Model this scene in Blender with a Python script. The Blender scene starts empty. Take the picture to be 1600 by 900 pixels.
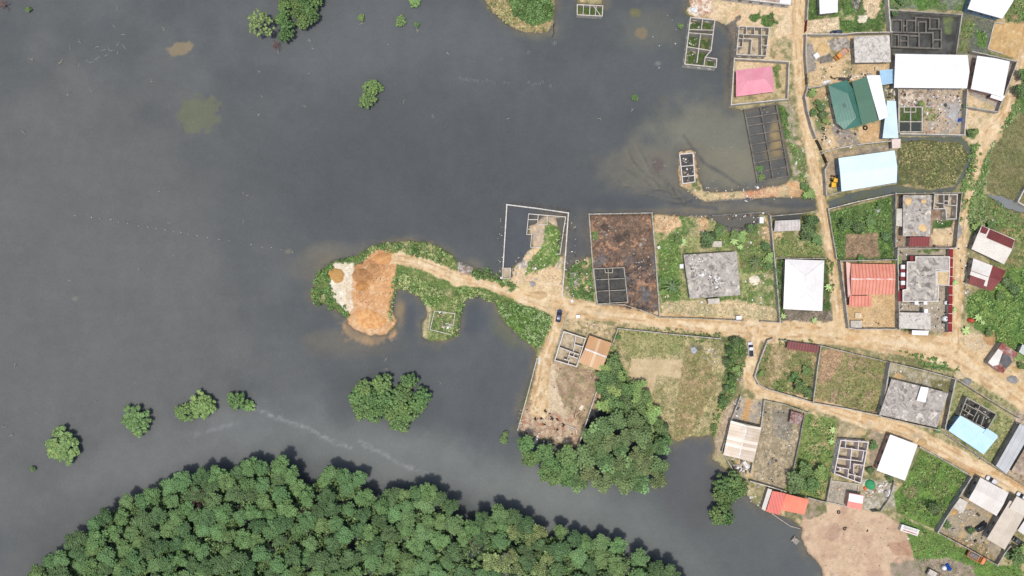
import bpy, math, random
import numpy as np
random.seed(7); RNG = np.random.default_rng(7)

# ------------------------------------------------------------------ camera, sky, sun, exposure
S = 0.22            # metres per photo pixel at ground level
H = 240.0           # flying height of the camera
scene = bpy.context.scene
cam_d = bpy.data.cameras.new("camera"); cam = bpy.data.objects.new("camera", cam_d)
scene.collection.objects.link(cam); scene.camera = cam
cam.location = (0, 0, H); cam.rotation_euler = (0, 0, 0)
cam_d.sensor_width = 36.0; cam_d.lens = 18.0 * H / (800 * S)
cam_d.clip_start = 1.0; cam_d.clip_end = 9000.0

SUN_EL, SUN_AZ = 79.0, 205.0      # elevation, compass bearing of the sun (0 = +Y, clockwise)
world = bpy.data.worlds.new("World"); scene.world = world; world.use_nodes = True
wn = world.node_tree.nodes; wl = world.node_tree.links
sky = wn.new("ShaderNodeTexSky"); sky.sky_type = 'NISHITA'; sky.sun_disc = False
sky.sun_elevation = math.radians(SUN_EL); sky.sun_rotation = math.radians(SUN_AZ)
sky.air_density = 1.0; sky.dust_density = 3.0; sky.ozone_density = 1.0
wl.new(sky.outputs[0], wn["Background"].inputs[0]); wn["Background"].inputs[1].default_value = 0.15
sd = bpy.data.lights.new("sun", 'SUN'); sun = bpy.data.objects.new("sun", sd)
scene.collection.objects.link(sun)
sd.energy = 3.1; sd.angle = math.radians(6.0); sd.color = (1.0, 0.955, 0.89)
sun.rotation_euler = (math.radians(90 - SUN_EL), 0, math.radians(180 - SUN_AZ))
scene.view_settings.view_transform = 'Standard'; scene.view_settings.look = 'None'
scene.view_settings.gamma = 1.0; scene.view_settings.exposure = 0.15
scene.view_settings.use_curve_mapping = False

# ------------------------------------------------------------------ helpers
KA = 1.5
ORD = 'first second third fourth fifth sixth seventh eighth ninth tenth eleventh twelfth thirteenth fourteenth fifteenth sixteenth seventeenth eighteenth nineteenth twentieth'.split()
ORD += ['twenty-' + w for w in ORD[:9]] + ['thirtieth'] + ['thirty-' + w for w in ORD[:9]]
def lin(c):
    c = c / 255.0
    return c / 12.92 if c <= 0.04045 else ((c + 0.055) / 1.055) ** 2.4
def C(r, g, b, k=1.0):
    """albedo of a surface from its sunlit 8-bit colour"""
    return tuple(min(0.9, lin(v) / KA * k) for v in (r, g, b))
G0 = 0.35           # height of dry land above the water
def P(px, py, h=G0):
    f = S * (H - h) / H
    return ((px - 800) * f, (450 - py) * f)
def P3(px, py, h=G0):
    x, y = P(px, py, h); return (x, y, h)

def link(o, parent=None):
    scene.collection.objects.link(o)
    if parent is not None: o.parent = parent
    return o
def tag(o, label=None, cat=None, group=None, kind=None):
    if label: o['label'] = label
    if cat: o['category'] = cat
    if group: o['group'] = group
    if kind: o['kind'] = kind
    return o
def thing(name, label, cat, loc=(0, 0, 0), rz=0.0, group=None):
    o = bpy.data.objects.new(name, None); o.empty_display_size = 0.5
    o.location = loc; o.rotation_euler = (0, 0, rz); link(o)
    return tag(o, label, cat, group, 'thing')
KIDS = {}
def dup(root, loc, rz=0.0, sc=(1, 1, 1), label=None, group=None, cat=None):
    r = root.copy(); scene.collection.objects.link(r)
    r.location = loc; r.rotation_euler = (0, 0, rz); r.scale = sc
    if label: r['label'] = label
    if group: r['group'] = group
    if cat: r['category'] = cat
    for ch in KIDS.get(root.name, []):
        c = ch.copy(); scene.collection.objects.link(c); c.parent = r
        for g in KIDS.get(ch.name, []):
            d = g.copy(); scene.collection.objects.link(d); d.parent = c
    return r

def rounded(v): return tuple(round(x, 4) for x in v)
_m = {}
def mat(kind, c1, c2=None, **k):
    """procedural materials, cached"""
    key = (kind, rounded(c1), rounded(c2) if c2 else None, tuple(sorted((a, rounded(b) if isinstance(b, tuple) else b) for a, b in k.items())))
    if key in _m: return _m[key]
    m = bpy.data.materials.new(kind); m.use_nodes = True
    nt = m.node_tree; N = nt.nodes; L = nt.links
    bs = N["Principled BSDF"]; bs.inputs['Roughness'].default_value = k.get('rough', 0.85)
    bs.inputs['Metallic'].default_value = k.get('metal', 0.0)
    bs.inputs['Specular IOR Level'].default_value = k.get('spec', 0.3)
    c2 = c2 or tuple(v * 0.75 for v in c1)
    geo = N.new("ShaderNodeNewGeometry")
    def noise(scale, det=4, dist=0.0, rg=0.6):
        n = N.new("ShaderNodeTexNoise"); n.inputs['Scale'].default_value = scale
        n.inputs['Detail'].default_value = det; n.inputs['Roughness'].default_value = rg
        n.inputs['Distortion'].default_value = dist
        L.new(geo.outputs['Position'], n.inputs['Vector']); return n
    def ramp(src, a, b):
        r = N.new("ShaderNodeMapRange"); r.inputs[1].default_value = a; r.inputs[2].default_value = b
        L.new(src, r.inputs[0]); return r.outputs[0]
    def mix(f, a, b, mode='MIX'):
        x = N.new("ShaderNodeMix"); x.data_type = 'RGBA'; x.blend_type = mode
        if isinstance(f, float): x.inputs[0].default_value = f
        else: L.new(f, x.inputs[0])
        for i, v in ((6, a), (7, b)):
            if isinstance(v, tuple): x.inputs[i].default_value = (*v, 1)
            else: L.new(v, x.inputs[i])
        return x.outputs[2]
    sc = k.get('scale', 0.6)
    n1 = noise(sc, 5)
    col = mix(ramp(n1.outputs[0], k.get('lo', 0.4), k.get('hi', 0.62)), c1, c2)
    if k.get('c3'):
        n2 = noise(k.get('s3', sc * 0.45), 7, k.get('d3', 1.2))
        col = mix(ramp(n2.outputs[0], k.get('t3', 0.56) - .03, k.get('t3', 0.56) + 0.12), col, k['c3'])
    if k.get('c4'):
        n2 = noise(k.get('s4', sc * 0.8), 6, 0.6); n2.inputs['Vector']
        col = mix(ramp(n2.outputs[0], k.get('t4', 0.36) + .02, k.get('t4', 0.36) - 0.1), col, k['c4'])
    hgt = None
    if k.get('seam'):
        # sheet joints run down the slope: bands across direction 'ang'
        mp = N.new("ShaderNodeMapping"); mp.inputs['Rotation'].default_value = (0, 0, -k.get('ang', 0.0))
        L.new(geo.outputs['Position'], mp.inputs['Vector'])
        w = N.new("ShaderNodeTexWave"); w.wave_type = 'BANDS'; w.bands_direction = 'X'
        w.inputs['Scale'].default_value = 1.0 / k['seam'] / 3.1831 * 1.0
        w.inputs['Distortion'].default_value = 0.0
        L.new(mp.outputs[0], w.inputs['Vector'])
        ln = ramp(w.outputs[1], k.get('sw', 0.12), 0.0)
        mm = N.new("ShaderNodeMath"); mm.operation = 'MULTIPLY'; mm.inputs[1].default_value = k.get('seamk', 0.35)
        L.new(ln, mm.inputs[0])
        col = mix(mm.outputs[0], col, tuple(v * 0.45 for v in c1))
        hgt = w.outputs[1]
        # sheet-to-sheet tone differences
        if k.get('sheets'):
            wn_ = N.new("ShaderNodeTexWhiteNoise"); wn_.noise_dimensions = '1D'
            sp = N.new("ShaderNodeSeparateXYZ"); L.new(mp.outputs[0], sp.inputs[0])
            dv = N.new("ShaderNodeMath"); dv.operation = 'DIVIDE'; dv.inputs[1].default_value = k['seam']
            L.new(sp.outputs[0], dv.inputs[0])
            fl = N.new("ShaderNodeMath"); fl.operation = 'FLOOR'; L.new(dv.outputs[0], fl.inputs[0])
            L.new(fl.outputs[0], wn_.inputs['W'])
            f = N.new("ShaderNodeMapRange"); f.inputs[1].default_value = 0.62; f.inputs[2].default_value = 0.64
            L.new(wn_.outputs[0], f.inputs[0])
            col = mix(f.outputs[0], col, k['sheets'])
    nf = noise(k.get('fine', 3.5), 3)
    g = N.new("ShaderNodeMapRange"); g.inputs[1].default_value = 0.3; g.inputs[2].default_value = 0.7
    fa = k.get('fa', 0.16); g.inputs[3].default_value = 1 - fa; g.inputs[4].default_value = 1 + fa
    L.new(nf.outputs[0], g.inputs[0])
    cb = N.new("ShaderNodeCombineColor")
    for i in range(3): L.new(g.outputs[0], cb.inputs[i])
    col = mix(1.0, col, cb.outputs[0], 'MULTIPLY')
    L.new(col, bs.inputs['Base Color'])
    b = N.new("ShaderNodeBump"); b.inputs['Strength'].default_value = k.get('bump', 0.35)
    b.inputs['Distance'].default_value = k.get('bd', 0.08)
    L.new(hgt if hgt is not None else nf.outputs[0], b.inputs['Height'])
    L.new(b.outputs[0], bs.inputs['Normal'])
    _m[key] = m
    return m

def attr_mat(name, rough=0.9, fine=((2.2, 0.25), (0.5, 0.15)), bump=0.5, bd=0.15, spec=0.15, objrand=0.0, transl=0.0):
    """colour from the mesh's own colour attribute, broken up by noise"""
    m = bpy.data.materials.new(name); m.use_nodes = True
    N = m.node_tree.nodes; L = m.node_tree.links; bs = N["Principled BSDF"]
    bs.inputs['Roughness'].default_value = rough; bs.inputs['Specular IOR Level'].default_value = spec
    at = N.new("ShaderNodeAttribute"); at.attribute_name = 'Col'
    geo = N.new("ShaderNodeNewGeometry"); col = at.outputs['Color']; last = None
    for scl, amp in fine:
        n = N.new("ShaderNodeTexNoise"); n.inputs['Scale'].default_value = scl; n.inputs['Detail'].default_value = 4
        n.inputs['Roughness'].default_value = 0.65
        L.new(geo.outputs['Position'], n.inputs['Vector'])
        r = N.new("ShaderNodeMapRange"); r.inputs[1].default_value = 0.28; r.inputs[2].default_value = 0.72
        r.inputs[3].default_value = 1 - amp; r.inputs[4].default_value = 1 + amp
        L.new(n.outputs[0], r.inputs[0])
        cb = N.new("ShaderNodeCombineColor")
        for i in range(3): L.new(r.outputs[0], cb.inputs[i])
        x = N.new("ShaderNodeMix"); x.data_type = 'RGBA'; x.blend_type = 'MULTIPLY'; x.inputs[0].default_value = 1
        L.new(col, x.inputs[6]); L.new(cb.outputs[0], x.inputs[7]); col = x.outputs[2]
        if last is None: last = n
    if objrand:
        oi = N.new("ShaderNodeObjectInfo")
        hs = N.new("ShaderNodeHueSaturation")
        r = N.new("ShaderNodeMapRange"); r.inputs[3].default_value = 1 - objrand; r.inputs[4].default_value = 1 + objrand
        L.new(oi.outputs['Random'], r.inputs[0]); L.new(r.outputs[0], hs.inputs['Value'])
        m2 = N.new("ShaderNodeMath"); m2.operation = 'MULTIPLY'; m2.inputs[1].default_value = 7.31
        L.new(oi.outputs['Random'], m2.inputs[0])
        m3 = N.new("ShaderNodeMath"); m3.operation = 'FRACT'; L.new(m2.outputs[0], m3.inputs[0])
        r2 = N.new("ShaderNodeMapRange"); r2.inputs[3].default_value = 0.482; r2.inputs[4].default_value = 0.512
        L.new(m3.outputs[0], r2.inputs[0]); L.new(r2.outputs[0], hs.inputs['Hue'])
        L.new(col, hs.inputs['Color']); col = hs.outputs[0]
    L.new(col, bs.inputs['Base Color'])
    if bump and last is not None:
        b = N.new("ShaderNodeBump"); b.inputs['Strength'].default_value = bump; b.inputs['Distance'].default_value = bd
        L.new(last.outputs[0], b.inputs['Height']); L.new(b.outputs[0], bs.inputs['Normal'])
    return m

class MB:
    def __init__(s): s.v = []; s.f = []; s.mi = []
    def add(s, vs, fs, mi=0):
        o = len(s.v); s.v += [tuple(p) for p in vs]; s.f += [tuple(o + i for i in f) for f in fs]; s.mi += [mi] * len(fs)
    def box(s, cx, cy, z0, z1, lx, ly, a=0.0, mi=0, taper=1.0):
        ca, sa = math.cos(a), math.sin(a); vs = []
        for z, t in ((z0, 1.0), (z1, taper)):
            for ux, uy in ((-1, -1), (1, -1), (1, 1), (-1, 1)):
                x, y = ux * lx / 2 * t, uy * ly / 2 * t
                vs.append((cx + x * ca - y * sa, cy + x * sa + y * ca, z))
        s.add(vs, [(3, 2, 1, 0), (4, 5, 6, 7), (0, 1, 5, 4), (1, 2, 6, 5), (2, 3, 7, 6), (3, 0, 4, 7)], mi)
    def prism(s, pts, z0, z1, mi=0, top=None):
        """pts counter-clockwise xy; top = other xy list for the upper outline"""
        n = len(pts); top = top or pts
        a = sum(pts[i][0] * pts[(i + 1) % n][1] - pts[(i + 1) % n][0] * pts[i][1] for i in range(n))
        if a < 0: pts = pts[::-1]; top = top[::-1]
        vs = [(x, y, z0) for x, y in pts] + [(x, y, z1) for x, y in top]
        s.add(vs, [tuple(range(n - 1, -1, -1)), tuple(range(n, 2 * n))] + [(i, (i + 1) % n, n + (i + 1) % n, n + i) for i in range(n)], mi)
    def strip(s, pts, z0, z1, t, closed=False, mi=0):
        """wall of thickness t along a polyline, mitred"""
        n = len(pts); Lf = []; Rt = []
        for i in range(n):
            p = pts[i]
            a = pts[i - 1] if (i > 0 or closed) else None; b = pts[(i + 1) % n] if (i < n - 1 or closed) else None
            ds = []
            for q, r in ((a, p), (p, b)):
                if q is None or r is None: continue
                d = math.hypot(r[0] - q[0], r[1] - q[1]) or 1e-6
                ds.append(((r[0] - q[0]) / d, (r[1] - q[1]) / d))
            nx = sum(-d[1] for d in ds) / len(ds); ny = sum(d[0] for d in ds) / len(ds)
            m2 = max(nx * nx + ny * ny, 0.3); k = t / 2 / m2
            Lf.append((p[0] + nx * k, p[1] + ny * k)); Rt.append((p[0] - nx * k, p[1] - ny * k))
        vs = []
        for l, r in zip(Lf, Rt): vs += [(*l, z0), (*r, z0), (*l, z1), (*r, z1)]
        fs = []
        for i in range(n if closed else n - 1):
            a, b = 4 * i, 4 * ((i + 1) % n)
            fs += [(a + 2, a + 3, b + 3, b + 2), (a + 1, b + 1, b + 3, a + 3), (a, a + 2, b + 2, b), (a, b, b + 1, a + 1)]
        if not closed: e = 4 * (n - 1); fs += [(0, 1, 3, 2), (e, e + 2, e + 3, e + 1)]
        s.add(vs, fs, mi)
    def tube(s, p0, p1, r0, r1, n=6, mi=0):
        d = np.subtract(p1, p0).astype(float); L = np.linalg.norm(d) or 1e-6; d /= L
        u = np.cross(d, (0, 0, 1.0)) if abs(d[2]) < 0.9 else np.cross(d, (1.0, 0, 0)); u /= np.linalg.norm(u); w = np.cross(d, u)
        vs = []
        for p, r in ((p0, r0), (p1, r1)):
            for i in range(n):
                a = 2 * math.pi * i / n
                vs.append(tuple(np.array(p) + (u * math.cos(a) + w * math.sin(a)) * r))
        s.add(vs, [tuple(range(n - 1, -1, -1)), tuple(range(n, 2 * n))] + [(i, (i + 1) % n, n + (i + 1) % n, n + i) for i in range(n)], mi)
    def lathe(s, cx, cy, prof, n=16, mi=0, ang=0):
        vs = []
        for r, z in prof:
            for i in range(n):
                a = ang + 2 * math.pi * i / n; vs.append((cx + r * math.cos(a), cy + r * math.sin(a), z))
        fs = []
        for j in range(len(prof) - 1):
            for i in range(n):
                a, b = j * n + i, j * n + (i + 1) % n; fs.append((a, b, b + n, a + n))
        fs.append(tuple(range(n - 1, -1, -1))); k = (len(prof) - 1) * n; fs.append(tuple(range(k, k + n)))
        s.add(vs, fs, mi)
    def torus(s, c, R, r, n=18, m=8, mi=0, axis='z'):
        vs = []; fs = []
        for i in range(n):
            a = 2 * math.pi * i / n
            for j in range(m):
                b = 2 * math.pi * j / m; q = R + r * math.cos(b)
                p = (q * math.cos(a), q * math.sin(a), r * math.sin(b))
                if axis == 'y': p = (p[0], p[2], p[1])
                vs.append((c[0] + p[0], c[1] + p[1], c[2] + p[2]))
                fs.append((i * m + j, ((i + 1) % n) * m + j, ((i + 1) % n) * m + (j + 1) % m, i * m + (j + 1) % m))
        s.add(vs, fs, mi)
    def build(s, name, mats, parent=None, smooth=False, origin=None):
        if not isinstance(mats, (list, tuple)): mats = [mats]
        me = bpy.data.meshes.new(name)
        o3 = origin if origin is not None else (tuple(parent_world(parent)) if parent is not None else (0, 0, 0))
        vs = [(x - o3[0], y - o3[1], z - o3[2]) for x, y, z in s.v]
        me.from_pydata(vs, [], s.f)
        for m in mats: me.materials.append(m)
        if len(mats) > 1: me.polygons.foreach_set('material_index', s.mi)
        if smooth: me.polygons.foreach_set('use_smooth', [True] * len(me.polygons))
        me.update()
        o = bpy.data.objects.new(name, me); link(o, parent)
        if parent is not None: KIDS.setdefault(parent.name, []).append(o)
        elif origin is not None: o.location = origin
        return o
def parent_world(p):
    x = y = z = 0.0
    while p is not None:
        x += p.location[0]; y += p.location[1]; z += p.location[2]; p = p.parent
    return (x, y, z)

def np_mesh(name, V, F, cols=None, m=None, parent=None, smooth=False, loc=None):
    """V (n,3), F (k,4) arrays; cols (n,3) -> point colour attribute"""
    me = bpy.data.meshes.new(name)
    V = np.asarray(V, np.float32); F = np.asarray(F, np.int32); w = F.shape[1]
    me.vertices.add(len(V)); me.vertices.foreach_set('co', V.ravel())
    me.loops.add(F.size); me.loops.foreach_set('vertex_index', F.ravel())
    me.polygons.add(len(F)); me.polygons.foreach_set('loop_start', np.arange(0, F.size, w, dtype=np.int32))
    if smooth: me.polygons.foreach_set('use_smooth', np.ones(len(F), bool))
    me.update(calc_edges=True)
    if cols is not None:
        a = me.color_attributes.new('Col', 'FLOAT_COLOR', 'POINT')
        a.data.foreach_set('color', np.concatenate([cols, np.ones((len(cols), 1))], 1).astype(np.float32).ravel())
    if m: me.materials.append(m)
    o = bpy.data.objects.new(name, me); link(o, parent)
    if loc is not None: o.location = loc
    if parent is not None: KIDS.setdefault(parent.name, []).append(o)
    return o

# ------------------------------------------------------------------ noise and 2-D fields (photo-pixel units only name places on the ground)
def _hash(ix, iy, seed):
    n = (ix.astype(np.int64) * 374761393 + iy.astype(np.int64) * 668265263 + seed * 2147483647) & 0xffffffff
    n = ((n ^ (n >> 13)) * 1274126177) & 0xffffffff
    return ((n ^ (n >> 16)) & 0xffff) / 65535.0
def vnoise(x, y, seed=0):
    ix = np.floor(x); iy = np.floor(y); fx = x - ix; fy = y - iy
    fx = fx * fx * (3 - 2 * fx); fy = fy * fy * (3 - 2 * fy)
    a = _hash(ix, iy, seed); b = _hash(ix + 1, iy, seed); c = _hash(ix, iy + 1, seed); d = _hash(ix + 1, iy + 1, seed)
    return (a * (1 - fx) + b * fx) * (1 - fy) + (c * (1 - fx) + d * fx) * fy
def fbm(x, y, seed=0, oct=4):
    s = 0; a = 0.5; t = 0
    for i in range(oct):
        s = s + a * vnoise(x * 2 ** i + 17.3 * i, y * 2 ** i - 9.1 * i, seed + i); t += a; a *= 0.55
    return s / t
def sstep(a, b, x):
    t = np.clip((x - a) / (b - a), 0, 1); return t * t * (3 - 2 * t)
class Field:
    def __init__(s, xs, ys):
        s.xs = xs; s.ys = ys; s.X, s.Y = np.meshgrid(xs, ys); s.sh = s.X.shape
        s.n = {k: fbm(s.X / k, s.Y / k, int(k)) for k in (4, 9, 22, 60)}
        s.n[14] = fbm(s.X / 14 + 50, s.Y / 14, 77)
        wx = fbm(s.X / 11 + 9, s.Y / 11, 51) - .5; wy = fbm(s.X / 11, s.Y / 11 + 31, 52) - .5
        s.n['w'] = fbm(s.X / 9 + wx * 4.5, s.Y / 9 + wy * 4.5, 53, 5); r_ = fbm(s.X / 12 + wx * 3, s.Y / 12 + wy * 3, 54, 5)
        s.n['r'] = 1 - np.abs(r_ - .5) * 7      # thin winding ridges
        s.col = np.zeros(s.sh + (3,)); s.cls = np.zeros(s.sh, np.int8)
    def win(s, pts, mg):
        a = np.array([p[:2] for p in pts]); x0, y0 = a.min(0) - mg; x1, y1 = a.max(0) + mg
        i0, i1 = np.searchsorted(s.xs, (x0, x1)); j0, j1 = np.searchsorted(s.ys, (y0, y1))
        return slice(j0, j1), slice(i0, i1)
    def poly(s, pts, mg=30):
        w = s.win(pts, mg); X = s.X[w]; Y = s.Y[w]
        d = np.full(X.shape, 1e9); ins = np.zeros(X.shape, bool); n = len(pts)
        for i in range(n):
            (ax, ay), (bx, by) = pts[i][:2], pts[(i + 1) % n][:2]
            ex, ey = bx - ax, by - ay; t = np.clip(((X - ax) * ex + (Y - ay) * ey) / (ex * ex + ey * ey + 1e-9), 0, 1)
            d = np.minimum(d, (X - ax - ex * t) ** 2 + (Y - ay - ey * t) ** 2)
            if ay != by:
                c = ((ay > Y) != (by > Y)) & (X < (bx - ax) * (Y - ay) / (by - ay) + ax); ins ^= c
        return w, np.where(ins, 1, -1) * np.sqrt(d)
    def line(s, pts, mg=40):
        """pts (x, y, width): signed depth inside a ribbon, and signed lateral position / half width"""
        w = s.win(pts, mg); X = s.X[w]; Y = s.Y[w]; best = np.full(X.shape, -1e9); lat = np.zeros(X.shape)
        for (ax, ay, aw), (bx, by, bw) in zip(pts[:-1], pts[1:]):
            ex, ey = bx - ax, by - ay; t = np.clip(((X - ax) * ex + (Y - ay) * ey) / (ex * ex + ey * ey + 1e-9), 0, 1)
            dx, dy = X - ax - ex * t, Y - ay - ey * t; d = np.hypot(dx, dy); hw = (aw + (bw - aw) * t) / 2
            q = hw - d; u = q > best
            best[u] = q[u]; lat[u] = (np.sign(dx * ey - dy * ex) * d / hw)[u]
        return w, best, lat
    def paint(s, w, m, c1, c2=None, sc=22, lo=0.3, hi=0.68, spk=None, op=1.0, cls=None):
        c = np.broadcast_to(np.array(c1), m.shape + (3,)).copy()
        if c2 is not None:
            t = sstep(lo, hi, .68 * s.n[sc][w] + .32 * s.n[4][w])[..., None]; c = c * (1 - t) + np.array(c2) * t
        if spk is not None:
            cs, thr = spk[0], spk[1]; k = spk[2] if len(spk) > 2 else 4
            t = .85 * sstep(thr - .08, thr + 0.13, s.n[k][w])[..., None]; c = c * (1 - t) + np.array(cs) * t
        mm = (m * op)[..., None]; s.col[w] = s.col[w] * (1 - mm) + c * mm
        if cls is not None: s.cls[w] = np.where(m > 0.5, cls, s.cls[w])
    def lay(s, pts, c1, c2=None, soft=1.5, amp=6, nz=9, **k):
        w, d = s.poly(pts); m = sstep(-soft, soft, d + amp * (s.n[nz][w] - 0.5) * 2)
        s.paint(w, m, c1, c2, **k); return w, m
    def sample(s, F, x, y):
        i = np.clip(np.searchsorted(s.xs, x), 0, len(s.xs) - 1); j = np.clip(np.searchsorted(s.ys, y), 0, len(s.ys) - 1)
        return F[j, i]
# ------------------------------------------------------------------ land outline, ponds, roads (places named in photo pixels, turned into metres by S)
LAND = [
 [(1082,-90),(1078,-20),(1076,8),(1070,18),(1074,26),(1100,30),(1120,34),(1131,38),(1140,52),(1143,62),(1140,90),(1139,130),(1140,168),(1165,172),(1215,163),(1222,200),(1232,250),(1237,275),(1228,286),(1205,292),(1160,298),(1112,300),(1100,298),(1094,285),(1089,262),(1087,238),(1078,234),(1060,236),(1059,262),(1061,290),(1076,299),(1090,310),(1100,316),(1130,314),(1165,311),(1200,309),(1250,308),(1272,312),(1275,326),(1240,333),(1205,336),(1190,333),(1120,336),(1115,340),(1060,336),(1022,334),(920,336),(924,400),(900,408),(884,425),(882,380),(886,350),(884,338),(850,337),(836,350),(826,352),(824,364),(832,368),(830,386),(822,392),(814,408),(800,414),(800,430),(788,440),(762,430),(740,418),(716,408),(700,394),(686,384),(662,377),(630,377),(600,380),(575,388),(560,397),(545,404),(520,409),(502,420),(494,438),(486,462),(492,472),(512,477),(528,487),(541,497),(545,508),(556,517),(580,525),(604,522),(616,512),(620,500),(612,488),(612,470),(618,452),(630,452),(646,456),(658,466),(664,480),(668,492),(660,506),(659,526),(672,533),(700,532),(714,524),(719,500),(724,474),(732,462),(752,462),(772,474),(780,492),(792,508),(808,522),(826,538),(838,552),(834,580),(822,615),(808,668),(818,676),(838,682),(850,690),(876,694),(900,700),(912,672),(922,640),(936,640),(960,650),(1000,668),(1020,678),(1046,688),(1060,690),(1078,683),(1096,682),(1114,680),(1117,700),(1113,716),(1128,728),(1146,744),(1160,762),(1172,784),(1196,800),(1216,806),(1236,812),(1252,824),(1253,842),(1262,862),(1272,874),(1284,888),(1289,910),(1292,990),(1720,990),(1720,-90)],
 [(764,-60),(758,2),(766,14),(776,22),(790,34),(800,44),(818,50),(836,52),(856,50),(864,40),(866,20),(872,-60)],
 [(898,-60),(902,6),(940,8),(946,-60)],
]
PONDS = [
 [(1390,18),(1500,24),(1492,85),(1392,85)],
 [(1405,215),(1500,214),(1512,222),(1519,240),(1514,262),(1502,282),(1488,300),(1400,302),(1298,326),(1294,316),(1330,302),(1400,290),(1402,262)],
 [(1545,305),(1562,306),(1590,318),(1620,322),(1620,336),(1590,330),(1562,322)],
 [(1112,337),(1180,333),(1184,345),(1160,356),(1136,352),(1122,348)],
 [(1206,338),(1252,334),(1250,342),(1212,343)],
 [(922,640),(916,664),(908,690),(930,690),(960,670),(950,640)],
 [(1405,191),(1440,191),(1440,205),(1405,205)],
 [(790,322),(838,330),(826,336),(822,364),(828,388),(806,412),(787,420)],
 [(868,340),(886,340),(878,400),(872,392),(876,364)],
]
ROADS = [
 ([(603,404,14),(625,404,20),(650,408,20),(690,424,20),(715,436,22),(750,441,16),(800,458,16),(850,474,26),(890,482,32),(940,488,26),(1000,496,22),(1080,506,26),(1150,512,32),(1200,518,34),(1300,520,36),(1400,534,38),(1480,548,44),(1520,570,44),(1570,600,40),(1620,636,38),(1720,700,40)]),
 ([(1240,-90,24),(1246,0,20),(1246,60,18),(1250,130,18),(1257,180,20),(1268,240,20),(1277,290,18),(1284,320,14),(1290,360,14),(1298,400,14),(1304,450,14),(1310,505,18)]),
 ([(1178,515,30),(1174,560,17),(1168,592,17),(1188,612,22),(1230,622,18),(1290,636,18),(1350,656,22),(1410,672,26),(1470,700,24),(1520,728,24),(1570,752,24),(1640,790,26),(1720,830,26)]),
 ([(1626,20,20),(1602,80,16),(1588,130,14),(1570,175,16),(1546,210,34),(1530,245,14),(1520,280,12),(1508,318,11),(1500,350,20),(1497,400,24),(1493,460,20),(1490,500,22),(1492,545,26)]),
 ([(872,488,22),(862,530,18),(852,560,20),(846,600,24),(842,640,30)]),
]
LIGHTSAND, LS2 = C(226,200,158), C(216,186,136)
SAND, SA2 = C(220,188,140), C(205,168,115)
ORSAND, OR2 = C(212,160,105), C(190,130,75)
PALE, PA2 = C(236,222,198), C(214,196,165)
GRASS, GR2 = C(100,128,62), C(72,104,48)
BRIGHT, BR2 = C(118,152,62), C(86,125,52)
DRY, DR2 = C(182,170,122), C(150,148,96)
OLIVE, OL2 = C(132,130,84), C(104,112,64)
MARSH, MA2 = C(134,126,82), C(112,114,68)
MUD, MU2 = C(108,104,96), C(84,84,78)
GREYD, GD2 = C(168,160,148), C(140,132,120)
BROWN, BN2 = C(172,132,92), C(118,88,66)

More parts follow.
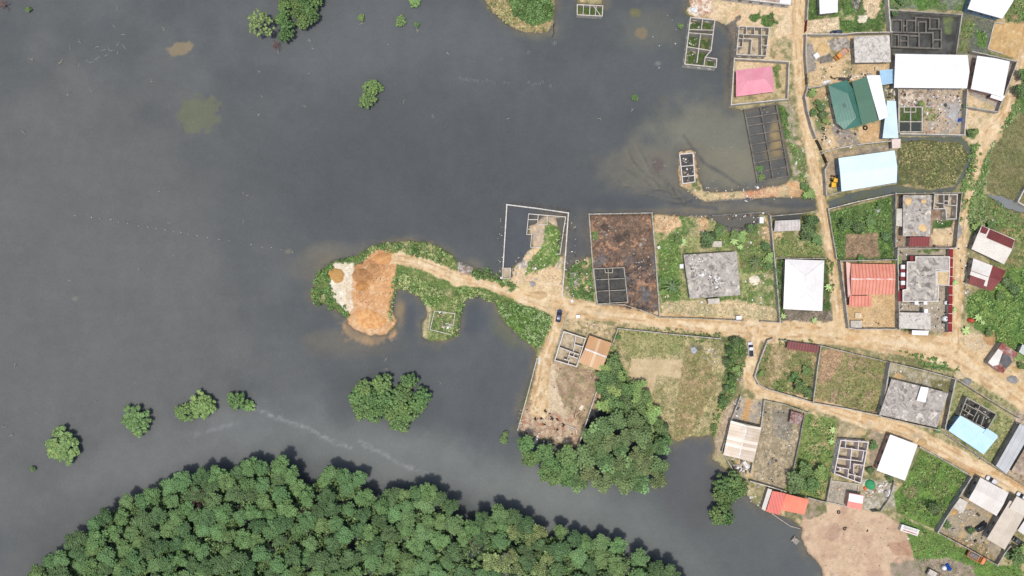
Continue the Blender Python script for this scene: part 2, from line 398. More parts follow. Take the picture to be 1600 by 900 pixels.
REEDS = [(1403,222),(1440,218),(1499,222),(1513,238),(1508,264),(1492,292),(1450,298),(1404,291)]
def build_ground():
    st = 1.25
    F = Field(np.arange(478, 1672, st), np.arange(-72, 972, st))
    LD = np.full(F.sh, -60.0)
    for p in LAND:
        w, d = F.poly(p, 40); LD[w] = np.maximum(LD[w], d)
    for p in PONDS:
        w, d = F.poly(p, 30); LD[w] = np.minimum(LD[w], -d)
    w, d = F.poly(REEDS, 30); LD[w] = np.maximum(LD[w], np.minimum(d, 3) )
    LDn = LD + (F.n[9] - 0.5) * 4 + (F.n[4] - 0.5) * 2.5
    # the whole: mixed dry grass and sand
    allw = (slice(None), slice(None)); one = np.ones(F.sh)
    F.paint(allw, one, DRY, OLIVE, 22, 0.42, 0.6, spk=(SAND, 0.62, 14), cls=0)
    T = 0.9
    # --- north-west plots
    F.lay([(1080,-70),(1262,-70),(1262,100),(1215,100),(1145,100),(1133,40),(1076,24)], SAND, LIGHTSAND, spk=(DRY,0.6,14))
    F.lay([(1078,-10),(1110,0),(1118,20),(1090,28),(1076,18)], C(196,150,118), PALE, sc=4)
    F.lay([(1172,24),(1186,19),(1190,28),(1178,36),(1170,32)], GRASS, GR2, sc=4, cls=3)
    F.lay([(1190,22),(1206,22),(1215,38),(1200,44),(1186,40)], GRASS, GR2, sc=4, cls=3)
    F.lay([(1202,60),(1240,60),(1236,95),(1210,98),(1202,86)], DRY, SAND, spk=(OLIVE,.55,9))
    F.lay([(1132,40),(1155,26),(1150,95),(1139,165),(1134,120)], C(130,118,104), MUD, sc=14)
    F.lay([(1148,96),(1229,100),(1227,154),(1143,162)], DRY, SAND, spk=(OLIVE,.6,9), amp=1)
    F.lay([(1152,96),(1210,98),(1208,108),(1150,112)], SAND, LIGHTSAND, amp=4)
    F.lay([(1206,104),(1216,104),(1220,136),(1212,140)], GRASS, OLIVE, amp=4, cls=3)
    F.lay([(1210,160),(1238,158),(1245,220),(1262,290),(1240,290),(1228,230),(1214,190)], C(186,170,146), OLIVE, sc=9, spk=(GRASS,.55,9))
    F.lay([(1215,165),(1228,165),(1232,215),(1225,218)], GRASS, BR2, amp=5, cls=3)
    F.lay([(1228,220),(1258,228),(1262,280),(1264,318),(1252,315),(1250,270),(1236,250)], OLIVE, GRASS, amp=6, sc=9, spk=(PALE,.66,4), cls=3)
    F.lay([(1225,288),(1252,282),(1256,312),(1215,309)], SAND, ORSAND, sc=9, amp=5)
    # causeway of sand bags
    F.lay([(1086,290),(1100,298),(1160,298),(1230,290),(1232,310),(1100,316),(1080,302)], SAND, C(196,178,128), sc=4, amp=3, spk=(OLIVE,.62,9))
    F.lay([(1160,296),(1216,292),(1218,308),(1162,312)], C(206,142,96), SAND, sc=9, amp=4)
    F.lay([(1058,233),(1087,233),(1094,290),(1070,296),(1058,290)], C(180,150,112), SAND, sc=4, amp=3)
    F.lay([(1076,276),(1090,280),(1094,296),(1080,294)], GRASS, OLIVE, sc=4, amp=4, cls=3)
    # --- north-east plots (east of the north road)
    F.lay([(1262,-60),(1382,-60),(1388,50),(1262,52)], GRASS, GR2, amp=1, sc=9, spk=(DRY,.6,14), cls=3)
    F.lay([(1262,33),(1309,27),(1312,50),(1262,53)], C(222,200,160), LIGHTSAND, amp=1.5)
    F.lay([(1345,-30),(1378,-30),(1374,15),(1362,30),(1350,20)], SAND, LIGHTSAND, amp=7)
    F.lay([(1340,25),(1354,26),(1352,36),(1342,34)], PALE, amp=3)
    F.lay([(1330,-10),(1346,-5),(1342,18),(1334,16)], GREYD, C(96,90,84), sc=4, amp=4)
    F.lay([(1262,60),(1335,56),(1336,100),(1392,100),(1396,130),(1330,126),(1264,138)], SAND, LS2, spk=(OLIVE,.62,14), amp=1)
    F.lay([(1258,68),(1268,70),(1276,110),(1262,114)], GREYD, GD2, amp=2)
    F.lay([(1276,95),(1296,82),(1300,96),(1280,102)], MUD, GD2, amp=4, sc=4)
    F.lay([(1294,64),(1322,58),(1328,76),(1300,80)], GD2, C(190,182,172), amp=4, sc=4)
    F.lay([(1262,142),(1300,134),(1312,196),(1345,208),(1378,200),(1396,222),(1288,236),(1268,205)], SAND, DRY, sc=14, amp=1, spk=(GD2,.6,9))
    F.lay([(1262,145),(1294,140),(1294,175),(1304,200),(1282,205),(1266,180)], C(190,158,110), DRY, sc=9, spk=(GRASS,.5,9))
    F.lay([(1296,190),(1312,196),(1335,206),(1345,228),(1312,230),(1302,210)], C(168,156,144), GD2, sc=4, amp=5, spk=(SAND,.6,4))
    F.lay([(1340,200),(1374,190),(1378,218),(1345,224)], C(212,166,110), SAND, amp=4)
    F.lay([(1284,212),(1300,210),(1310,232),(1288,238)], LIGHTSAND, SAND, amp=4)
    F.lay([(1286,240),(1392,226),(1394,236),(1312,248),(1310,290),(1292,300)], C(200,176,134), C(172,150,120), amp=1, spk=(GD2,.62,9))
    F.lay([(1350,230),(1394,224),(1394,236),(1352,242)], GD2, C(188,170,140), sc=4)
    # debris compound
    F.lay([(1402,140),(1502,140),(1500,210),(1402,208)], C(196,172,140), GREYD, sc=4, lo=.45, hi=.6, amp=1, spk=(C(214,196,170),.62,9))
    F.lay([(1403,142),(1442,142),(1440,164),(1404,164)], C(150,130,110), C(222,205,180), sc=4, amp=3)
    F.lay([(1440,165),(1462,168),(1462,188),(1442,190)], GRASS, DRY, sc=4, cls=3)
    F.lay([(1405,167),(1440,167),(1440,190),(1405,190)], C(92,102,58), GR2, amp=.5, cls=3)
    F.lay([(1468,162),(1498,160),(1500,192),(1484,194)], C(176,172,168), GREYD, amp=5, sc=4)
    F.lay([(1508,142),(1560,150),(1560,172),(1510,168)], C(196,182,160), GREYD, amp=1, sc=14)
    F.lay([(1512,84),(1582,98),(1566,160),(1512,150)], GREYD, GD2, amp=1)
    # north swamp right of pond compound
    F.lay([(1390,-60),(1518,-60),(1506,18),(1388,14)], C(108,128,80), GRASS, sc=14, spk=(C(128,134,118),.58,14), amp=1, cls=3)
    F.lay([(1428,-30),(1470,-30),(1466,14),(1432,12)], GRASS, BR2, amp=8, cls=3)
    F.lay([(1500,25),(1506,18),(1553,36),(1543,78),(1555,88),(1496,84)], C(104,118,78), C(112,116,106), sc=14, amp=1, cls=3)
    F.lay([(1505,30),(1520,34),(1512,78),(1498,80)], GRASS, OLIVE, amp=7, cls=3)
    F.lay([(1524,50),(1542,50),(1536,76),(1526,74)], GRASS, BR2, amp=6, cls=3)
    F.lay([(1474,34),(1488,32),(1484,50),(1478,54)], C(128,142,70), amp=3, cls=3)
    F.lay([(1572,-60),(1690,-60),(1690,44),(1610,42),(1570,34),(1566,30)], OLIVE, GRASS, sc=14, spk=(C(170,140,104),.58,9), cls=3)
    F.lay([(1554,36),(1566,36),(1690,42),(1690,80),(1600,96),(1575,88),(1543,77)], C(214,176,112), C(198,156,94), sc=9, amp=1.5, spk=(C(226,196,140),.6,4), cls=2)
    # east strip
    F.lay([(1600,95),(1690,70),(1690,180),(1600,180),(1584,170)], GR2, GRASS, cls=3)
    F.lay([(1546,224),(1572,186),(1690,150),(1690,330),(1600,318),(1560,306),(1540,300),(1536,260)], MARSH, C(114,118,70), sc=22, amp=2, spk=(OLIVE,.6,9), cls=3)
    F.lay([(1505,142),(1560,175),(1552,200),(1535,236),(1524,240),(1516,222),(1506,205)], SAND, LIGHTSAND, sc=14, spk=(DRY,.6,9))
    F.lay([(1505,202),(1524,204),(1520,216),(1508,214)], GRASS, OL2, amp=4, cls=3)
    F.lay([(1516,225),(1530,220),(1534,236),(1514,300),(1500,350),(1494,380),(1490,380),(1496,305),(1508,262)], GRASS, C(124,138,84), sc=9, amp=5, spk=(DRY,.64,9), cls=3)
    F.lay([(1596,160),(1580,190),(1556,210),(1544,250),(1536,300),(1540,350),(1520,370),(1508,340),(1518,290),(1534,250),(1556,205),(1590,150)], GRASS, C(130,148,84), sc=9, amp=4, spk=(C(160,160,130),.66,4), cls=3)
    F.lay([(1538,300),(1590,326),(1690,340),(1690,470),(1600,440),(1560,430),(1530,390),(1520,350)], OLIVE, GRASS, sc=14, spk=(C(170,140,96),.62,14), cls=3)
    F.lay([(1586,360),(1640,350),(1640,390),(1590,400)], GRASS, C(170,160,100), sc=9, cls=3)
    F.lay([(1510,462),(1540,452),(1575,420),(1690,400),(1690,600),(1590,560),(1560,545),(1530,520),(1508,500)], C(96,132,58), C(122,150,66), sc=14, spk=(GR2,.58,9), cls=3)
    F.lay([(1500,520),(1530,520),(1560,540),(1545,570),(1515,560)], C(206,188,154), SAND, sc=9, amp=5)
    F.lay([(1555,580),(1620,560),(1690,600),(1690,660),(1600,620)], C(170,160,116), SAND, sc=9)
    # marsh west of the east path
    F.lay([(1402,222),(1440,218),(1500,224),(1512,240),(1506,264),(1490,290),(1450,296),(1406,286)], C(124,122,78), C(106,114,64), sc=9, lo=.42, hi=.58, amp=5, spk=(C(92,100,60),.6,4), cls=3)
    F.lay([(1293,332),(1395,306),(1396,405),(1305,405)], C(92,118,58), GRASS, sc=9, amp=1, spk=(C(118,150,64),.6,9), cls=3)
    F.lay([(1320,366),(1370,364),(1374,402),(1320,403)], C(168,138,104), C(144,122,92), amp=3, sc=4)
    F.lay([(1400,306),(1496,306),(1492,388),(1400,388)], C(172,150,124), C(150,120,98), sc=9, amp=.6)
    F.lay([(1456,344),(1488,344),(1480,360),(1456,362)], GRASS, GR2, amp=3, cls=3)
    F.lay([(1458,358),(1484,356),(1488,368),(1484,384),(1456,382)], C(222,196,152), LIGHTSAND, amp=2)
    F.lay([(1492,346),(1503,348),(1504,362),(1498,374),(1490,374)], C(160,160,156), GREYD, amp=3)
    # --- plots south of the channel
    YD = [(921,336),(1018,335),(1030,494),(934,476)]
    w, m = F.lay(YD, C(166,130,102), C(112,92,80), sc='w', lo=.36, hi=.56, amp=.6)
    low = sstep(372, 430, F.Y[w] + (F.n[22][w] - .5) * 60 + (F.X[w] - 970) * .15)
    F.paint(w, m * sstep(.50, .40, F.n['w'][w]) * (.35 + .65 * low), C(92,84,80), C(70,66,66), 4)
    F.paint(w, m * sstep(.56, .66, F.n['w'][w]), C(198,152,112), C(188,136,94), 4, op=.75)
    F.paint(w, m * sstep(.3, .9, F.n['r'][w]) * (1 - low * .4), C(78,64,58), op=.55)
    F.paint(w, m * sstep(.58, .66, F.n[14][w]) * low, C(112,110,110), op=.8)
    for x, y, r in ((946,356,8),(966,371,10),(978,367,7)): F.lay([(x+r*math.cos(t),y+r*.7*math.sin(t)) for t in np.arange(0,6.28,.6)], C(74,66,62), soft=2, amp=5, op=.85)
    F.lay([(924,362),(934,360),(934,374),(925,376)], GRASS, amp=3)
    F.lay([(928,420),(975,418),(980,474),(932,476)], C(96,90,84), C(70,66,62), sc=4, amp=.5)  # ground inside the roofless rooms painted dark, standing for shadow between their walls
    F.lay([(1020,336),(1110,340),(1128,352),(1200,336),(1210,400),(1218,502),(1032,494)], C(158,162,98), GRASS, sc=22, lo=.4, hi=.58, amp=.6, spk=(DRY,.6,14), cls=3)
    F.lay([(1020,336),(1060,338),(1066,352),(1040,366),(1022,362)], C(212,170,120), SAND, sc=9, amp=5)
    F.lay([(1088,336),(1108,340),(1106,356),(1094,370),(1088,350)], C(210,168,118), DRY, amp=4)
    F.lay([(1026,380),(1060,370),(1066,400),(1062,470),(1034,474)], C(110,146,60), GRASS, amp=8, sc=9, cls=3)
    F.lay([(1100,362),(1150,362),(1200,378),(1196,420),(1160,430),(1150,394)], C(104,138,62), OLIVE, amp=7, sc=9, cls=3)
    F.lay([(1112,334),(1190,330),(1184,352),(1170,362),(1138,362),(1120,348)], C(116,112,104), MUD, amp=4, sc=9)
    F.lay([(1186,340),(1200,340),(1204,384),(1188,366)], OLIVE, SAND, sc=4)
    F.lay([(1164,440),(1190,430),(1210,440),(1214,490),(1180,480)], C(178,170,118), GRASS, sc=9, amp=6)
    F.lay([(1032,474),(1080,468),(1160,470),(1216,484),(1216,502),(1034,494)], C(220,194,146), DRY, sc=14, amp=5)
    F.lay([(1205,336),(1274,332),(1286,402),(1210,402)], C(140,142,84), C(112,126,64), sc=9, amp=.8, spk=(DRY,.6,9), cls=3)
    F.lay([(1208,364),(1222,364),(1220,374),(1208,374)], SAND, amp=2)
    F.lay([(1212,404),(1294,404),(1300,504),(1220,504)], C(96,104,66), GR2, amp=.6, sc=9, cls=3)
    F.lay([(1224,484),(1302,486),(1304,506),(1226,504)], C(150,136,116), C(112,104,92), sc=9, amp=1.5)
    F.lay([(1312,410),(1398,408),(1398,512),(1326,512)], C(218,184,132), C(208,172,116), sc=14, amp=.5)
    F.lay([(1402,388),(1490,388),(1488,520),(1404,516)], C(186,172,148), C(160,148,128), sc=9, amp=.5)
    F.lay([(1432,390),(1466,389),(1466,394),(1434,394)], GR2, GRASS, cls=3)
    F.lay([(1396,512),(1420,510),(1445,520),(1440,530),(1400,524)], OLIVE, GR2, sc=4, amp=4, cls=3)
    # land round the flooded compound
    F.lay([(822,392),(846,384),(858,350),(884,340),(886,350),(876,420),(880,470),(800,455),(790,436)], SAND, LIGHTSAND, sc=9, amp=4, spk=(GREYD,.62,9))
    F.lay([(826,336),(884,340),(876,396),(830,386)], C(214,186,146), C(186,170,150), sc=9, amp=.8)
    F.lay([(853,346),(868,352),(880,356),(878,398),(864,418),(842,424),(820,430),(824,408),(850,378)], BRIGHT, GRASS, amp=6, spk=(DRY,.66,9), cls=3)
    F.lay([(812,404),(826,404),(822,420),(806,420)], PALE, GREYD, sc=4)
    F.lay([(824,430),(858,416),(878,424),(878,464),(804,452),(806,446)], C(226,200,154), SAND, sc=14, amp=4)
    F.lay([(884,412),(922,402),(930,474),(890,462),(886,440)], GRASS, GR2, sc=9, amp=4, spk=(SAND,.58,9), cls=3)
    F.lay([(892,426),(902,426),(902,446),(892,448)], GREYD, amp=3)
    # --- island, causeway road verges
    F.lay([(480,440),(500,405),(560,380),(640,365),(720,400),(790,440),(860,470),(860,540),(700,540),(480,500)], GRASS, C(124,140,72), sc=9, amp=2, spk=(DRY,.66,9), cls=3)
    F.lay([(524,412),(552,410),(556,436),(552,470),(560,492),(545,490),(524,470),(512,450),(518,430)], C(240,232,210), C(222,208,176), sc=9, amp=4, cls=2)
    F.lay([(556,420),(578,396),(600,388),(622,400),(616,440),(614,480),(620,505),(600,524),(572,524),(552,512),(540,500),(552,480),(550,440)], C(226,170,108), C(206,146,86), sc='w', amp=3, spk=(C(232,192,140),.6,4), cls=2)
    F.lay([(546,490),(600,482),(616,500),(606,520),(580,526),(556,520),(544,506)], C(232,190,140), C(214,164,108), sc=9, amp=2, cls=2)
    F.lay([(554,416),(580,404),(612,404),(590,424),(570,430),(554,438)], C(176,122,72), C(196,140,84), sc=4, amp=3, cls=2)
    w, d = F.poly([(552,396),(618,392),(624,480),(620,530),(540,530),(540,420)]); m = sstep(-2, 2, d) * (F.cls[w] == 2)
    F.paint(w, m * sstep(.2, .95, F.n['r'][w]), C(196,140,88), op=.5); F.paint(w, m * sstep(.58, .68, F.n['w'][w]), C(240,204,156), op=.55)
    for k in range(7):
        w, d, lat = F.line([(606 + k * 2.2, 392 + k * 2.5, 1.6), (594 + k * 1.5, 406 + k * 2.2, 1.6), (572 + k * 1, 424 + k * 3.4, 1.4), (556 + k, 440 + k * 4, 1.0)]); F.paint(w, sstep(-.8, .8, d + (F.n[4][w] - .5) * 2), C(158,106,62), op=.75 * (1 - .06 * k))
    for k in range(6):
        w, d, lat = F.line([(592 + k * 4, 392, 1.5), (594 + k * 4.5, 408, 1.2)]); F.paint(w, sstep(-.8, .8, d + (F.n[4][w] - .5) * 2), C(166,112,66), op=.6)
    F.lay([(657,483),(672,470),(676,490),(668,530),(658,528)], C(196,182,132), DRY, sc=4, amp=3)
    F.lay([(696,474),(720,470),(716,526),(680,532),(668,520),(676,480)], C(104,128,66), C(150,156,92), sc=9, amp=3, cls=3)
    F.lay([(713,408),(740,418),(736,430),(716,426)], C(150,128,112), C(188,180,170), sc=4, amp=3)
    # --- south-west compound
    F.lay([(866,560),(948,586),(904,698),(810,672),(838,570)], C(190,166,128), C(160,132,104), sc=14, amp=.8, spk=(C(140,130,88),.62,9))
    F.lay([(842,575),(868,570),(872,620),(890,650),(850,650),(836,640)], C(222,200,162), C(206,182,146), sc='w', amp=6)
    F.lay([(824,640),(900,650),(905,698),(812,672)], C(176,140,112), C(206,184,150), sc=4, amp=5, spk=(C(190,106,60),.68,9))
    F.lay([(886,492),(960,510),(950,540),(925,524),(884,516)], C(216,190,142), C(190,168,124), sc=9, amp=2, spk=(OLIVE,.6,4))
    F.lay([(826,560),(838,556),(832,600),(812,660),(808,660)], C(150,120,90), GRASS, sc=9, amp=2)
    F.lay([(776,470),(800,474),(840,486),(860,492),(858,520),(838,546),(806,518),(782,492)], BRIGHT, GR2, amp=3, sc=9, cls=3)
    # --- large field
    F.lay([(962,512),(1126,530),(1164,524),(1168,560),(1150,600),(1120,690),(1050,690),(1000,640),(955,580)], C(166,154,100), C(188,172,122), sc=22, amp=2, spk=(C(130,134,80),.58,9), cls=3)
    F.lay([(966,514),(1070,526),(1068,552),(990,560),(970,540)], C(140,146,84), C(168,160,104), sc=14, amp=5, cls=3)
    F.lay([(986,560),(1072,562),(1068,592),(1026,586),(1018,618),(982,602)], C(212,188,142), C(196,172,126), sc=9, amp=1, cls=2)
    F.lay([(1070,540),(1100,545),(1120,600),(1080,680),(1050,690),(1058,620)], C(160,140,92), C(142,138,84), sc=14, amp=6, spk=(C(186,158,114),.62,9), cls=3)
    F.lay([(1126,526),(1166,520),(1168,560),(1150,610),(1130,650),(1126,600),(1136,560)], C(84,108,54), OLIVE, amp=5, sc=9, cls=3)
    F.lay([(1080,538),(1098,540),(1096,548),(1080,548)], C(130,126,92), sc=4, amp=3)
    # plot A and B
    F.lay([(1204,530),(1280,545),(1268,628),(1192,604),(1180,590),(1186,565)], C(150,136,90), C(128,132,76), sc=14, amp=.8, spk=(C(196,170,120),.6,9), cls=3)
    F.lay([(1204,530),(1230,544),(1222,580),(1208,572)], C(200,172,124), C(160,146,100), sc=9, amp=5)
    F.lay([(1282,542),(1387,566),(1372,646),(1270,627)], C(156,144,92), C(126,132,72), sc=14, amp=.8, spk=(C(176,146,112),.58,14), cls=3)
    F.lay([(1282,543),(1320,550),(1300,590),(1280,600)], C(196,158,118), C(170,140,104), sc=9, amp=6)
    F.lay([(1410,546),(1490,570),(1496,584),(1440,572),(1400,558)], GRASS, OLIVE, amp=4, cls=3)
    F.lay([(1390,568),(1488,594),(1480,620),(1392,600)], C(190,180,156), C(150,144,104), sc=9, amp=.8)
    F.lay([(1448,590),(1486,596),(1480,616),(1458,610)], C(132,130,78), OLIVE, amp=2, cls=3)
    F.lay([(1492,596),(1596,664),(1552,730),(1476,670)], C(140,150,88), C(184,172,120), sc=9, amp=.8, spk=(C(100,124,62),.58,9), cls=3)
    F.lay([(1500,585),(1560,620),(1600,650),(1560,625)], GRASS, DRY, sc=4, cls=3)
    # --- south of the lower road
    F.lay([(1154,620),(1192,628),(1188,664),(1140,655)], C(200,176,136), GREYD, sc=9, amp=1)
    F.lay([(1166,622),(1174,624),(1168,658),(1158,656)], C(206,160,100), amp=1)
    F.lay([(1130,640),(1154,620),(1128,700),(1122,712),(1114,700)], C(196,176,144), C(172,150,120), sc=4, amp=3)
    F.lay([(1192,628),(1258,642),(1240,736),(1226,766),(1176,750)], C(176,158,124), C(142,132,104), sc=9, amp=2, spk=(C(206,186,150),.58,4))
    F.lay([(1205,636),(1240,642),(1232,690),(1212,680)], C(160,150,134), C(136,128,108), sc=9, amp=6)
    F.lay([(1256,644),(1308,655),(1296,745),(1288,782),(1224,766),(1240,736)], C(116,142,66), C(140,150,82), sc=14, amp=2, spk=(C(186,166,116),.6,14), cls=3)
    F.lay([(1310,656),(1350,664),(1340,690),(1310,686)], C(206,184,144), C(160,150,110), sc=9, amp=4)
    F.lay([(1360,664),(1385,672),(1374,735),(1356,740)], C(178,156,130), C(150,140,110), sc=9, amp=3)
    F.lay([(1296,750),(1342,756),(1336,795),(1292,784)], C(186,176,156), C(160,150,132), sc=9, amp=.6)
    F.lay([(1345,748),(1400,752),(1396,792),(1350,796)], C(150,146,112), C(196,186,168), sc=4, amp=3)
    F.lay([(1436,700),(1516,744),(1466,830),(1400,800),(1396,770),(1414,752)], C(92,128,52), C(112,148,58), sc=9, amp=1.5, spk=(GR2,.58,14), cls=3)
    F.lay([(1412,764),(1430,758),(1434,776),(1420,780)], C(140,130,90), OLIVE, amp=4)
    # bare fill beside the southern shore
    F.lay([(1262,790),(1300,786),(1380,802),(1420,830),(1434,850),(1450,990),(1280,990),(1246,830)], C(216,186,150), C(202,168,134), sc=22, amp=2.5, nz=4, spk=(C(186,150,124),.62,14), cls=2)
    F.lay([(1380,848),(1432,842),(1436,872),(1400,866)], C(176,132,104), C(194,156,122), sc=9, amp=6, cls=2)
    F.lay([(1224,770),(1290,782),(1290,800),(1262,812),(1226,806)], C(178,154,132), C(120,124,74), sc=9, amp=4)
    F.lay([(1400,806),(1466,832),(1560,884),(1600,880),(1690,860),(1690,990),(1500,990),(1430,880),(1416,830)], C(110,146,58), C(96,130,56), sc=9, amp=3, cls=3)
    F.lay([(1428,874),(1480,870),(1520,884),(1540,990),(1400,990),(1390,880)], C(168,150,130), C(142,134,104), sc=9, amp=5)
    F.lay([(1516,748),(1562,776),(1600,800),(1572,862),(1556,880),(1466,830)], C(176,160,130), C(150,142,126), sc=9, amp=.8, spk=(C(202,172,120),.6,9))
    F.lay([(1480,835),(1540,850),(1558,880),(1490,850)], C(190,158,118), C(130,124,82), sc=4, amp=4)
    F.lay([(1588,640),(1690,700),(1690,760),(1600,760),(1556,730)], C(206,188,160), C(150,128,108), sc=4, amp=2)
    F.lay([(1590,880),(1690,850),(1690,940),(1600,920)], C(196,170,120), GRASS, sc=9)
    # small islands in the north
    F.lay(LAND[1], C(168,150,98), C(196,176,124), sc=9, amp=1, cls=3)
    F.lay([(785,-40),(862,-40),(864,30),(836,44),(800,26)], C(96,124,62), GRASS, amp=6, cls=3)
    # --- roads on top
    for pts in ROADS:
        w, d, lat = F.line(pts)
        m = sstep(-2, 2, d + (F.n[9][w] - .5) * 7 + (F.n[4][w] - .5) * 3)
        F.paint(w, m, C(224,194,146), C(212,178,124), 22, .42, .6, spk=(C(232,208,166), .6, 9), cls=1)
        rut = np.exp(-((np.abs(lat) - 0.42) / 0.10) ** 2) * sstep(.42, .58, F.n[14][w]) * m
        F.paint(w, rut, C(184,140,88), op=.8)
        rut = np.exp(-((lat + 0.1) / 0.3) ** 2) * sstep(.5, .62, F.n[22][w]) * m
        F.paint(w, rut, C(236,214,176), op=.6)
        edge = np.exp(-((np.abs(lat) - 0.82) / 0.16) ** 2) * sstep(.5, .62, F.n[22][w]) * m
        F.paint(w, edge, C(186,150,104), op=.7)
    for x, y, r, c in ((862,480,9,C(196,168,120)),(1245,300,6,C(180,150,110)),(935,487,7,C(200,180,140)),(1185,505,9,C(230,208,168)),(1450,545,14,C(232,206,160)),(1330,528,12,C(206,160,104)),(1480,520,8,C(206,150,90)),(1540,752,10,C(196,150,90)),(1520,738,9,C(196,140,80)),(1360,665,9,C(210,190,150)),(1430,682,8,C(170,150,120))):
        F.lay([(x+r*math.cos(a), y+r*.6*math.sin(a)) for a in np.arange(0,6.28,.7)], c, soft=4, amp=8, op=.7)
    gl = F.col.mean(-1, keepdims=True); F.col = F.col * .86 + gl * .14
    F.paint((slice(None), slice(None)), sstep(.35, .95, F.n['r']) * (F.cls != 1) * sstep(.45, .6, F.n[60]), C(140,122,92), op=.22)
    RR = np.random.default_rng(5)
    for pts in ROADS:
        for (ax, ay, aw), (bx, by, bw) in zip(pts[:-1], pts[1:]):
            for k in range(int(math.hypot(bx - ax, by - ay) / 14)):
                u, v = RR.random(), RR.uniform(-.4, .4); dx, dy = bx - ax, by - ay; L = math.hypot(dx, dy); x = ax + dx * u - dy / L * v * aw; y = ay + dy * u + dx / L * v * aw; r1, r2 = RR.uniform(3, 9), RR.uniform(1.2, 3)
                pl = [(x + (dx / L * r1 * math.cos(t) - dy / L * r2 * math.sin(t)), y + (dy / L * r1 * math.cos(t) + dx / L * r2 * math.sin(t))) for t in np.arange(0, 6.28, .7)]
                F.lay(pl, (C(196,158,110), C(238,216,178), C(176,146,108), C(214,172,122))[RR.integers(4)], soft=1.5, amp=2.5, nz=4, op=.6)
    # wet darker rim along the water
    rim = sstep(5, 0, LDn) * sstep(-8, -2, LDn) * 0.55
    F.col *= (1 - rim * 0.45)[..., None]
    # relief
    z = -0.5 + (0.5 + G0) * sstep(-3.2, 3.2, LDn) + 0.10 * (F.n[9] - .5) + 0.10 * (F.n[4] - .5) * (F.cls == 3)
    z = np.where(F.cls == 1, z * .85 + G0 * .15, z)
    f = S
    V = np.stack([(F.X - 800) * f, (450 - F.Y) * f, z], -1)
    ny, nx = F.sh
    keep = (LDn > -9)
    idx = np.arange(ny * nx).reshape(ny, nx)
    q = np.stack([idx[1:, :-1], idx[1:, 1:], idx[:-1, 1:], idx[:-1, :-1]], -1)
    kf = keep[1:, :-1] | keep[1:, 1:] | keep[:-1, 1:] | keep[:-1, :-1]
    cf = F.cls[:-1, :-1]
    gm = attr_mat('bare_ground', fine=((2.6, .34), (1.0, .22), (.35, .10)), bump=.8, bd=.15)
    gv = attr_mat('grassy_ground', fine=((2.2, .55), (.9, .32), (.3, .12)), bump=.9, bd=.3)
    gs = attr_mat('loose_sand', fine=((2.6, .16), (1.0, .09), (.3, .07)), bump=.8, bd=.15)
    gr = attr_mat('road_dirt', fine=((2.6, .22), (.8, .14), (.25, .07)), bump=.5, bd=.1)
    for c, name, m in ((0, 'ground', gm), (1, 'dirt_road', gr), (2, 'sand', gs), (3, 'field', gv)):
        Q = q[kf & (cf == c)].reshape(-1, 4)
        u, inv = np.unique(Q, return_inverse=True)
        o = np_mesh(name, V.reshape(-1, 3)[u], inv.reshape(-1, 4), F.col.reshape(-1, 3)[u], m, smooth=True)
        tag(o, kind='structure')
    F.LD = LDn
    return F
GF = build_ground()

def outer_land():
    m = mat('far_field', C(128,138,80), C(170,160,112), scale=.05, c3=C(96,116,60), fine=1.5, fa=.3)
    b = MB(); f = S
    xw0, xw1, yw1, yw0 = (1671.5-800)*f, 2600, (450+72.5)*f, (450-972)*f
    b.add([(xw0-.5,-2000,G0-.06),(2600,-2000,G0-.06),(2600,2000,G0-.06),(xw0-.5,2000,G0-.06)], [(0,1,2,3)])
    b.add([((1082-800)*f,yw1-.4,G0-.07),(xw0-.5,yw1-.4,G0-.07),(xw0-.5,2000,G0-.07),((1082-800)*f,2000,G0-.07)], [(0,1,2,3)])
    b.add([((1292-800)*f,-2000,G0-.08),(xw0-.5,-2000,G0-.08),(xw0-.5,yw0+.4,G0-.08),((1292-800)*f,yw0+.4,G0-.08)], [(0,1,2,3)])
    tag(b.build('terrain', m), kind='structure')
outer_land()

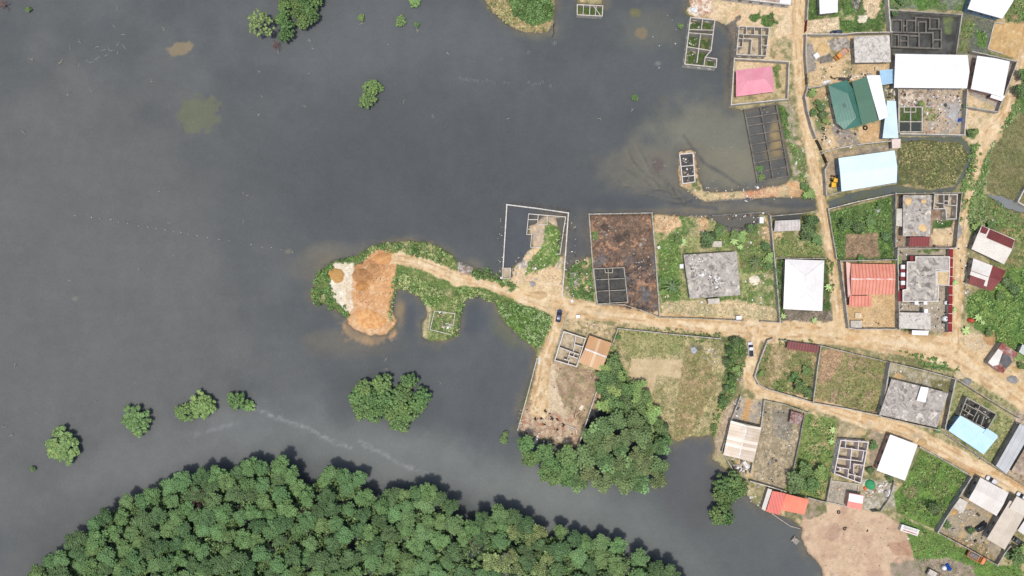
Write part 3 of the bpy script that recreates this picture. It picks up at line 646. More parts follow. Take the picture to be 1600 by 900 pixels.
def build_water():
    st = 2.5
    F = Field(np.arange(-110, 1712, st), np.arange(-110, 1012, st))
    LD = np.full(F.sh, -60.0)
    for p in LAND:
        w, d = F.poly(p, 60); LD[w] = np.maximum(LD[w], d)
    for p in PONDS:
        w, d = F.poly(p, 30); LD[w] = np.minimum(LD[w], -d)
    allw = (slice(None), slice(None))
    base = C(94,98,99); F.col[:] = base
    def blob(x, y, rx, ry, c, op=.7, amp=.5, nz=22, a=0.0):
        ca, sa = math.cos(a), math.sin(a)
        X, Y = F.X - x, F.Y - y
        d = np.hypot((X * ca + Y * sa) / rx, (-X * sa + Y * ca) / ry)
        if op >= .9 and rx < 60: m = sstep(1.1, .8, d + amp * (F.n[nz] - .5) * 2 + .4 * (F.n[4] - .5))
        else: m = sstep(1.25, .35, d + amp * (F.n[nz] - .5) * 2)
        F.paint(allw, m, c, op=op)
    F.paint(allw, sstep(.38, .62, F.n[60]) * .6, C(88,92,93))
    blob(80, 480, 420, 520, C(109,110,108), .75, .3, 60)
    blob(560, 60, 260, 90, C(106,109,110), .6, .3, 60)
    blob(660, 290, 330, 130, C(86,89,90), .75, .4, 60)
    blob(640, 720, 330, 60, C(120,124,121), .8, .3, 60, .2)
    blob(950, 820, 220, 80, C(120,125,122), .7, .3, 60, .3)
    blob(300, 700, 260, 50, C(117,120,120), .6, .3, 60, -.3)
    blob(1160, 800, 130, 110, C(98,101,100), .9, .3, 60)
    blob(1080, 760, 60, 90, C(94,95,96), .8, .3, 60)
    blob(770, 620, 60, 110, C(92,95,98), .8, .4, 22, .3)
    blob(1120, 225, 125, 80, C(124,123,110), .9, .35, 22)
    blob(1030, 266, 100, 48, C(116,113,102), .85, .4, 22)
    blob(1150, 262, 80, 42, C(130,127,110), .8, .35, 22)
    blob(1020, 45, 60, 35, C(114,116,106), .5, .4, 22)
    blob(1150, 325, 110, 12, C(120,116,106), .8, .3, 22)
    blob(1110, 329, 160, 5, C(128,118,102), .6, .4, 9)
    blob(960, 318, 70, 16, C(84,88,92), .7, .4, 22)
    blob(578, 512, 44, 25, C(206,166,118), .93, .28, 9)
    w, d = F.poly([(1163,171),(1213,163),(1233,275),(1184,284)], 8); F.paint(w, sstep(-1, 2, d), C(98,99,99), C(88,89,90), 14, op=.85)
    blob(1214, 214, 13, 34, C(168,148,104), .85, .4, 9)
    blob(1206, 240, 14, 16, C(140,128,100), .6, .4, 9)
    blob(550, 535, 80, 26, C(116,110,98), .55, .4, 22)
    blob(624, 487, 12, 24, C(146,128,98), .85, .3, 9)
    blob(500, 420, 54, 34, C(112,108,98), .6, .4, 22)
    blob(528, 393, 48, 18, C(120,116,104), .5, .4, 22)
    blob(800, 520, 40, 22, C(104,108,88), .7, .4, 22, .7)
    blob(740, 500, 22, 32, C(82,88,94), .7, .4, 22)
    blob(640, 500, 14, 24, C(84,88,94), .7, .3, 22)
    blob(845, 40, 40, 26, C(116,116,104), .6, .4, 22)
    blob(905, 395, 22, 60, C(88,90,96), .6, .4, 22)
    blob(906, 360, 10, 40, C(104,102,98), .6, .4, 22)
    # drowned shoals
    blob(283, 76, 20, 11, C(138,126,104), .92, .35, 9, -.15)
    blob(312, 178, 34, 27, C(108,112,94), .92, .5, 9)
    blob(302, 198, 18, 12, C(108,112,94), .92, .3, 9)
    blob(1002, 52, 10, 9, C(132,120,98), .9, .2, 9)
    blob(992, 20, 9, 8, C(122,120,84), .8, .4, 9)
    blob(1027, 258, 13, 14, C(104,94,92), .8, .3, 9)
    blob(1028, 99, 5, 4, C(134,132,126), .6, .2, 9)
    blob(117, 467, 6, 4, C(134,134,122), .6, .2, 9); blob(450, 393, 6, 4, C(128,126,112), .6, .2, 9)
    # turbid shallows round the land
    sh = sstep(-16, 0, LD + (F.n[14] - .5) * 22)
    F.paint(allw, sh * .62, C(122,116,98), C(96,98,96), 22)
    sh = sstep(-5, 0, LD + (F.n[9] - .5) * 8)
    F.paint(allw, sh * .5, C(128,112,88), C(78,78,76), 14)
    # channel traces over the mud
    for pts in ([(1068,212,2),(1085,235,3),(1100,255,3),(1130,272,3),(1158,292,2)], [(1050,318,4),(1120,326,5)], [(1190,318,5),(1230,322,6),(1270,320,6)]):
        w, d, lat = F.line(pts); F.paint(w, sstep(-3, 2, d + (F.n[9][w] - .5) * 4), C(88,89,90), op=.75)
    for wx, wy, ww in ():
        w, d, lat = F.line([(wx,wy,ww),(wx+22,wy+16,ww),(wx+30,wy+34,2)]); F.paint(w, sstep(-3,2,d+(F.n[9][w]-.5)*5), C(84,86,88), op=.6)
    RR = np.random.default_rng(8)
    for sx, sy in ((985,236),(1000,232),(1012,240),(972,258),(996,262),(1022,268),(1036,276),(960,280),(1050,296)):
        tx, ty = 1075 + RR.uniform(-14, 16), 318 + RR.uniform(-4, 2); pl = []
        for k in range(7):
            u = k / 6; pl.append((sx + (tx - sx) * u ** 1.15 + RR.normal(0, 2.5), sy + (ty - sy) * u ** .85 + RR.normal(0, 2.5), .8 + 2.2 * u))
        w, d, lat = F.line(pl); F.paint(w, sstep(-1.6, 1.2, d + (F.n[9][w] - .5) * 2.5), C(80,82,83), op=.75)
        w, d, lat = F.line([(x - 5, y - 3, 1.4) for x, y, _ in pl]); F.paint(w, sstep(-2, 1, d), C(132,126,108), op=.3)
    # foam line
    for pts, op in (([(392,634,3),(420,648,5),(455,661,5),(480,668,4),(505,682,5),(530,694,4),(548,700,2)], .55), ([(560,690,2),(575,698,5),(600,710,4),(625,724,3),(645,733,5),(680,742,3)], .4), ([(300,680,4),(340,670,5),(372,660,4)], .22)):
        w, d, lat = F.line(pts)
        F.paint(w, sstep(-4, 4, d + (F.n[9][w] - .5) * 9) * sstep(.25, .62, F.n[4][w]), C(168,170,172), op=op)
    # interior ponds
    for p, c, c2 in ((PONDS[0], C(98,100,97), C(70,70,68)), (PONDS[1], C(96,102,104), C(104,110,92)), (PONDS[2], C(130,134,134), None), (PONDS[6], C(72,78,76), None), (PONDS[4], C(84,86,88), None), (PONDS[3], C(106,104,98), None), (PONDS[5], C(66,68,70), None), (PONDS[7], C(88,92,96), None)):
        w, d = F.poly(p, 8); F.paint(w, sstep(-4, 0, d), c, c2, 14)
    w, d = F.poly([(1474,28),(1490,28),(1488,52),(1476,54)], 6); F.paint(w, sstep(-2, 2, d + (F.n[9][w]-.5)*6), C(118,132,82), C(98,104,84), 4)
    xs = np.concatenate([[-14000, -6000, -2000, -700], F.xs, [2400, 3600, 8000, 16000]])
    ys = np.concatenate([[-14000, -6000, -2000, -700], F.ys, [1700, 3000, 7000, 15000]])
    col = np.pad(F.col, ((4, 4), (4, 4), (0, 0)), mode='edge')
    X, Y = np.meshgrid(xs, ys); ny, nx = X.shape
    V = np.stack([(X - 800) * S, (450 - Y) * S, np.zeros_like(X)], -1).reshape(-1, 3)
    idx = np.arange(ny * nx).reshape(ny, nx)
    q = np.stack([idx[1:, :-1], idx[1:, 1:], idx[:-1, 1:], idx[:-1, :-1]], -1).reshape(-1, 4)
    m = attr_mat('lake_water', rough=.6, fine=((1.2, .07), (.25, .05), (.06, .06), (.02, .04)), bump=.12, bd=.05, spec=.05)
    m.node_tree.nodes["Principled BSDF"].inputs['IOR'].default_value = 1.33
    tag(np_mesh('water', V, q, col.reshape(-1, 3), m, smooth=True), kind='structure')
build_water()
# ------------------------------------------------------------------ plants
LEAF = attr_mat('leaves', rough=.7, fine=((1.5, .12),), bump=0, spec=.12, objrand=.09)
BUSH = attr_mat('bush_leaves', rough=.75, fine=((1.2, .18), (.3, .12)), bump=0, spec=.12)
BARK = mat('bark', C(120,104,90), C(92,80,70), scale=2.0)
PALEBARK = mat('bleached_wood', C(190,182,170), C(156,148,138), scale=2.0)

def desat(c, k=.26):
    c = np.asarray(c); l = (c * np.array([.3, .6, .1])).sum(-1, keepdims=True); return c * (1 - k) + l * k
def leaf_quads(ctr, nrm, size, rng, asp=1.5, jit=.5):
    n = len(ctr); nr = nrm + rng.normal(0, jit, (n, 3)); nr /= np.linalg.norm(nr, axis=1)[:, None] + 1e-9
    u = np.cross(nr, rng.normal(0, 1, (n, 3))); u /= np.linalg.norm(u, axis=1)[:, None] + 1e-9; v = np.cross(nr, u)
    s = (size * rng.uniform(.65, 1.25, n))[:, None]
    a, b = u * s * .5 * asp, v * s * .5
    return np.stack([ctr - a, ctr - b * .9, ctr + a, ctr + b * .9], 1).reshape(-1, 3)

def _sphere(n, m):
    vs = [];  fs = []
    for j in range(m + 1):
        t = math.pi * j / m
        for i in range(n):
            a = 2 * math.pi * i / n; vs.append((math.sin(t) * math.cos(a), math.sin(t) * math.sin(a), math.cos(t)))
    for j in range(m):
        for i in range(n): fs.append((j * n + i, (j + 1) * n + i, (j + 1) * n + (i + 1) % n, j * n + (i + 1) % n))
    return np.array(vs), np.array(fs)
SPH = _sphere(7, 5)

def crown_arrays(R, hz, z0, npuff, pr, nleaf, ls, col, seed, flat=1.0, cvar=.18, yel=.0, lobes=0, jit=.32):
    """a crown of rounded leaf puffs over a dome: leaf faces round slightly darker solid cores"""
    r = np.random.default_rng(seed); V = []; Cc = []; CV = []; CF = []; CC = []; off = 0
    # sunflower spacing over the dome, or over several smaller domes (lobes)
    lob = r.uniform(0, 6.28, 3); pts = []
    if lobes:
        Rl = R * .62 / math.sqrt(lobes) * 1.75; per = npuff // lobes
        for L_ in range(lobes):
            t = (L_ + .5) / lobes; rho = math.sqrt(t) * .68 * (lobes > 1); a0 = L_ * 2.39996 + lob[0] + r.normal(0, .15)
            lx, ly = R * rho * math.cos(a0), R * rho * math.sin(a0); lz = z0 + hz * (1 - rho ** 2) * .8 + r.normal(0, .18 * hz); rl = Rl * r.uniform(.8, 1.12); lt = 1 + r.normal(0, cvar)
            for i in range(per):
                u = math.sqrt((i + .5) / per); a = i * 2.39996 + lob[1]; pts.append((lx + rl * u * math.cos(a), ly + rl * u * math.sin(a), lz + rl * .85 * (math.sqrt(max(0, 1 - (u * .93) ** 2)) - .4) + r.normal(0, .06), lt))
    else:
        for i in range(npuff):
            t = (i + .5) / npuff; rho = math.sqrt(t); a = i * 2.39996 + r.normal(0, .25)
            k = 1 + .09 * math.sin(2 * a + lob[0]) + .08 * math.sin(3 * a + lob[1]) + .05 * math.sin(5 * a + lob[2])
            pts.append((R * rho * k * math.cos(a), R * rho * k * math.sin(a), z0 + hz * (1 - rho ** 2.2 * flat) + r.normal(0, .12 * pr + .05 * hz), 1.0))
    for x, y, z, lt in pts:
        q = pr * r.uniform(.82, 1.15); c = np.array([x, y, z])
        tone = np.array(col) * lt * (1 + r.normal(0, cvar * (.5 if lobes else 1))); 
        if r.random() < yel: tone = tone * np.array([1.5, 1.2, .8])
        tone = tone.clip(.004, .6)
        d = r.normal(0, 1, (nleaf, 3)); d[:, 2] = np.abs(d[:, 2]) * .9 - .15; d /= np.linalg.norm(d, axis=1)[:, None]
        ctr = c + d * q * r.uniform(.72, 1.1, (nleaf, 1)) * np.array([1, 1, .8])
        V.append(leaf_quads(ctr, d, ls, r, 1.4, jit)); Cc.append(np.repeat(tone * (1 + r.normal(0, .12, (nleaf, 1))), 4, 0))
        sv = SPH[0] * q * .74 * np.array([1, 1, .8]) * (1 + r.normal(0, .05, (len(SPH[0]), 1))) + c
        CV.append(sv); CF.append(SPH[1] + off); off += len(sv); CC.append(np.tile(tone * .9, (len(sv), 1)))
    LV = np.concatenate(V); LC = np.concatenate(Cc).clip(.002, .7)
    F = np.concatenate([np.arange(len(LV)).reshape(-1, 4), np.concatenate(CF) + len(LV)])
    return np.concatenate([LV] + CV), F, np.concatenate([LC] + CC).clip(.002, .7)

def make_tree(name, label, cat, R, hz, z0, npuff, pr, nleaf, ls, col, seed, trunk=.16, bark=None, yel=0.0, cvar=.18, flat=1.0, limbs=5, group=None, lobes=0):
    t = thing(name, label, cat, (0, 0, 0), 0, group)
    V, F, Cc = crown_arrays(R, hz, z0, npuff, pr, nleaf, ls, col, seed, flat, cvar, yel, lobes)
    np_mesh('crown', V, F, desat(Cc) * np.array([1.08, 1.03, .98]), LEAF, t)
    b = MB(); r = random.Random(seed)
    b.tube((0, 0, -.5), (r.uniform(-.2, .2), r.uniform(-.2, .2), z0 * .8), trunk, trunk * .7, 7)
    for i in range(limbs):
        a = i * 6.28 / limbs + r.uniform(-.3, .3); q = R * r.uniform(.45, .75)
        b.tube((0, 0, z0 * .35 + r.random() * z0 * .3), (q * math.cos(a), q * math.sin(a), z0 + hz * .4), trunk * .5, trunk * .2, 5)
    for i in range(4):   # flared roots
        a = i * 1.57 + r.uniform(-.4, .4); b.tube((trunk * 4 * math.cos(a), trunk * 4 * math.sin(a), -.6), (0, 0, z0 * .35), trunk * .35, trunk * .4, 4)
    b.build('trunk', bark or BARK, t, smooth=True)
    return t

GM = C(88,130,70, 1.42); GMD = C(80,118,66, 1.36)
# --- forest on the south bank
FOREST = [(42,903),(70,868),(110,842),(150,808),(185,772),(230,766),(268,742),(310,722),(360,722),(400,714),(440,716),(480,746),(520,728),(556,736),(600,766),(640,756),(684,756),(712,784),(735,806),(765,790),(806,800),(840,818),(880,826),(912,838),(955,838),(1000,860),(1044,878),(1080,905),(1110,960),(-20,960),(0,930)]
def inside(p, poly):
    x, y = p; c = False
    for i in range(len(poly)):
        (ax, ay), (bx, by) = poly[i], poly[i - 1]
        if (ay > y) != (by > y) and x < (bx - ax) * (y - ay) / (by - ay) + ax: c = not c
    return c
def edge_dist(p, poly):
    d = 1e9
    for i in range(len(poly)):
        (ax, ay), (bx, by) = poly[i], poly[i - 1]; ex, ey = bx - ax, by - ay
        t = max(0, min(1, ((p[0] - ax) * ex + (p[1] - ay) * ey) / (ex * ex + ey * ey + 1e-9)))
        d = min(d, math.hypot(p[0] - ax - ex * t, p[1] - ay - ey * t))
    return d
def pack(poly, r0, r1, n, seed, margin=.75, overlap=.78, tries=40):
    R = random.Random(seed); xs = [p[0] for p in poly]; ys = [p[1] for p in poly]; out = []
    for _ in range(n * tries):
        p = (R.uniform(min(xs), max(xs)), R.uniform(min(ys), max(ys))); r = R.uniform(r0, r1)
        if not inside(p, poly) or edge_dist(p, poly) < r * margin: continue
        if all(math.hypot(p[0] - q[0], p[1] - q[1]) > (r + q[2]) * overlap for q in out): out.append((p[0], p[1], r))
        if len(out) >= n: break
    return out
def place_tree(proto, first, px, py, rpx, baseR, hcrown, rz, label=None, group=None, zs=1.0, cat=None):
    x, y = P(px, py, hcrown); s = rpx * S / baseR
    if first.get(proto.name) is None:
        first[proto.name] = True; o = proto
        o.location = (x, y, 0); o.rotation_euler = (0, 0, rz); o.scale = (s, s, zs)
        if label: o['label'] = label
        if group: o['group'] = group
        if cat: o['category'] = cat
        return o
    return dup(proto, (x, y, 0), rz, (s, s, zs), label, group, cat)
USED = {}
FL = 'mangrove tree with dense clumped green crown in the forest along the south bank'
FG = 'mangrove trees of the south bank forest'
protos = [make_tree('mangrove_tree', FL, 'tree', 2.9, 1.3, 5.5, 128, .42, 26, .24,
                    (GM, GMD, C(94,136,68,1.42), C(84,122,68,1.36), C(90,128,64,1.42), GM)[i], 100 + i, group=FG, cvar=.12, lobes=8) for i in range(6)]
R_ = random.Random(3)
holes = [(315,778,12), (738,868,10), (480,792,9), (500,838,10), (838,862,12), (800,884,8)]
spots = [s for s in pack(FOREST, 10, 14.5, 288, 5, .5, .80, 160) if all(math.hypot(s[0]-h[0], s[1]-h[1]) > h[2] for h in holes)]
yl = make_tree('mangrove_tree', FL, 'tree', 2.9, 1.3, 5.5, 100, .46, 26, .26, C(118,138,72,1.55), 140, group=FG, cvar=.16, lobes=5)
for i, (x, y, r) in enumerate(spots):
    if 742 < x < 872 and y > 825 and i % 2 == 0:
        place_tree(yl, USED, x, y, r * 1.12, 2.9, 6.6, i * .7, 'yellowing mangrove crown among the bleached dead trees in the east of the forest', 'yellowing mangroves in the east of the forest'); continue
    fr = edge_dist((x, y), FOREST[:27]) < 17 and y < 895
    place_tree(protos[i % 6], USED, x, y, r * 1.22, 2.9, 6.6, R_.uniform(0, 6.28), 'mangrove tree in the front row of the south bank forest, crown overhanging the lake' if fr else None, 'front row mangroves of the south bank forest' if fr else None, zs=R_.uniform(.8, 1.2))
print('forest trees', len(spots))

def dead_tree(label, px, py, R, seed, h=5.5, name='dead_tree', cat='dead tree', lean=(0, 0), group=None, mt=None, n=9):
    r = random.Random(seed); x, y = P(px, py, h * .6)
    t = thing(name, label, cat, (x, y, -.3), 0, group); b = MB(); k = MB()
    top = (x + lean[0], y + lean[1], h * .55)
    b.tube((x, y, -.5), top, .2, .13, 7)
    for i in range(n):
        a = i * 6.28 / n + r.uniform(-.4, .4); q = R * r.uniform(.55, 1); z = h * r.uniform(.75, 1.05)
        e = (top[0] + q * math.cos(a) + lean[0] * .4, top[1] + q * math.sin(a) + lean[1] * .4, z)
        s0 = tuple(top[j] * .8 + (x, y, 0)[j] * .2 for j in range(3)); k.tube(s0, e, .09, .035, 5)
        for c in range(4):
            u = r.uniform(.4, .95); m = tuple(s0[j] + (e[j] - s0[j]) * u for j in range(3)); a2 = a + r.choice((-1, 1)) * r.uniform(.4, 1.1); l = R * r.uniform(.25, .5)
            k.tube(m, (m[0] + l * math.cos(a2), m[1] + l * math.sin(a2), m[2] + r.uniform(0, .8)), .045, .02, 4)
    b.build('trunk', mt or PALEBARK, t, smooth=True); k.build('branches', mt or PALEBARK, t)
    return t
RED = mat('red_brown_wood', C(150,112,100), C(110,84,78), scale=2.0)
dead_tree('dead reddish mangrove with fan of bare branches in the west of the forest', 315, 778, 3.2, 1, mt=RED, n=14, h=8.5)
dead_tree('pale bare tree skeleton by the dark gap in the middle of the forest', 480, 800, 2.2, 2, mt=RED, h=8.5)
dead_tree('bare brown tree in the narrow gap in the east of the forest', 742, 832, 2.2, 3, mt=RED, lean=(0, -2.5), h=8.5)
dead_tree('upper of two bleached dead crowns in the east of the forest', 790, 868, 2.1, 4, n=12, h=9)
dead_tree('bleached dead crown nearest the bottom edge in the east of the forest', 798, 892, 2.6, 5, n=14, h=9)
dead_tree('bare brown tree leaning over a dark gap, east part of the forest', 830, 858, 2.6, 6, mt=RED, n=12, h=8.5)

# --- mangroves standing in the open water
small = [make_tree('mangrove_tree', 'round mangrove', 'tree', 2.0, 1.5, 1.9, 62, .36, 36, .24, c, 200 + i, cvar=.10, yel=.02) for i, c in enumerate((C(98,138,66,1.5), C(90,130,64,1.5), C(104,144,66,1.5)))]
LONE = [(96,697,25,'round mangrove standing alone in open water at the far left'),
 (212,656,21,'round mangrove alone in the water, second from the left of a row of small mangroves'),
 (315,634,19,'larger round mangrove crown touching a smaller one left of it in open water'),
 (288,645,14,'smaller mangrove crown joined to the left side of a larger one in open water'),
 (370,627,14,'oblong low mangrove at the pale foam line, its left half'),
 (388,634,9,'yellow tipped end of the low mangrove at the start of the foam line'),
 (580,136,12,'upper crown of the small mangrove clump alone in the northern water'),
 (573,156,12,'lower crown of the small mangrove clump alone in the northern water'),
 (593,137,6,'tiny light crown on the right of the small northern mangrove clump'),
 (648,1,9,'little mangrove cut by the top edge of the water view'),
 (626,32,8,'bright oval mangrove bush in water near the top, biggest of three'),
 (564,27,5,'small round mangrove bush with a stick below it near the top'),
 (651,38,4,'tiny mangrove bush beside a floating brown log near the top'),
 (787,688,6,'small bright sapling in the water west of the walled yard corner'),
 (790,678,4,'tiny sapling tip just above a slightly larger one in the water'),
 (50,733,4,'tiny green shoot in the water below the leftmost mangrove'),
 (992,152,5,'small olive seedling mangrove out in the turbid northern water'),
 (1064,40,4,'small sprig in the water left of the flooded house walls'),
 (43,14,4,'small green shoot beside the dead roots in the top left corner'),
 (1188,263,5,'upper of two dark shrubs in the lowest cell of the flooded foundation grid'),
 (1190,277,5,'lower of two dark shrubs in the lowest cell of the flooded foundation grid')]
for i, (x, y, r, lb) in enumerate(LONE):
    hh = 2.6 if r > 10 else 1.2
    place_tree(small[i % 3], USED, x, y, r * 1.02, 2.0, hh, i * 1.3, lb, zs=1.0 if r > 10 else .4)
BIG = [(548,622),(556,600),(585,586),(603,588),(620,602),(636,586),(650,590),(652,606),(671,616),(664,632),(652,642),(646,664),(618,671),(600,655),(568,657),(552,642)]
for i, (x, y, r) in enumerate(sorted(pack(BIG, 10, 15, 26, 8, .6, .66))):
    place_tree(small[i % 2], USED, x, y, r * 1.15, 2.0, 3.4, i * .9, ORD[i] + ' crown from the left in the big mangrove clump north of the foam line', 'crowns of the big mangrove clump in the water', zs=1.35)
TOP = [(436,-30),(502,-30),(499,14),(488,40),(474,42),(462,30),(458,52),(444,64),(432,58),(436,36),(430,10)]
for i, (x, y, r) in enumerate(sorted(pack(TOP, 8, 12, 24, 9, .55, .66))):
    place_tree(small[(i % 2)], USED, x, y, r * 1.15, 2.0, 3.4, i * .9, ORD[i] + ' crown from the left in the dark green clump at the top edge', 'crowns of the mangrove clump at the top edge', zs=1.4)
EAST = [(1114,748),(1140,738),(1158,748),(1166,768),(1152,792),(1142,818),(1120,820),(1112,790)]
for i, (x, y, r) in enumerate(sorted(pack(EAST, 9, 13, 14, 10, .55, .66), key=lambda q: q[1])):
    place_tree(small[(i % 2)], USED, x, y, r * 1.15, 2.0, 3.8, i * .9, ORD[i] + ' crown from the top in the narrow shore clump west of the bright red roof', 'crowns of the shore clump near the red roof', zs=1.6)
pt = make_tree('pale_tree', 'sparse pale green leaning tree with bare roots showing at the top edge', 'tree', 3.6, 2.4, 4.0, 74, .44, 40, .26, C(112,144,74,1.6), 300, bark=PALEBARK, cvar=.2, limbs=9, trunk=.2)
place_tree(pt, USED, 406, 36, 20, 3.6, 5.0, .4)
dead_tree('bare pink brown root mass below the pale leaning tree', 424, 58, 1.6, 21, h=2.2, name='root_mass', cat='roots', mt=RED, lean=(1.5, -2.5), n=10)
dead_tree('bare brown roots sticking out of the water in the top left corner', 6, 8, 2.2, 22, h=2.2, name='root_mass', cat='roots', mt=RED, n=10)

# --- dark grove south of the big field
gp = [make_tree('grove_tree', 'tree', 'tree', 3.0, 1.7, 4.4, 84, .5, 30, .28, c, 400 + i, cvar=.17, yel=.05, lobes=6) for i, c in enumerate((C(84,118,62,1.6), C(90,120,64,1.55), C(86,124,60,1.6), C(100,122,68,1.55)))]
GROVE = [(806,690),(822,680),(842,694),(880,704),(905,704),(918,676),(926,656),(950,640),(1000,650),(1040,690),(1050,720),(1036,755),(1000,768),(945,764),(900,772),(850,752),(808,722)]
gs = sorted(pack(GROVE, 11, 17, 60, 11, .5, .66)); nw = sum(1 for g in gs if g[0] < 900 and g[1] > 690); cw = [0, 0]
for i, (x, y, r) in enumerate(gs):
    if x < 900 and y > 690: k, lb, g = 2, ORD[cw[0]] + ' tree from the left in the western tongue of the grove below the walled yard', 'trees in the western tongue of the grove'
    else: k, lb, g = (0, 1, 3)[i % 3], ORD[cw[1]] + ' tree from the left in the dark round eastern part of the shore grove', 'trees in the round eastern part of the grove'
    cw[0 if k == 2 else 1] += 1
    place_tree(gp[k], USED, x, y, r * 1.15, 3.0, 5.4, i * 1.1, lb, g, zs=1.1)
GROVE2 = [(946,552),(968,566),(990,590),(1010,606),(1024,640),(1044,672),(1050,700),(1020,690),(980,660),(950,640),(930,632),(936,600)]
br = [make_tree('broadleaf_tree', 'tree', 'tree', 2.4, 1.3, 2.2, 60, .4, 30, .25, c, 450 + i, cvar=.17, lobes=4) for i, c in enumerate((C(92,128,62,1.5), C(116,148,66,1.5), C(80,110,60,1.45)))]
for i, (x, y, r) in enumerate(sorted(pack(GROVE2, 8, 14, 38, 12, .4, .62), key=lambda q: q[1])):
    place_tree(br[i % 3], USED, x, y, r * 1.15, 2.4, 3.2, i * 1.7, ORD[i] + ' bushy bright tree from the top between the dry field and the walled yard', 'trees between the dry field and the walled yard')

# --- single garden and verge trees
GT = [(1262,362,13,2,'largest dark tree behind the small grey sheeted shed'),(1268,345,10,2,'dark tree at the top of the shed plot beside the north road'),(1276,375,9,0,'small tree along the road wall of the shed plot'),
 (1106,374,13,2,'dark bush at the puddle edge north of the stained slab house'),(1120,364,8,0,'small bush left of the banana plant in the slab house garden'),(1126,356,7,2,'little bush at the puddle in the slab house garden'),(1160,370,9,1,'bright round tree north east of the stained slab house'),(1174,356,8,2,'bush by the grey mud at the top of the slab house garden'),
 (1148,368,8,0,'dark bush joined to the bright round tree in the slab house garden'),(1203,404,9,1,'bright bush against the garden wall beside the white hipped roof'),(1200,415,7,0,'smaller bush below the bright one on the garden wall'),(1196,385,7,2,'dark bush near the top of the garden wall east of the slab house'),
 (1034,438,6,0,'small bush at the left wall west of the slab house'),(1034,456,6,1,'round light bush near the palm west of the slab house'),(1060,376,7,0,'bush above the left corner of the slab house'),
 (1244,752,17,2,'big dark tree in the corner of the green plot above the red roof'),(1266,756,13,0,'green tree right of the big dark one above the orange roof'),(1258,734,12,0,'green bush north of the big dark tree in the green plot'),(1282,738,11,1,'light green bush at the east wall of the green plot'),
 (1151,534,14,2,'dark tree at the corner where the pickup stands'),(1140,548,10,2,'dark bush left of the corner tree by the pickup'),(1136,566,11,2,'bush in the hedge on the east side of the dry field'),(1150,575,9,1,'olive bush in the hedge beside the lane south of the pickup'),(1144,592,10,0,'bush at the lower part of the field hedge'),(1130,626,11,0,'rounded bush at the foot of the hedge by the lane'),(1136,606,9,2,'dark bush between hedge bushes near the lane junction'),
 (1250,604,11,0,'tree beside the grey patch in the lower corner of the curved wall plot'),(1262,612,8,2,'small dark tree at the wall corner of the curved wall plot'),(1240,590,8,0,'bush above the grey patch in the curved wall plot'),(1260,580,8,0,'bush at the east wall of the curved wall plot'),(1190,584,5,1,'small bright bush inside the bend of the curved wall'),
 (1264,302,9,1,'bright round bush at the culvert on the north road'),(1256,292,6,0,'bush beside the bright one at the culvert'),
 (1404,408,7,1,'bright bush on the wall corner of the flat roofed villa'),(1527,352,9,1,'bright tree above the red and white hut by the east path'),(1548,352,7,0,'green bush behind the upper hut by the east path'),
 (1270,145,7,1,'lime green shrub at the wall north west of the green roof'),(1277,160,5,0,'small shrub between white litter and the green roof'),(1283,168,7,2,'dark round shrub west of the green roof'),(1271,176,6,0,'shrub along the road wall west of the green roof'),(1286,180,7,2,'second dark round shrub west of the green roof'),(1290,190,6,1,'lime shrub at the south of the green roof garden'),
 (1365,696,7,0,'small tree left of the plain white roof'),(1360,735,6,2,'dark bush right of the pink walled house shell'),(1390,748,6,2,'dark bush under the plain white roof'),(1480,820,6,0,'bush inside the bottom right walled yard'),(1517,829,6,2,'round dark bush touching the parked dark car'),
 (1460,795,10,2,'dark tree low in the large green plot'),(1590,868,12,0,'large bush in the bottom right corner'),(1598,856,9,1,'light bush at the right edge near the corner'),(1575,866,8,2,'dark bush left of the corner bushes bottom right'),
 (1545,520,6,0,'plant right of the orange tent in the east plot'),(1590,556,9,1,'bright bush beside the rusty sheet hut'),(1596,572,6,0,'bush behind the rusty sheet hut'),(1467,672,5,1,'bright bush at the lane corner of the long slab roof'),
 (1573,440,8,2,'dark bush right of the lower red and white hut'),(1585,452,9,2,'bush right of the lower red and white hut, lower one'),(1562,462,7,0,'pale bush below the lower red and white hut'),(1598,140,12,2,'dark bush at the right edge east of the path'),(1600,118,10,0,'bush at the right edge by the path bend'),(1398,18,7,2,'dark bush at the top left corner of the flooded foundation yard'),(1410,-2,9,2,'bush at the top edge north of the flooded foundation yard'),
 (1508,166,4,0,'sprig at the wall of the white roofed house'),(1516,207,6,2,'dark bush at the start of the marsh'),(1524,205,5,1,'light bush beside the marsh bush'),(1440,163,5,1,'small bright shrub in the debris yard'),(1345,404,6,0,'bush at the plot wall above the salmon roof'),(1374,322,6,0,'bush near the top right of the overgrown plot'),
 (940,606,11,0,'bright tree pressed to the outside of the yard wall'),(946,628,9,1,'lime tree at the wall by the dark water pocket'),(968,606,8,1,'yellowish tree beside the bright wall tree'),
 (1340,355,10,2,'dark bush patch in the middle of the overgrown plot'),(1360,345,9,0,'bush in the upper right of the overgrown plot'),(1320,350,10,0,'bush at the left of the overgrown plot'),(1385,370,8,2,'bush against the east wall of the overgrown plot')]
for i, (x, y, r, k, lb) in enumerate(GT):
    big = r > 9
    place_tree(br[k], USED, x, y, r * (.7 if 1120 < x < 1165 and 520 < y < 640 else 1.05), 2.4, 3.0 if big else 1.5, i * 2.1, lb, zs=1.0 if big else .5)

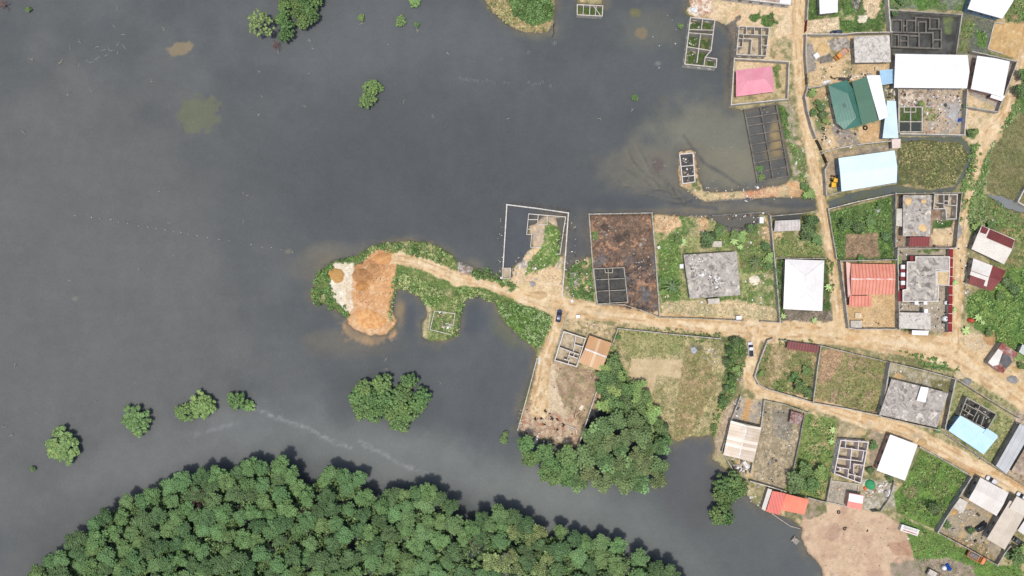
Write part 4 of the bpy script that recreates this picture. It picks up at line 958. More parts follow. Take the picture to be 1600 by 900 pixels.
# --- banana plants and palms
def frond_plant(name, label, cat, n, L, w, col, h, seed, trunk=.1, arch=.5):
    t = thing(name, label, cat); r = random.Random(seed); V = []; F = []; Cc = []
    for i in range(n):
        a = i * 6.283 / n + r.uniform(-.25, .25); l = L * r.uniform(.75, 1.1); tone = np.array(col) * r.uniform(.8, 1.25); seg = 6
        rise = r.uniform(.25, .7)
        for j in range(seg + 1):
            u = j / seg; rad = l * u; z = h + rise * math.sin(u * 2.2) * l * .4 - arch * l * u * u * .5
            ww = w * math.sin(math.pi * min(1, .12 + .86 * u)) * .5
            for sgn in (-1, 0, 1):
                V.append((rad * math.cos(a) - sgn * ww * math.sin(a), rad * math.sin(a) + sgn * ww * math.cos(a), z - abs(sgn) * ww * .5)); Cc.append(tone)
        o = len(V) - (seg + 1) * 3
        for j in range(seg):
            for c in (0, 1): F.append((o + j * 3 + c, o + j * 3 + 3 + c, o + j * 3 + 4 + c, o + j * 3 + 1 + c))
    np_mesh('leaves', V, F, desat(np.array(Cc), .35), LEAF, t)
    b = MB(); b.tube((0, 0, -.2), (0, 0, h + .05), trunk, trunk * .7, 7); b.build('stem', BARK, t, smooth=True)
    return t
ban = frond_plant('banana_plant', 'banana', 'banana plant', 9, 1.9, .6, C(150,190,74,1.3), 1.4, 5)
palm = frond_plant('palm_tree', 'palm', 'palm', 18, 3.0, .42, C(92,118,58,1.3), 2.6, 6, .16, .8)
BN = [(1147,376,9,'bright yellow green banana plant north of the stained slab house'),(1157,386,6,'small banana plant beside the brighter one north of the slab house'),(1068,378,8,'banana plant near the upper left corner of the slab house'),
 (1295,448,7,'banana plant between the white hipped roof and the north road'),(1273,500,6,'banana plant on the paved strip under the white hipped roof'),(1224,494,6,'banana plant at the gate left of the paved strip'),(1493,442,6,'plant growing out of the red topped wall by the east path'),(1493,484,5,'thin plant at the path side of the red topped wall'),
 (1529,496,8,'yellow green plant right of the orange tent'),(1510,516,9,'spreading plant left of the sand beside the east path'),(1536,504,5,'round leafed plant below the orange tent'),(970,613,8,'yellow crowned plant in the trees beside the walled yard'),(1302,672,7,'leafy plant at the top of the green plot next to the lane'),(1300,690,6,'small leafy plant beside the pink walled shell'),
 (944,620,7,'broad leaved plant at the outside of the yard wall')]
PL = [(1050,448,14,'dark palm low in the garden left of the stained slab house'),(1180,410,12,'grey green palm in the garden right of the slab house'),(1214,424,9,'palm squeezed between the garden wall and the white roof'),(1217,448,7,'small palm below the one by the white roof'),(942,600,9,'palm behind the tan roof beside the yard wall'),(945,585,7,'smaller palm right under the tan roof corner')]
for pr, lst, base, hc in ((ban, BN, 1.9, 1.6), (palm, PL, 3.0, 2.6)):
    for i, (x, y, r, lb) in enumerate(lst): place_tree(pr, USED, x, y, r, base, hc, i * 1.3, lb)

# --- undergrowth that nobody could count
def undergrowth(label, polys, dens, R, hmax, col, col2, k=12, ls=.42, seed=0, z0=.15):
    r = np.random.default_rng(seed); pts = []
    for p in polys:
        a = np.array(p); lo, hi = a.min(0), a.max(0); n = int((hi[0] - lo[0]) * (hi[1] - lo[1]) * S * S * dens)
        q = r.uniform(lo, hi, (n, 2)); ins = np.zeros(n, bool)
        nz = (fbm(q[:, 0] / 8, q[:, 1] / 8, 5) - .5) * 5; qx, qy = q[:, 0] + nz, q[:, 1] - nz
        for i in range(len(p)):
            (ax, ay), (bx, by) = p[i], p[i - 1]
            if ay != by: ins ^= ((ay > qy) != (by > qy)) & (qx < (bx - ax) * (qy - ay) / (by - ay) + ax)
        ins &= fbm(q[:, 0] / 14, q[:, 1] / 14, 9) > .36
        pts.append(q[ins])
    q = np.concatenate(pts); n = len(q)
    hh = hmax * (.35 + .9 * fbm(q[:, 0] / 10, q[:, 1] / 10, 3)) * r.uniform(.6, 1.1, n)
    c = np.stack([(q[:, 0] - 800) * S, (450 - q[:, 1]) * S, z0 + hh * .4], 1)
    t = fbm(q[:, 0] / 12, q[:, 1] / 12, 21)[:, None]; t = sstep(.35, .65, t)
    base = np.array(col) * (1 - t) + np.array(col2) * t; base = base * r.normal(1, .16, (n, 1)).clip(.5, 1.6)
    d = r.normal(0, 1, (n, k, 3)); d[..., 2] = np.abs(d[..., 2]); d /= np.linalg.norm(d, axis=2)[..., None]
    rad = (R * r.uniform(.6, 1.2, n))[:, None, None]
    ctr = c[:, None] + d * rad * np.stack([np.ones(n), np.ones(n), hh / R * .6], -1)[:, None]
    V = leaf_quads(ctr.reshape(-1, 3), d.reshape(-1, 3), ls, r, 1.6, .35)
    Cc = np.repeat((base[:, None] * r.normal(1, .15, (n, k, 1)).clip(.4, 1.7)).reshape(-1, 3), 4, 0)
    o = np_mesh('undergrowth', V, np.arange(len(V)).reshape(-1, 4), (desat(Cc.clip(.002, .8), .3) * np.array([1.1, 1.12, .9])), BUSH)
    tag(o, label, 'undergrowth', kind='stuff'); return len(V)
G1, G2, G3 = C(104,142,66,1.4), C(84,122,58,1.35), C(150,164,100,1.3)
nv = 0
nv += undergrowth('low green bushes fringing the western sand tip of the road', [[(482,462),(500,420),(522,408),(552,402),(548,412),(522,414),(518,436),(514,452),(524,470),(520,484),(500,478)],[(496,446),(514,440),(526,462),(522,480),(500,474)],[(520,474),(540,478),(548,492),(540,498)]], 2.2, .5, 1.3, G1, G2, seed=1)
nv += undergrowth('bushes with dry straw tips on the north shore of the causeway road', [[(560,412),(562,396),(590,382),(632,376),(664,376),(700,394),(716,408),(712,422),(690,414),(660,404),(628,398),(590,390),(575,402)],[(738,424),(760,418),(792,436),(812,446),(800,454),(770,442),(740,434)]], 2.0, .5, 1.4, G2, G3, seed=2)
nv += undergrowth('bushes along the south shore of the causeway road', [[(618,424),(650,432),(668,442),(696,452),(690,470),(668,484),(662,470),(646,458),(632,452),(616,460),(612,500),(618,505),(608,500),(611,470),(614,440)],[(700,464),(726,446),(760,456),(780,474),(770,476),(752,464),(730,466),(720,490),(716,526),(704,524),(712,490)]], 2.0, .5, 1.2, G1, G3, seed=3)
nv += undergrowth('dense bush on the wedge of land west of the parked blue car', [[(776,472),(800,472),(830,482),(862,492),(858,516),(840,542),(812,526),(786,500)]], 2.4, .55, 1.8, G1, C(132,158,100,1.3), seed=4)
nv += undergrowth('weeds inside the flooded walled compound', [[(854,346),(868,356),(878,366),(876,396),(866,416),(846,424),(822,432),(826,410),(848,384)]], 1.1, .4, .7, G1, G3, k=9, seed=5)
nv += undergrowth('weeds by the path left of the brown burnt yard', [[(886,420),(904,410),(922,404),(930,472),(900,468),(888,446)]], 1.3, .45, .9, G2, G1, seed=6)
nv += undergrowth('rank growth in the garden round the stained slab house', [[(1028,384),(1060,372),(1064,470),(1036,472)],[(1100,364),(1150,368),(1200,378),(1204,430),(1166,430),(1156,392),(1104,386)],[(1166,440),(1186,440),(1180,478),(1164,470)]], .9, .4, .8, G1, C(118,150,64,1.3), seed=7)
nv += undergrowth('scrub on the plot of the small grey shed', [[(1212,372),(1262,370),(1284,382),(1286,402),(1212,402)]], 1.3, .4, .8, C(136,146,80,1.3), G1, seed=8)
nv += undergrowth('tangled weeds on the overgrown plot north of the salmon roof', [[(1296,332),(1392,310),(1395,404),(1376,404),(1374,362),(1318,364),(1318,404),(1306,404)]], 1.5, .5, 1.0, G1, G2, seed=9)
nv += undergrowth('green strip between the marsh and the east path', [[(1518,226),(1530,224),(1534,240),(1514,300),(1500,344),(1492,370),(1498,305),(1510,262)]], 1.7, .5, 1.1, G1, C(140,150,96,1.3), seed=10)
nv += undergrowth('green verge on the far side of the east path', [[(1598,150),(1584,190),(1558,212),(1546,250),(1538,300),(1542,350),(1520,366),(1510,340),(1520,290),(1536,250),(1558,208),(1590,150)]], 1.7, .5, 1.1, G1, C(150,166,116,1.3), seed=11)
nv += undergrowth('thick weeds in the east plot between hut and rusty hut', [[(1510,462),(1540,452),(1575,424),(1640,410),(1640,580),(1594,556),(1560,540),(1530,512),(1508,490)]], 1.2, .5, .9, G1, C(128,160,72,1.3), seed=12)
nv += undergrowth('thick weeds filling the large green plot south of the lane', [[(1436,704),(1512,746),(1466,826),(1404,800),(1400,770),(1416,752)]], 1.2, .5, .8, G1, C(126,138,74,1.3), seed=13)
nv += undergrowth('grass and weeds beside the bare fill in the bottom right', [[(1404,806),(1466,834),(1556,884),(1530,884),(1480,868),(1434,876),(1416,832)],[(1560,880),(1640,850),(1640,930),(1540,920)]], 1.0, .4, .5, G1, C(130,140,80,1.3), seed=14)
nv += undergrowth('hedge growth along the east side of the dry field', [[(1130,530),(1160,522),(1168,540),(1160,580),(1146,612),(1124,650),(1116,680),(1106,676),(1124,620),(1134,580)]], 1.6, .5, 1.2, G2, G1, seed=15)
nv += undergrowth('green margin of the dry field behind the tan roof', [[(958,520),(972,520),(962,552),(990,600),(1016,620),(1024,660),(1000,640),(950,600),(950,560)]], 1.6, .5, 1.2, G1, G2, seed=16)
nv += undergrowth('low weeds following the wall on the north side of the dry field', [[(962,510),(1126,528),(1124,538),(962,520)],[(1010,510),(1126,520),(1124,527),(1010,516)]], 1.8, .35, .5, G2, C(130,140,84,1.3), seed=17)
nv += undergrowth('scrub inside the plot with the curved wall', [[(1240,568),(1268,560),(1266,626),(1220,612),(1200,602),(1220,590)],[(1212,528),(1274,532),(1272,536),(1216,540)],[(1184,570),(1196,540),(1206,536),(1192,590)]], 1.2, .45, .8, C(112,128,66,1.3), G1, seed=18)
nv += undergrowth('dry scrub on the plot east of the dark red shed roof', [[(1340,560),(1386,568),(1374,644),(1300,632),(1310,600)]], .8, .4, .5, C(142,146,84,1.3), C(112,130,66,1.3), seed=19)
nv += undergrowth('bushes on the green plot above the orange roofs', [[(1236,730),(1260,690),(1300,700),(1296,745),(1288,780),(1226,766)],[(1262,650),(1304,656),(1300,690),(1262,680)]], 1.3, .5, 1.0, G1, C(120,150,70,1.3), seed=20)
nv += undergrowth('green verge below the main road beside the plot wall', [[(1404,548),(1460,558),(1500,574),(1496,586),(1440,572)]], 1.6, .4, .8, G1, G2, seed=21)
nv += undergrowth('bushes and straw on the little island at the top edge', [[(788,-40),(862,-40),(864,30),(836,42),(802,26)]], 2.2, .55, 1.8, C(96,134,72,1.4), G2, seed=22)
nv += undergrowth('straw coloured margin of the little island at the top edge', [[(764,-30),(790,-30),(800,24),(836,42),(860,40),(852,50),(820,50),(790,36),(762,14)]], 2.0, .45, .8, C(176,164,110,1.2), C(130,136,84,1.2), seed=23)
nv += undergrowth('reeds covering the brown marsh pool', [[(1404,224),(1440,220),(1500,226),(1510,242),(1502,266),(1486,290),(1450,296),(1410,286)]], 3.0, .35, .3, C(160,148,98,1.3), C(142,142,86,1.3), k=9, ls=.3, seed=24, z0=.3)
nv += undergrowth('weeds on the swampy ground at the top right', [[(1430,-40),(1466,-40),(1464,12),(1434,12)],[(1500,28),(1520,34),(1514,78),(1500,80)],[(1524,50),(1542,52),(1536,76)],[(1394,-40),(1420,-40),(1414,10),(1392,12)],[(1576,-40),(1640,-40),(1640,40),(1572,32)]], 1.4, .45, .7, G1, G2, seed=25)
nv += undergrowth('weeds round the huts by the east path', [[(1540,300),(1580,330),(1640,350),(1640,400),(1590,410),(1588,380),(1550,350),(1530,330)]], .9, .45, .7, C(118,132,74,1.3), G1, seed=26)
nv += undergrowth('weeds between the flooded grid and the north road', [[(1216,168),(1228,168),(1234,215),(1226,218)],[(1230,222),(1254,236),(1262,300),(1252,308),(1246,262)],[(1252,296),(1270,296),(1270,312),(1252,312)]], 1.4, .45, .8, G1, G2, seed=27)
nv += undergrowth('grass at the first house plots beside the north road', [[(1262,-30),(1280,-30),(1282,28),(1262,28)],[(1310,0),(1345,0),(1350,36),(1380,38),(1384,48),(1312,48)]], .7, .35, .4, G2, G1, seed=28)
nv += undergrowth('weeds growing on the small foundation island south of the causeway', [[(692,480),(716,474),(712,524),(680,530),(676,500)]], 1.0, .4, .6, G2, G3, seed=29)
nv += undergrowth('bushes along the lower walls of the plots by the lane', [[(1208,404),(1224,404),(1222,500),(1214,500)],[(1290,404),(1300,410),(1304,470),(1296,470)]], 1.2, .45, .9, G2, G1, seed=30)
nv += undergrowth('weeds on the yard of the skyblue roof', [[(1494,600),(1540,636),(1598,668),(1560,722),(1540,716),(1566,676),(1500,620)],[(1478,676),(1536,714),(1550,728),(1474,680)]], .8, .35, .4, C(120,140,74,1.3), DRY, seed=31)
nv += undergrowth('patches of scrub over the large dry field', [[(966,514),(1120,534),(1120,600),(1100,680),(1050,684),(1030,640),(1074,600),(1076,556),(1000,550)]], .5, .35, .35, C(132,138,80,1.3), C(176,166,112,1.2), seed=32)
fp = [(60,898),(100,862),(160,815),(200,784),(275,756),(320,736),(400,728),(440,730),(480,756),(520,742),(552,748),(596,780),(640,772),(680,770),(706,796),(735,822),(800,812),(836,828),(900,842),(950,850),(1000,872),(1060,904),(1080,958),(0,958)]
undergrowth('shaded understorey leaves beneath the crowns of the south bank forest', [fp], 1.5, .8, 2.0, C(92,122,64,1.6), C(84,112,62,1.5), k=14, ls=.5, seed=40, z0=3.6)
print('undergrowth verts', nv)
# ------------------------------------------------------------------ walls, shells and houses
CONC = mat('aged_concrete', C(194,188,178), C(166,160,150), scale=.5, c3=C(140,132,124), t3=.6, s3=.5, fine=2.5, fa=.18)
CONC_L = mat('pale_block', C(214,207,194), C(190,182,168), scale=.5, c3=C(178,168,154), t3=.62, s3=.4, fine=2.5)
CONC_W = mat('fresh_block', C(232,226,218), C(212,205,196), scale=.5, fine=2.5, fa=.1)
CONC_D = mat('dark_wet_block', C(150,148,142), C(124,122,116), scale=.5, c3=C(98,96,92), t3=.58, s3=.4, fine=2.5)
BEAM = mat('dark_beam', C(126,120,112), C(100,95,88), scale=.6, fine=2.5)
CONC_M = mat('mossy_block', C(184,178,164), C(156,150,136), scale=.4, c3=C(124,122,102), t3=.58, s3=.4, fine=2.5)
GLASS = mat('dark_glass', C(44,48,52), C(58,60,62), rough=.2, spec=.5, fa=.05)
DOORM = mat('door_brown', C(96,66,48), C(74,52,40))
WFRAME = mat('window_frame', C(200,196,190), C(180,176,168), fa=.05)
REDP = mat('red_paint', C(150,44,44), C(128,38,40), scale=1.0, fa=.1)
STEEL = mat('grey_steel', C(120,116,118), C(98,94,96), rough=.5, metal=.3)
DARKST = mat('dark_steel', C(64,52,50), C(48,42,42), rough=.6)

PILL = {}
def pillar_mesh(h, m):
    k = (round(h, 2), m.name)
    if k not in PILL:
        b = MB(); b.box(0, 0, 0, h + .12, .36, .36); b.box(0, 0, h + .121, h + .18, .42, .42)
        o = b.build('pillar', m); PILL[k] = o.data; bpy.data.objects.remove(o)
    return PILL[k]
def wall(label, pts, h=2.2, t=.22, m=None, closed=False, pillars=3.2, name='boundary_wall', cat='wall', group=None, base=G0, cap=True):
    m = m or CONC; w = [P(x, y, base + h * .5) for x, y in pts]
    t_ = thing(name, label, cat, (w[0][0], w[0][1], base), 0, group)
    b = MB(); b.strip(w, base - .7, base + h, t, closed); b.build('wall_panel', m, t_)
    if cap:
        b = MB(); rr = random.Random(len(label)); miss = .3 if m in (CONC_M, CONC_D) else .07
        q = w + ([w[0]] if closed else [])
        for (ax, ay), (bx, by) in zip(q[:-1], q[1:]):
            L = math.hypot(bx - ax, by - ay); k = max(1, int(L / 1.6))
            for i in range(k):
                gone = rr.random() < miss; u0, u1 = i / k, (i + 1) / k - .002; b.strip([(ax + (bx - ax) * u0, ay + (by - ay) * u0), (ax + (bx - ax) * u1, ay + (by - ay) * u1)], base + h + .003, base + h + (.012 if gone else .05 + rr.choice((0, 0, .02, .12))), t * .5 if gone else t + rr.uniform(.02, .1))
        if b.f: b.build('coping', m, t_)
    if pillars:
        me = pillar_mesh(h + .7, m); ps = w + ([w[0]] if closed else []); n = 0
        for (ax, ay), (bx, by) in zip(ps[:-1], ps[1:]):
            L = math.hypot(bx - ax, by - ay); k = max(1, int(L / pillars)); a = math.atan2(by - ay, bx - ax)
            for i in range(k + (1 if n == len(ps) - 2 and not closed else 0)):
                u = i / k; o = bpy.data.objects.new('pillar', me); link(o, t_); KIDS.setdefault(t_.name, []).append(o)
                o.location = (ax + (bx - ax) * u - w[0][0], ay + (by - ay) * u - w[0][1], -.7); o.rotation_euler = (0, 0, a)
            n += 1
    return t_
def gate(label, p, q, m, h=2.1, base=G0):
    a, b_ = P(*p, base + h * .5), P(*q, base + h * .5); t_ = thing('gate', label, 'gate', (*a, base))
    b = MB(); b.strip([a, b_], base + .12, base + h, .08); b.build('gate_leaf', m, t_)
    L = math.hypot(b_[0] - a[0], b_[1] - a[1]); an = math.atan2(b_[1] - a[1], b_[0] - a[0])
    for u in (0.02, .5, .98):
        b = MB(); b.box(a[0] + (b_[0] - a[0]) * u, a[1] + (b_[1] - a[1]) * u, base + .05, base + h + .1, .14, .18, an); b.build('gate_post', DARKST, t_)
    return t_

def shell(label, outer, inner, h=2.9, t=.24, m=None, floor=None, closed=True, name='unfinished_house', cat='unfinished house', base=G0, slab=True, openings=True):
    """roofless block walls; outer polyline and inner partition lines, photo pixels at wall-top height"""
    m = m or CONC_L; z1 = base + h; w = [P(x, y, z1) for x, y in outer]
    t_ = thing(name, label, cat, (w[0][0], w[0][1], base))
    if openings and h > 2:
        # outer walls with window openings: sill band, lintel band, piers between
        sill, lint = MB(), MB(); ps = w + ([w[0]] if closed else [])
        sill.strip(w, base - .5, base + .95, t, closed); lint.strip(w, base + 2.15, z1, t, closed)
        pr = MB(); pr.strip(w, base + .952, base + 2.148, t * .55, closed) if False else None
        for (ax, ay), (bx, by) in zip(ps[:-1], ps[1:]):
            L = math.hypot(bx - ax, by - ay); an = math.atan2(by - ay, bx - ax); k = max(1, int(L / 3.3)); gap = 1.3 if L > 2.4 else 0
            seg = L / k; pos = 0
            for i in range(k):
                s0, s1 = i * seg, (i + 1) * seg; cuts = [(s0, (s0 + s1) / 2 - gap / 2), ((s0 + s1) / 2 + gap / 2, s1)] if gap else [(s0, s1)]
                for c0, c1 in cuts:
                    u = (c0 + c1) / 2 / L; pr.box(ax + (bx - ax) * u, ay + (by - ay) * u, base + .93, base + 2.17, c1 - c0 - .01, t * .96, an)
        sill.add(pr.v, pr.f); sill.add(lint.v, lint.f); sill.build('outer_wall', m, t_)
    else:
        b = MB(); b.strip(w, base - .6, z1, t, closed); b.build('outer_wall', m, t_)
    if inner:
        b = MB()
        for i, ln in enumerate(inner):
            q = [P(x, y, z1) for x, y in ln]; b.strip(q, base - .4, z1 - .012 - .004 * (i % 9), t * .8)
        b.build('partition_wall', m, t_)
    if floor:
        b = MB(); b.prism([P(x, y, base) for x, y in (P2 for P2 in outer)] if False else w, base - .35, base + .06); b.build('floor_slab', floor, t_)
    return t_

_win = {}
def win_parts(door=False):
    if door not in _win:
        b = MB()
        if door: b.box(0, 0, 0, 2.1, 1.0, .10); f = b.build('door', DOORM); b = MB(); b.box(.36, -.055, .95, 1.05, .05, .05); b.box(0, 0, 2.1, 2.2, 1.16, .12); p = b.build('door_frame', WFRAME)
        else:
            b.box(0, 0, 1.0, 1.08, 1.3, .16); b.box(0, 0, 2.02, 2.1, 1.3, .12); b.box(-.6, 0, 1.08, 2.02, .08, .12); b.box(.6, 0, 1.08, 2.02, .08, .12); b.box(0, 0, 1.08, 2.02, .05, .1); f = b.build('window', WFRAME)
            b = MB(); b.box(0, 0, 1.081, 2.019, 1.12, .07); p = b.build('pane', GLASS)
        _win[door] = (f.data, p.data); bpy.data.objects.remove(f); bpy.data.objects.remove(p)
    return _win[door]
def poly_area(p): return sum(p[i][0] * p[(i + 1) % len(p)][1] - p[(i + 1) % len(p)][0] * p[i][1] for i in range(len(p))) / 2
def inset(pts, d):
    n = len(pts); s = 1 if poly_area(pts) > 0 else -1; out = []
    for i in range(n):
        p, a, b = pts[i], pts[i - 1], pts[(i + 1) % n]
        d1 = (p[0] - a[0], p[1] - a[1]); d2 = (b[0] - p[0], b[1] - p[1]); l1 = math.hypot(*d1); l2 = math.hypot(*d2)
        n1 = (-d1[1] / l1 * s, d1[0] / l1 * s); n2 = (-d2[1] / l2 * s, d2[0] / l2 * s)
        k = d / max(.35, 1 + n1[0] * n2[0] + n1[1] * n2[1]); out.append((p[0] + (n1[0] + n2[0]) * k, p[1] + (n1[1] + n2[1]) * k))
    return out
def add_walls(t_, outline, base, top, wm, over=.5, windows=True, wn='wall'):
    w = inset(outline, over); b = MB(); b.prism(w, base - .4, top); b.build(wn, wm, t_)
    if not windows: return
    s = 1 if poly_area(w) > 0 else -1; n = len(w); dn = False; storeys = max(1, int((top - base) / 2.7))
    for i in range(n):
        (ax, ay), (bx, by) = w[i], w[(i + 1) % n]
        if s < 0: (ax, ay), (bx, by) = (bx, by), (ax, ay)
        L = math.hypot(bx - ax, by - ay)
        if L < 2.5: continue
        a = math.atan2(by - ay, bx - ax); k = int(L / 3.4) or 1
        for j in range(k):
            u = (j + .5) / k; dr = (not dn and L > 5 and j == k // 2)
            for st in range(storeys):
                d_ = dr and st == 0; fm, pm = win_parts(d_)
                o = bpy.data.objects.new('door' if d_ else 'window', fm); link(o, t_); KIDS.setdefault(t_.name, []).append(o)
                o.location = (ax + (bx - ax) * u - t_.location[0], ay + (by - ay) * u - t_.location[1], base + .02 + st * 2.8 - t_.location[2]); o.rotation_euler = (0, 0, a)
                p = bpy.data.objects.new('door_frame' if d_ else 'pane', pm); link(p, o); KIDS.setdefault(o.name, []).append(p)
            if dr: dn = True
def roof_mat(c, c2=None, ang=0.0, seam=.95, rough=.45, **k):
    k.setdefault('seamk', .3); k.setdefault('scale', .25); k.setdefault('fa', .06); k.setdefault('bump', .25)
    return mat('metal_roof', c, c2 or tuple(v * .9 for v in c), ang=ang, seam=seam, rough=rough, spec=.35, **k)
WALLC = mat('rendered_wall', C(196,190,178), C(170,162,148), scale=.4, fa=.12)
WALLP = mat('pink_wall', C(214,176,160), C(196,156,140), scale=.4)
WALLB = mat('blue_wall', C(140,164,184), C(116,142,166), scale=.4)
def house(label, cs, roof='gable', axis=0, eave=3.0, rise=1.1, rm=None, wm=None, over=.5, cap=None, name='house', cat='house', windows=True, base=G0, hipf=.35, ridge=None, th=.10, walls=True):
    """cs = roof corners NW, NE, SE, SW in photo pixels at eave height"""
    ze = base + eave; w = [P(x, y, ze) for x, y in cs]; zr = ze + rise
    cx = sum(p[0] for p in w) / len(w); cy = sum(p[1] for p in w) / len(w)
    t_ = thing(name, label, cat, (cx, cy, base))
    if walls: add_walls(t_, w, base, ze - .02, wm or WALLC, over, windows)
    else:
        b = MB()
        for x, y in inset(w, .3): b.box(x, y, base - .3, ze - .02, .14, .14)
        b.build('post', DARKST, t_)
    nw, ne, se, sw = w[:4]; mid = lambda a, b_, u=.5: (a[0] + (b_[0] - a[0]) * u, a[1] + (b_[1] - a[1]) * u)
    b = MB(); V = [(*p, ze) for p in w] + [(*p, ze - th) for p in w]; F = []
    if roof in ('gable', 'hip'):
        if axis == 0: r0, r1 = mid(nw, sw), mid(ne, se)
        else: r0, r1 = mid(nw, ne), mid(sw, se)
        if roof == 'hip': r0, r1 = mid(r0, r1, hipf), mid(r1, r0, hipf)
        if ridge: r0, r1 = P(*ridge[0], zr), P(*ridge[1], zr)
        V += [(*r0, zr), (*r1, zr)]
        if axis == 0: F = [(0, 8, 9, 1), (2, 9, 8, 3), (3, 8, 0), (1, 9, 2)]
        else: F = [(0, 3, 9, 8), (1, 8, 9, 2), (0, 8, 1), (2, 9, 3)]
        F = [f[::-1] if False else f for f in F]
    elif roof == 'mono':
        hi = {'N': (0, 1), 'S': (2, 3), 'E': (1, 2), 'W': (0, 3)}[axis if isinstance(axis, str) else 'N']
        for i in hi: V[i] = (V[i][0], V[i][1], ze + rise)
        F = [(0, 3, 2, 1)]
    n = 4
    F += [(i, n + i, n + (i + 1) % n, (i + 1) % n) for i in range(n)] + [(4, 5, 6, 7)]
    b.add(V, F)
    o = b.build('roof', rm or roof_mat(C(235,235,235)), t_)
    fix_normals(o)
    if cap and roof in ('gable', 'hip'):
        b = MB(); p, q = V[8], V[9]; L = math.hypot(q[0] - p[0], q[1] - p[1]); an = math.atan2(q[1] - p[1], q[0] - p[0])
        b.box((p[0] + q[0]) / 2, (p[1] + q[1]) / 2, zr - .03, zr + .05, L, .5 if cap is not True else .4, an)
        if roof == 'hip':
            for c in range(4):
                e = V[8] if (c in (0, 3)) == (axis == 0) or (axis == 1 and c in (0, 1)) else V[9]
                if axis == 1: e = V[8] if c in (0, 1) else V[9]
                b.tube(V[c], (e[0], e[1], zr), .1, .1, 5)
        b.build('ridge_cap', cap if cap is not True else rm, t_)
    return t_
import bmesh
def fix_normals(o):
    bm = bmesh.new(); bm.from_mesh(o.data); bmesh.ops.recalc_face_normals(bm, faces=bm.faces); bm.to_mesh(o.data); bm.free()
SLAB = mat('stained_slab', C(196,190,180), C(172,164,154), scale=.5, c3=C(124,116,110), t3=.52, s3=.3, d3=2.2, c4=C(222,212,194), t4=.42, s4=.5, fine=2.0, fa=.2, lo=.3, hi=.7)
SLAB_L = mat('pale_stained_slab', C(222,216,206), C(202,196,186), scale=.6, c3=C(166,158,152), t3=.51, s3=.4, d3=2.5, fine=2.0, fa=.15, lo=.3, hi=.7)
def slab_house(label, pts, eave=3.1, m=None, wm=None, over=.5, parapet=None, windows=True, base=G0, th=.22, name='slab_roof_house', cat='house', stubs=0):
    ze = base + eave; w = [P(x, y, ze + th) for x, y in pts]
    cx = sum(p[0] for p in w) / len(w); cy = sum(p[1] for p in w) / len(w)
    t_ = thing(name, label, cat, (cx, cy, base)); add_walls(t_, w, base, ze, wm or CONC, over, windows)
    b = MB(); b.prism(w, ze, ze + th); b.build('roof_slab', m or SLAB, t_)
    if parapet:
        b = MB(); b.strip(inset(w, .08), ze + th - .05, ze + th + .3, .34, True); b.build('parapet', parapet, t_)
    if stubs:
        b = MB()
        for x, y in inset(w, .6): 
            for dx in (-.08, .08): b.tube((x + dx, y, ze), (x + dx, y + .05, ze + th + .6), .02, .02, 4)
        b.build('rebar', DARKST, t_)
    return t_

def on_roof(label, px, py, z, sx, sy, sz, m, a=0., name='roof_box', cat='box'):
    x, y = P(px, py, z + sz); t_ = thing(name, label, cat, (x, y, z)); b = MB()
    b.box(x, y, z + .03, z + sz, sx, sy, a); b.build('casing', m, t_)
    b = MB(); b.box(x, y, z + sz + .003, z + sz + .04, sx * .96, sy * .96, a); b.build('lid', m, t_); return t_

def deg(p, q): return math.atan2(-(q[1] - p[1]), q[0] - p[0])
WHITE = lambda a, **k: roof_mat(C(250,250,250, 1.0), C(240,240,242), ang=a, seamk=.16, bump=.1, scale=.15, **k)
# ---- houses
house('small house with a hipped rose pink metal roof inside its own walled plot', [(1150,110),(1206,103),(1210,143),(1150,151)], 'hip', 0, 3.0, 2.5, roof_mat(C(246,170,182), C(240,156,170), ang=deg((1150,110),(1206,103)), seam=.8, seamk=.12, rough=.35), hipf=.34, ridge=[(1169,126),(1195,123)])
house('white roofed house at the top edge beside the first road gate', [(1279,-16),(1308,-18),(1309,19),(1281,22)], 'mono', 'N', 3.0, .5, WHITE(0))
house('white roofed house with blue fascia wall in the top right corner', [(1524,-24),(1592,-16),(1566,29),(1512,14)], 'gable', 0, 3.6, .7, WHITE(.3), WALLB)
house('widest plain white roof, hall north of the debris yard', [(1399,84),(1512,86),(1511,138),(1397,137)], 'gable', 0, 3.6, .9, WHITE(0), CONC, ridge=[(1398,111),(1515,112)])
house('white roofed house with a stepped corner right of the widest hall', [(1527,87),(1578,96),(1567,152),(1517,139)], 'gable', 1, 3.2, .5, WHITE(.2), WALLP)
house('small white lean-to roof at the corner of the stepped white house', [(1550,146),(1570,150),(1565,158),(1547,152)], 'mono', 'N', 2.8, .2, WHITE(.2), WALLP, windows=False)
gt = P3(1326,146,5.4)
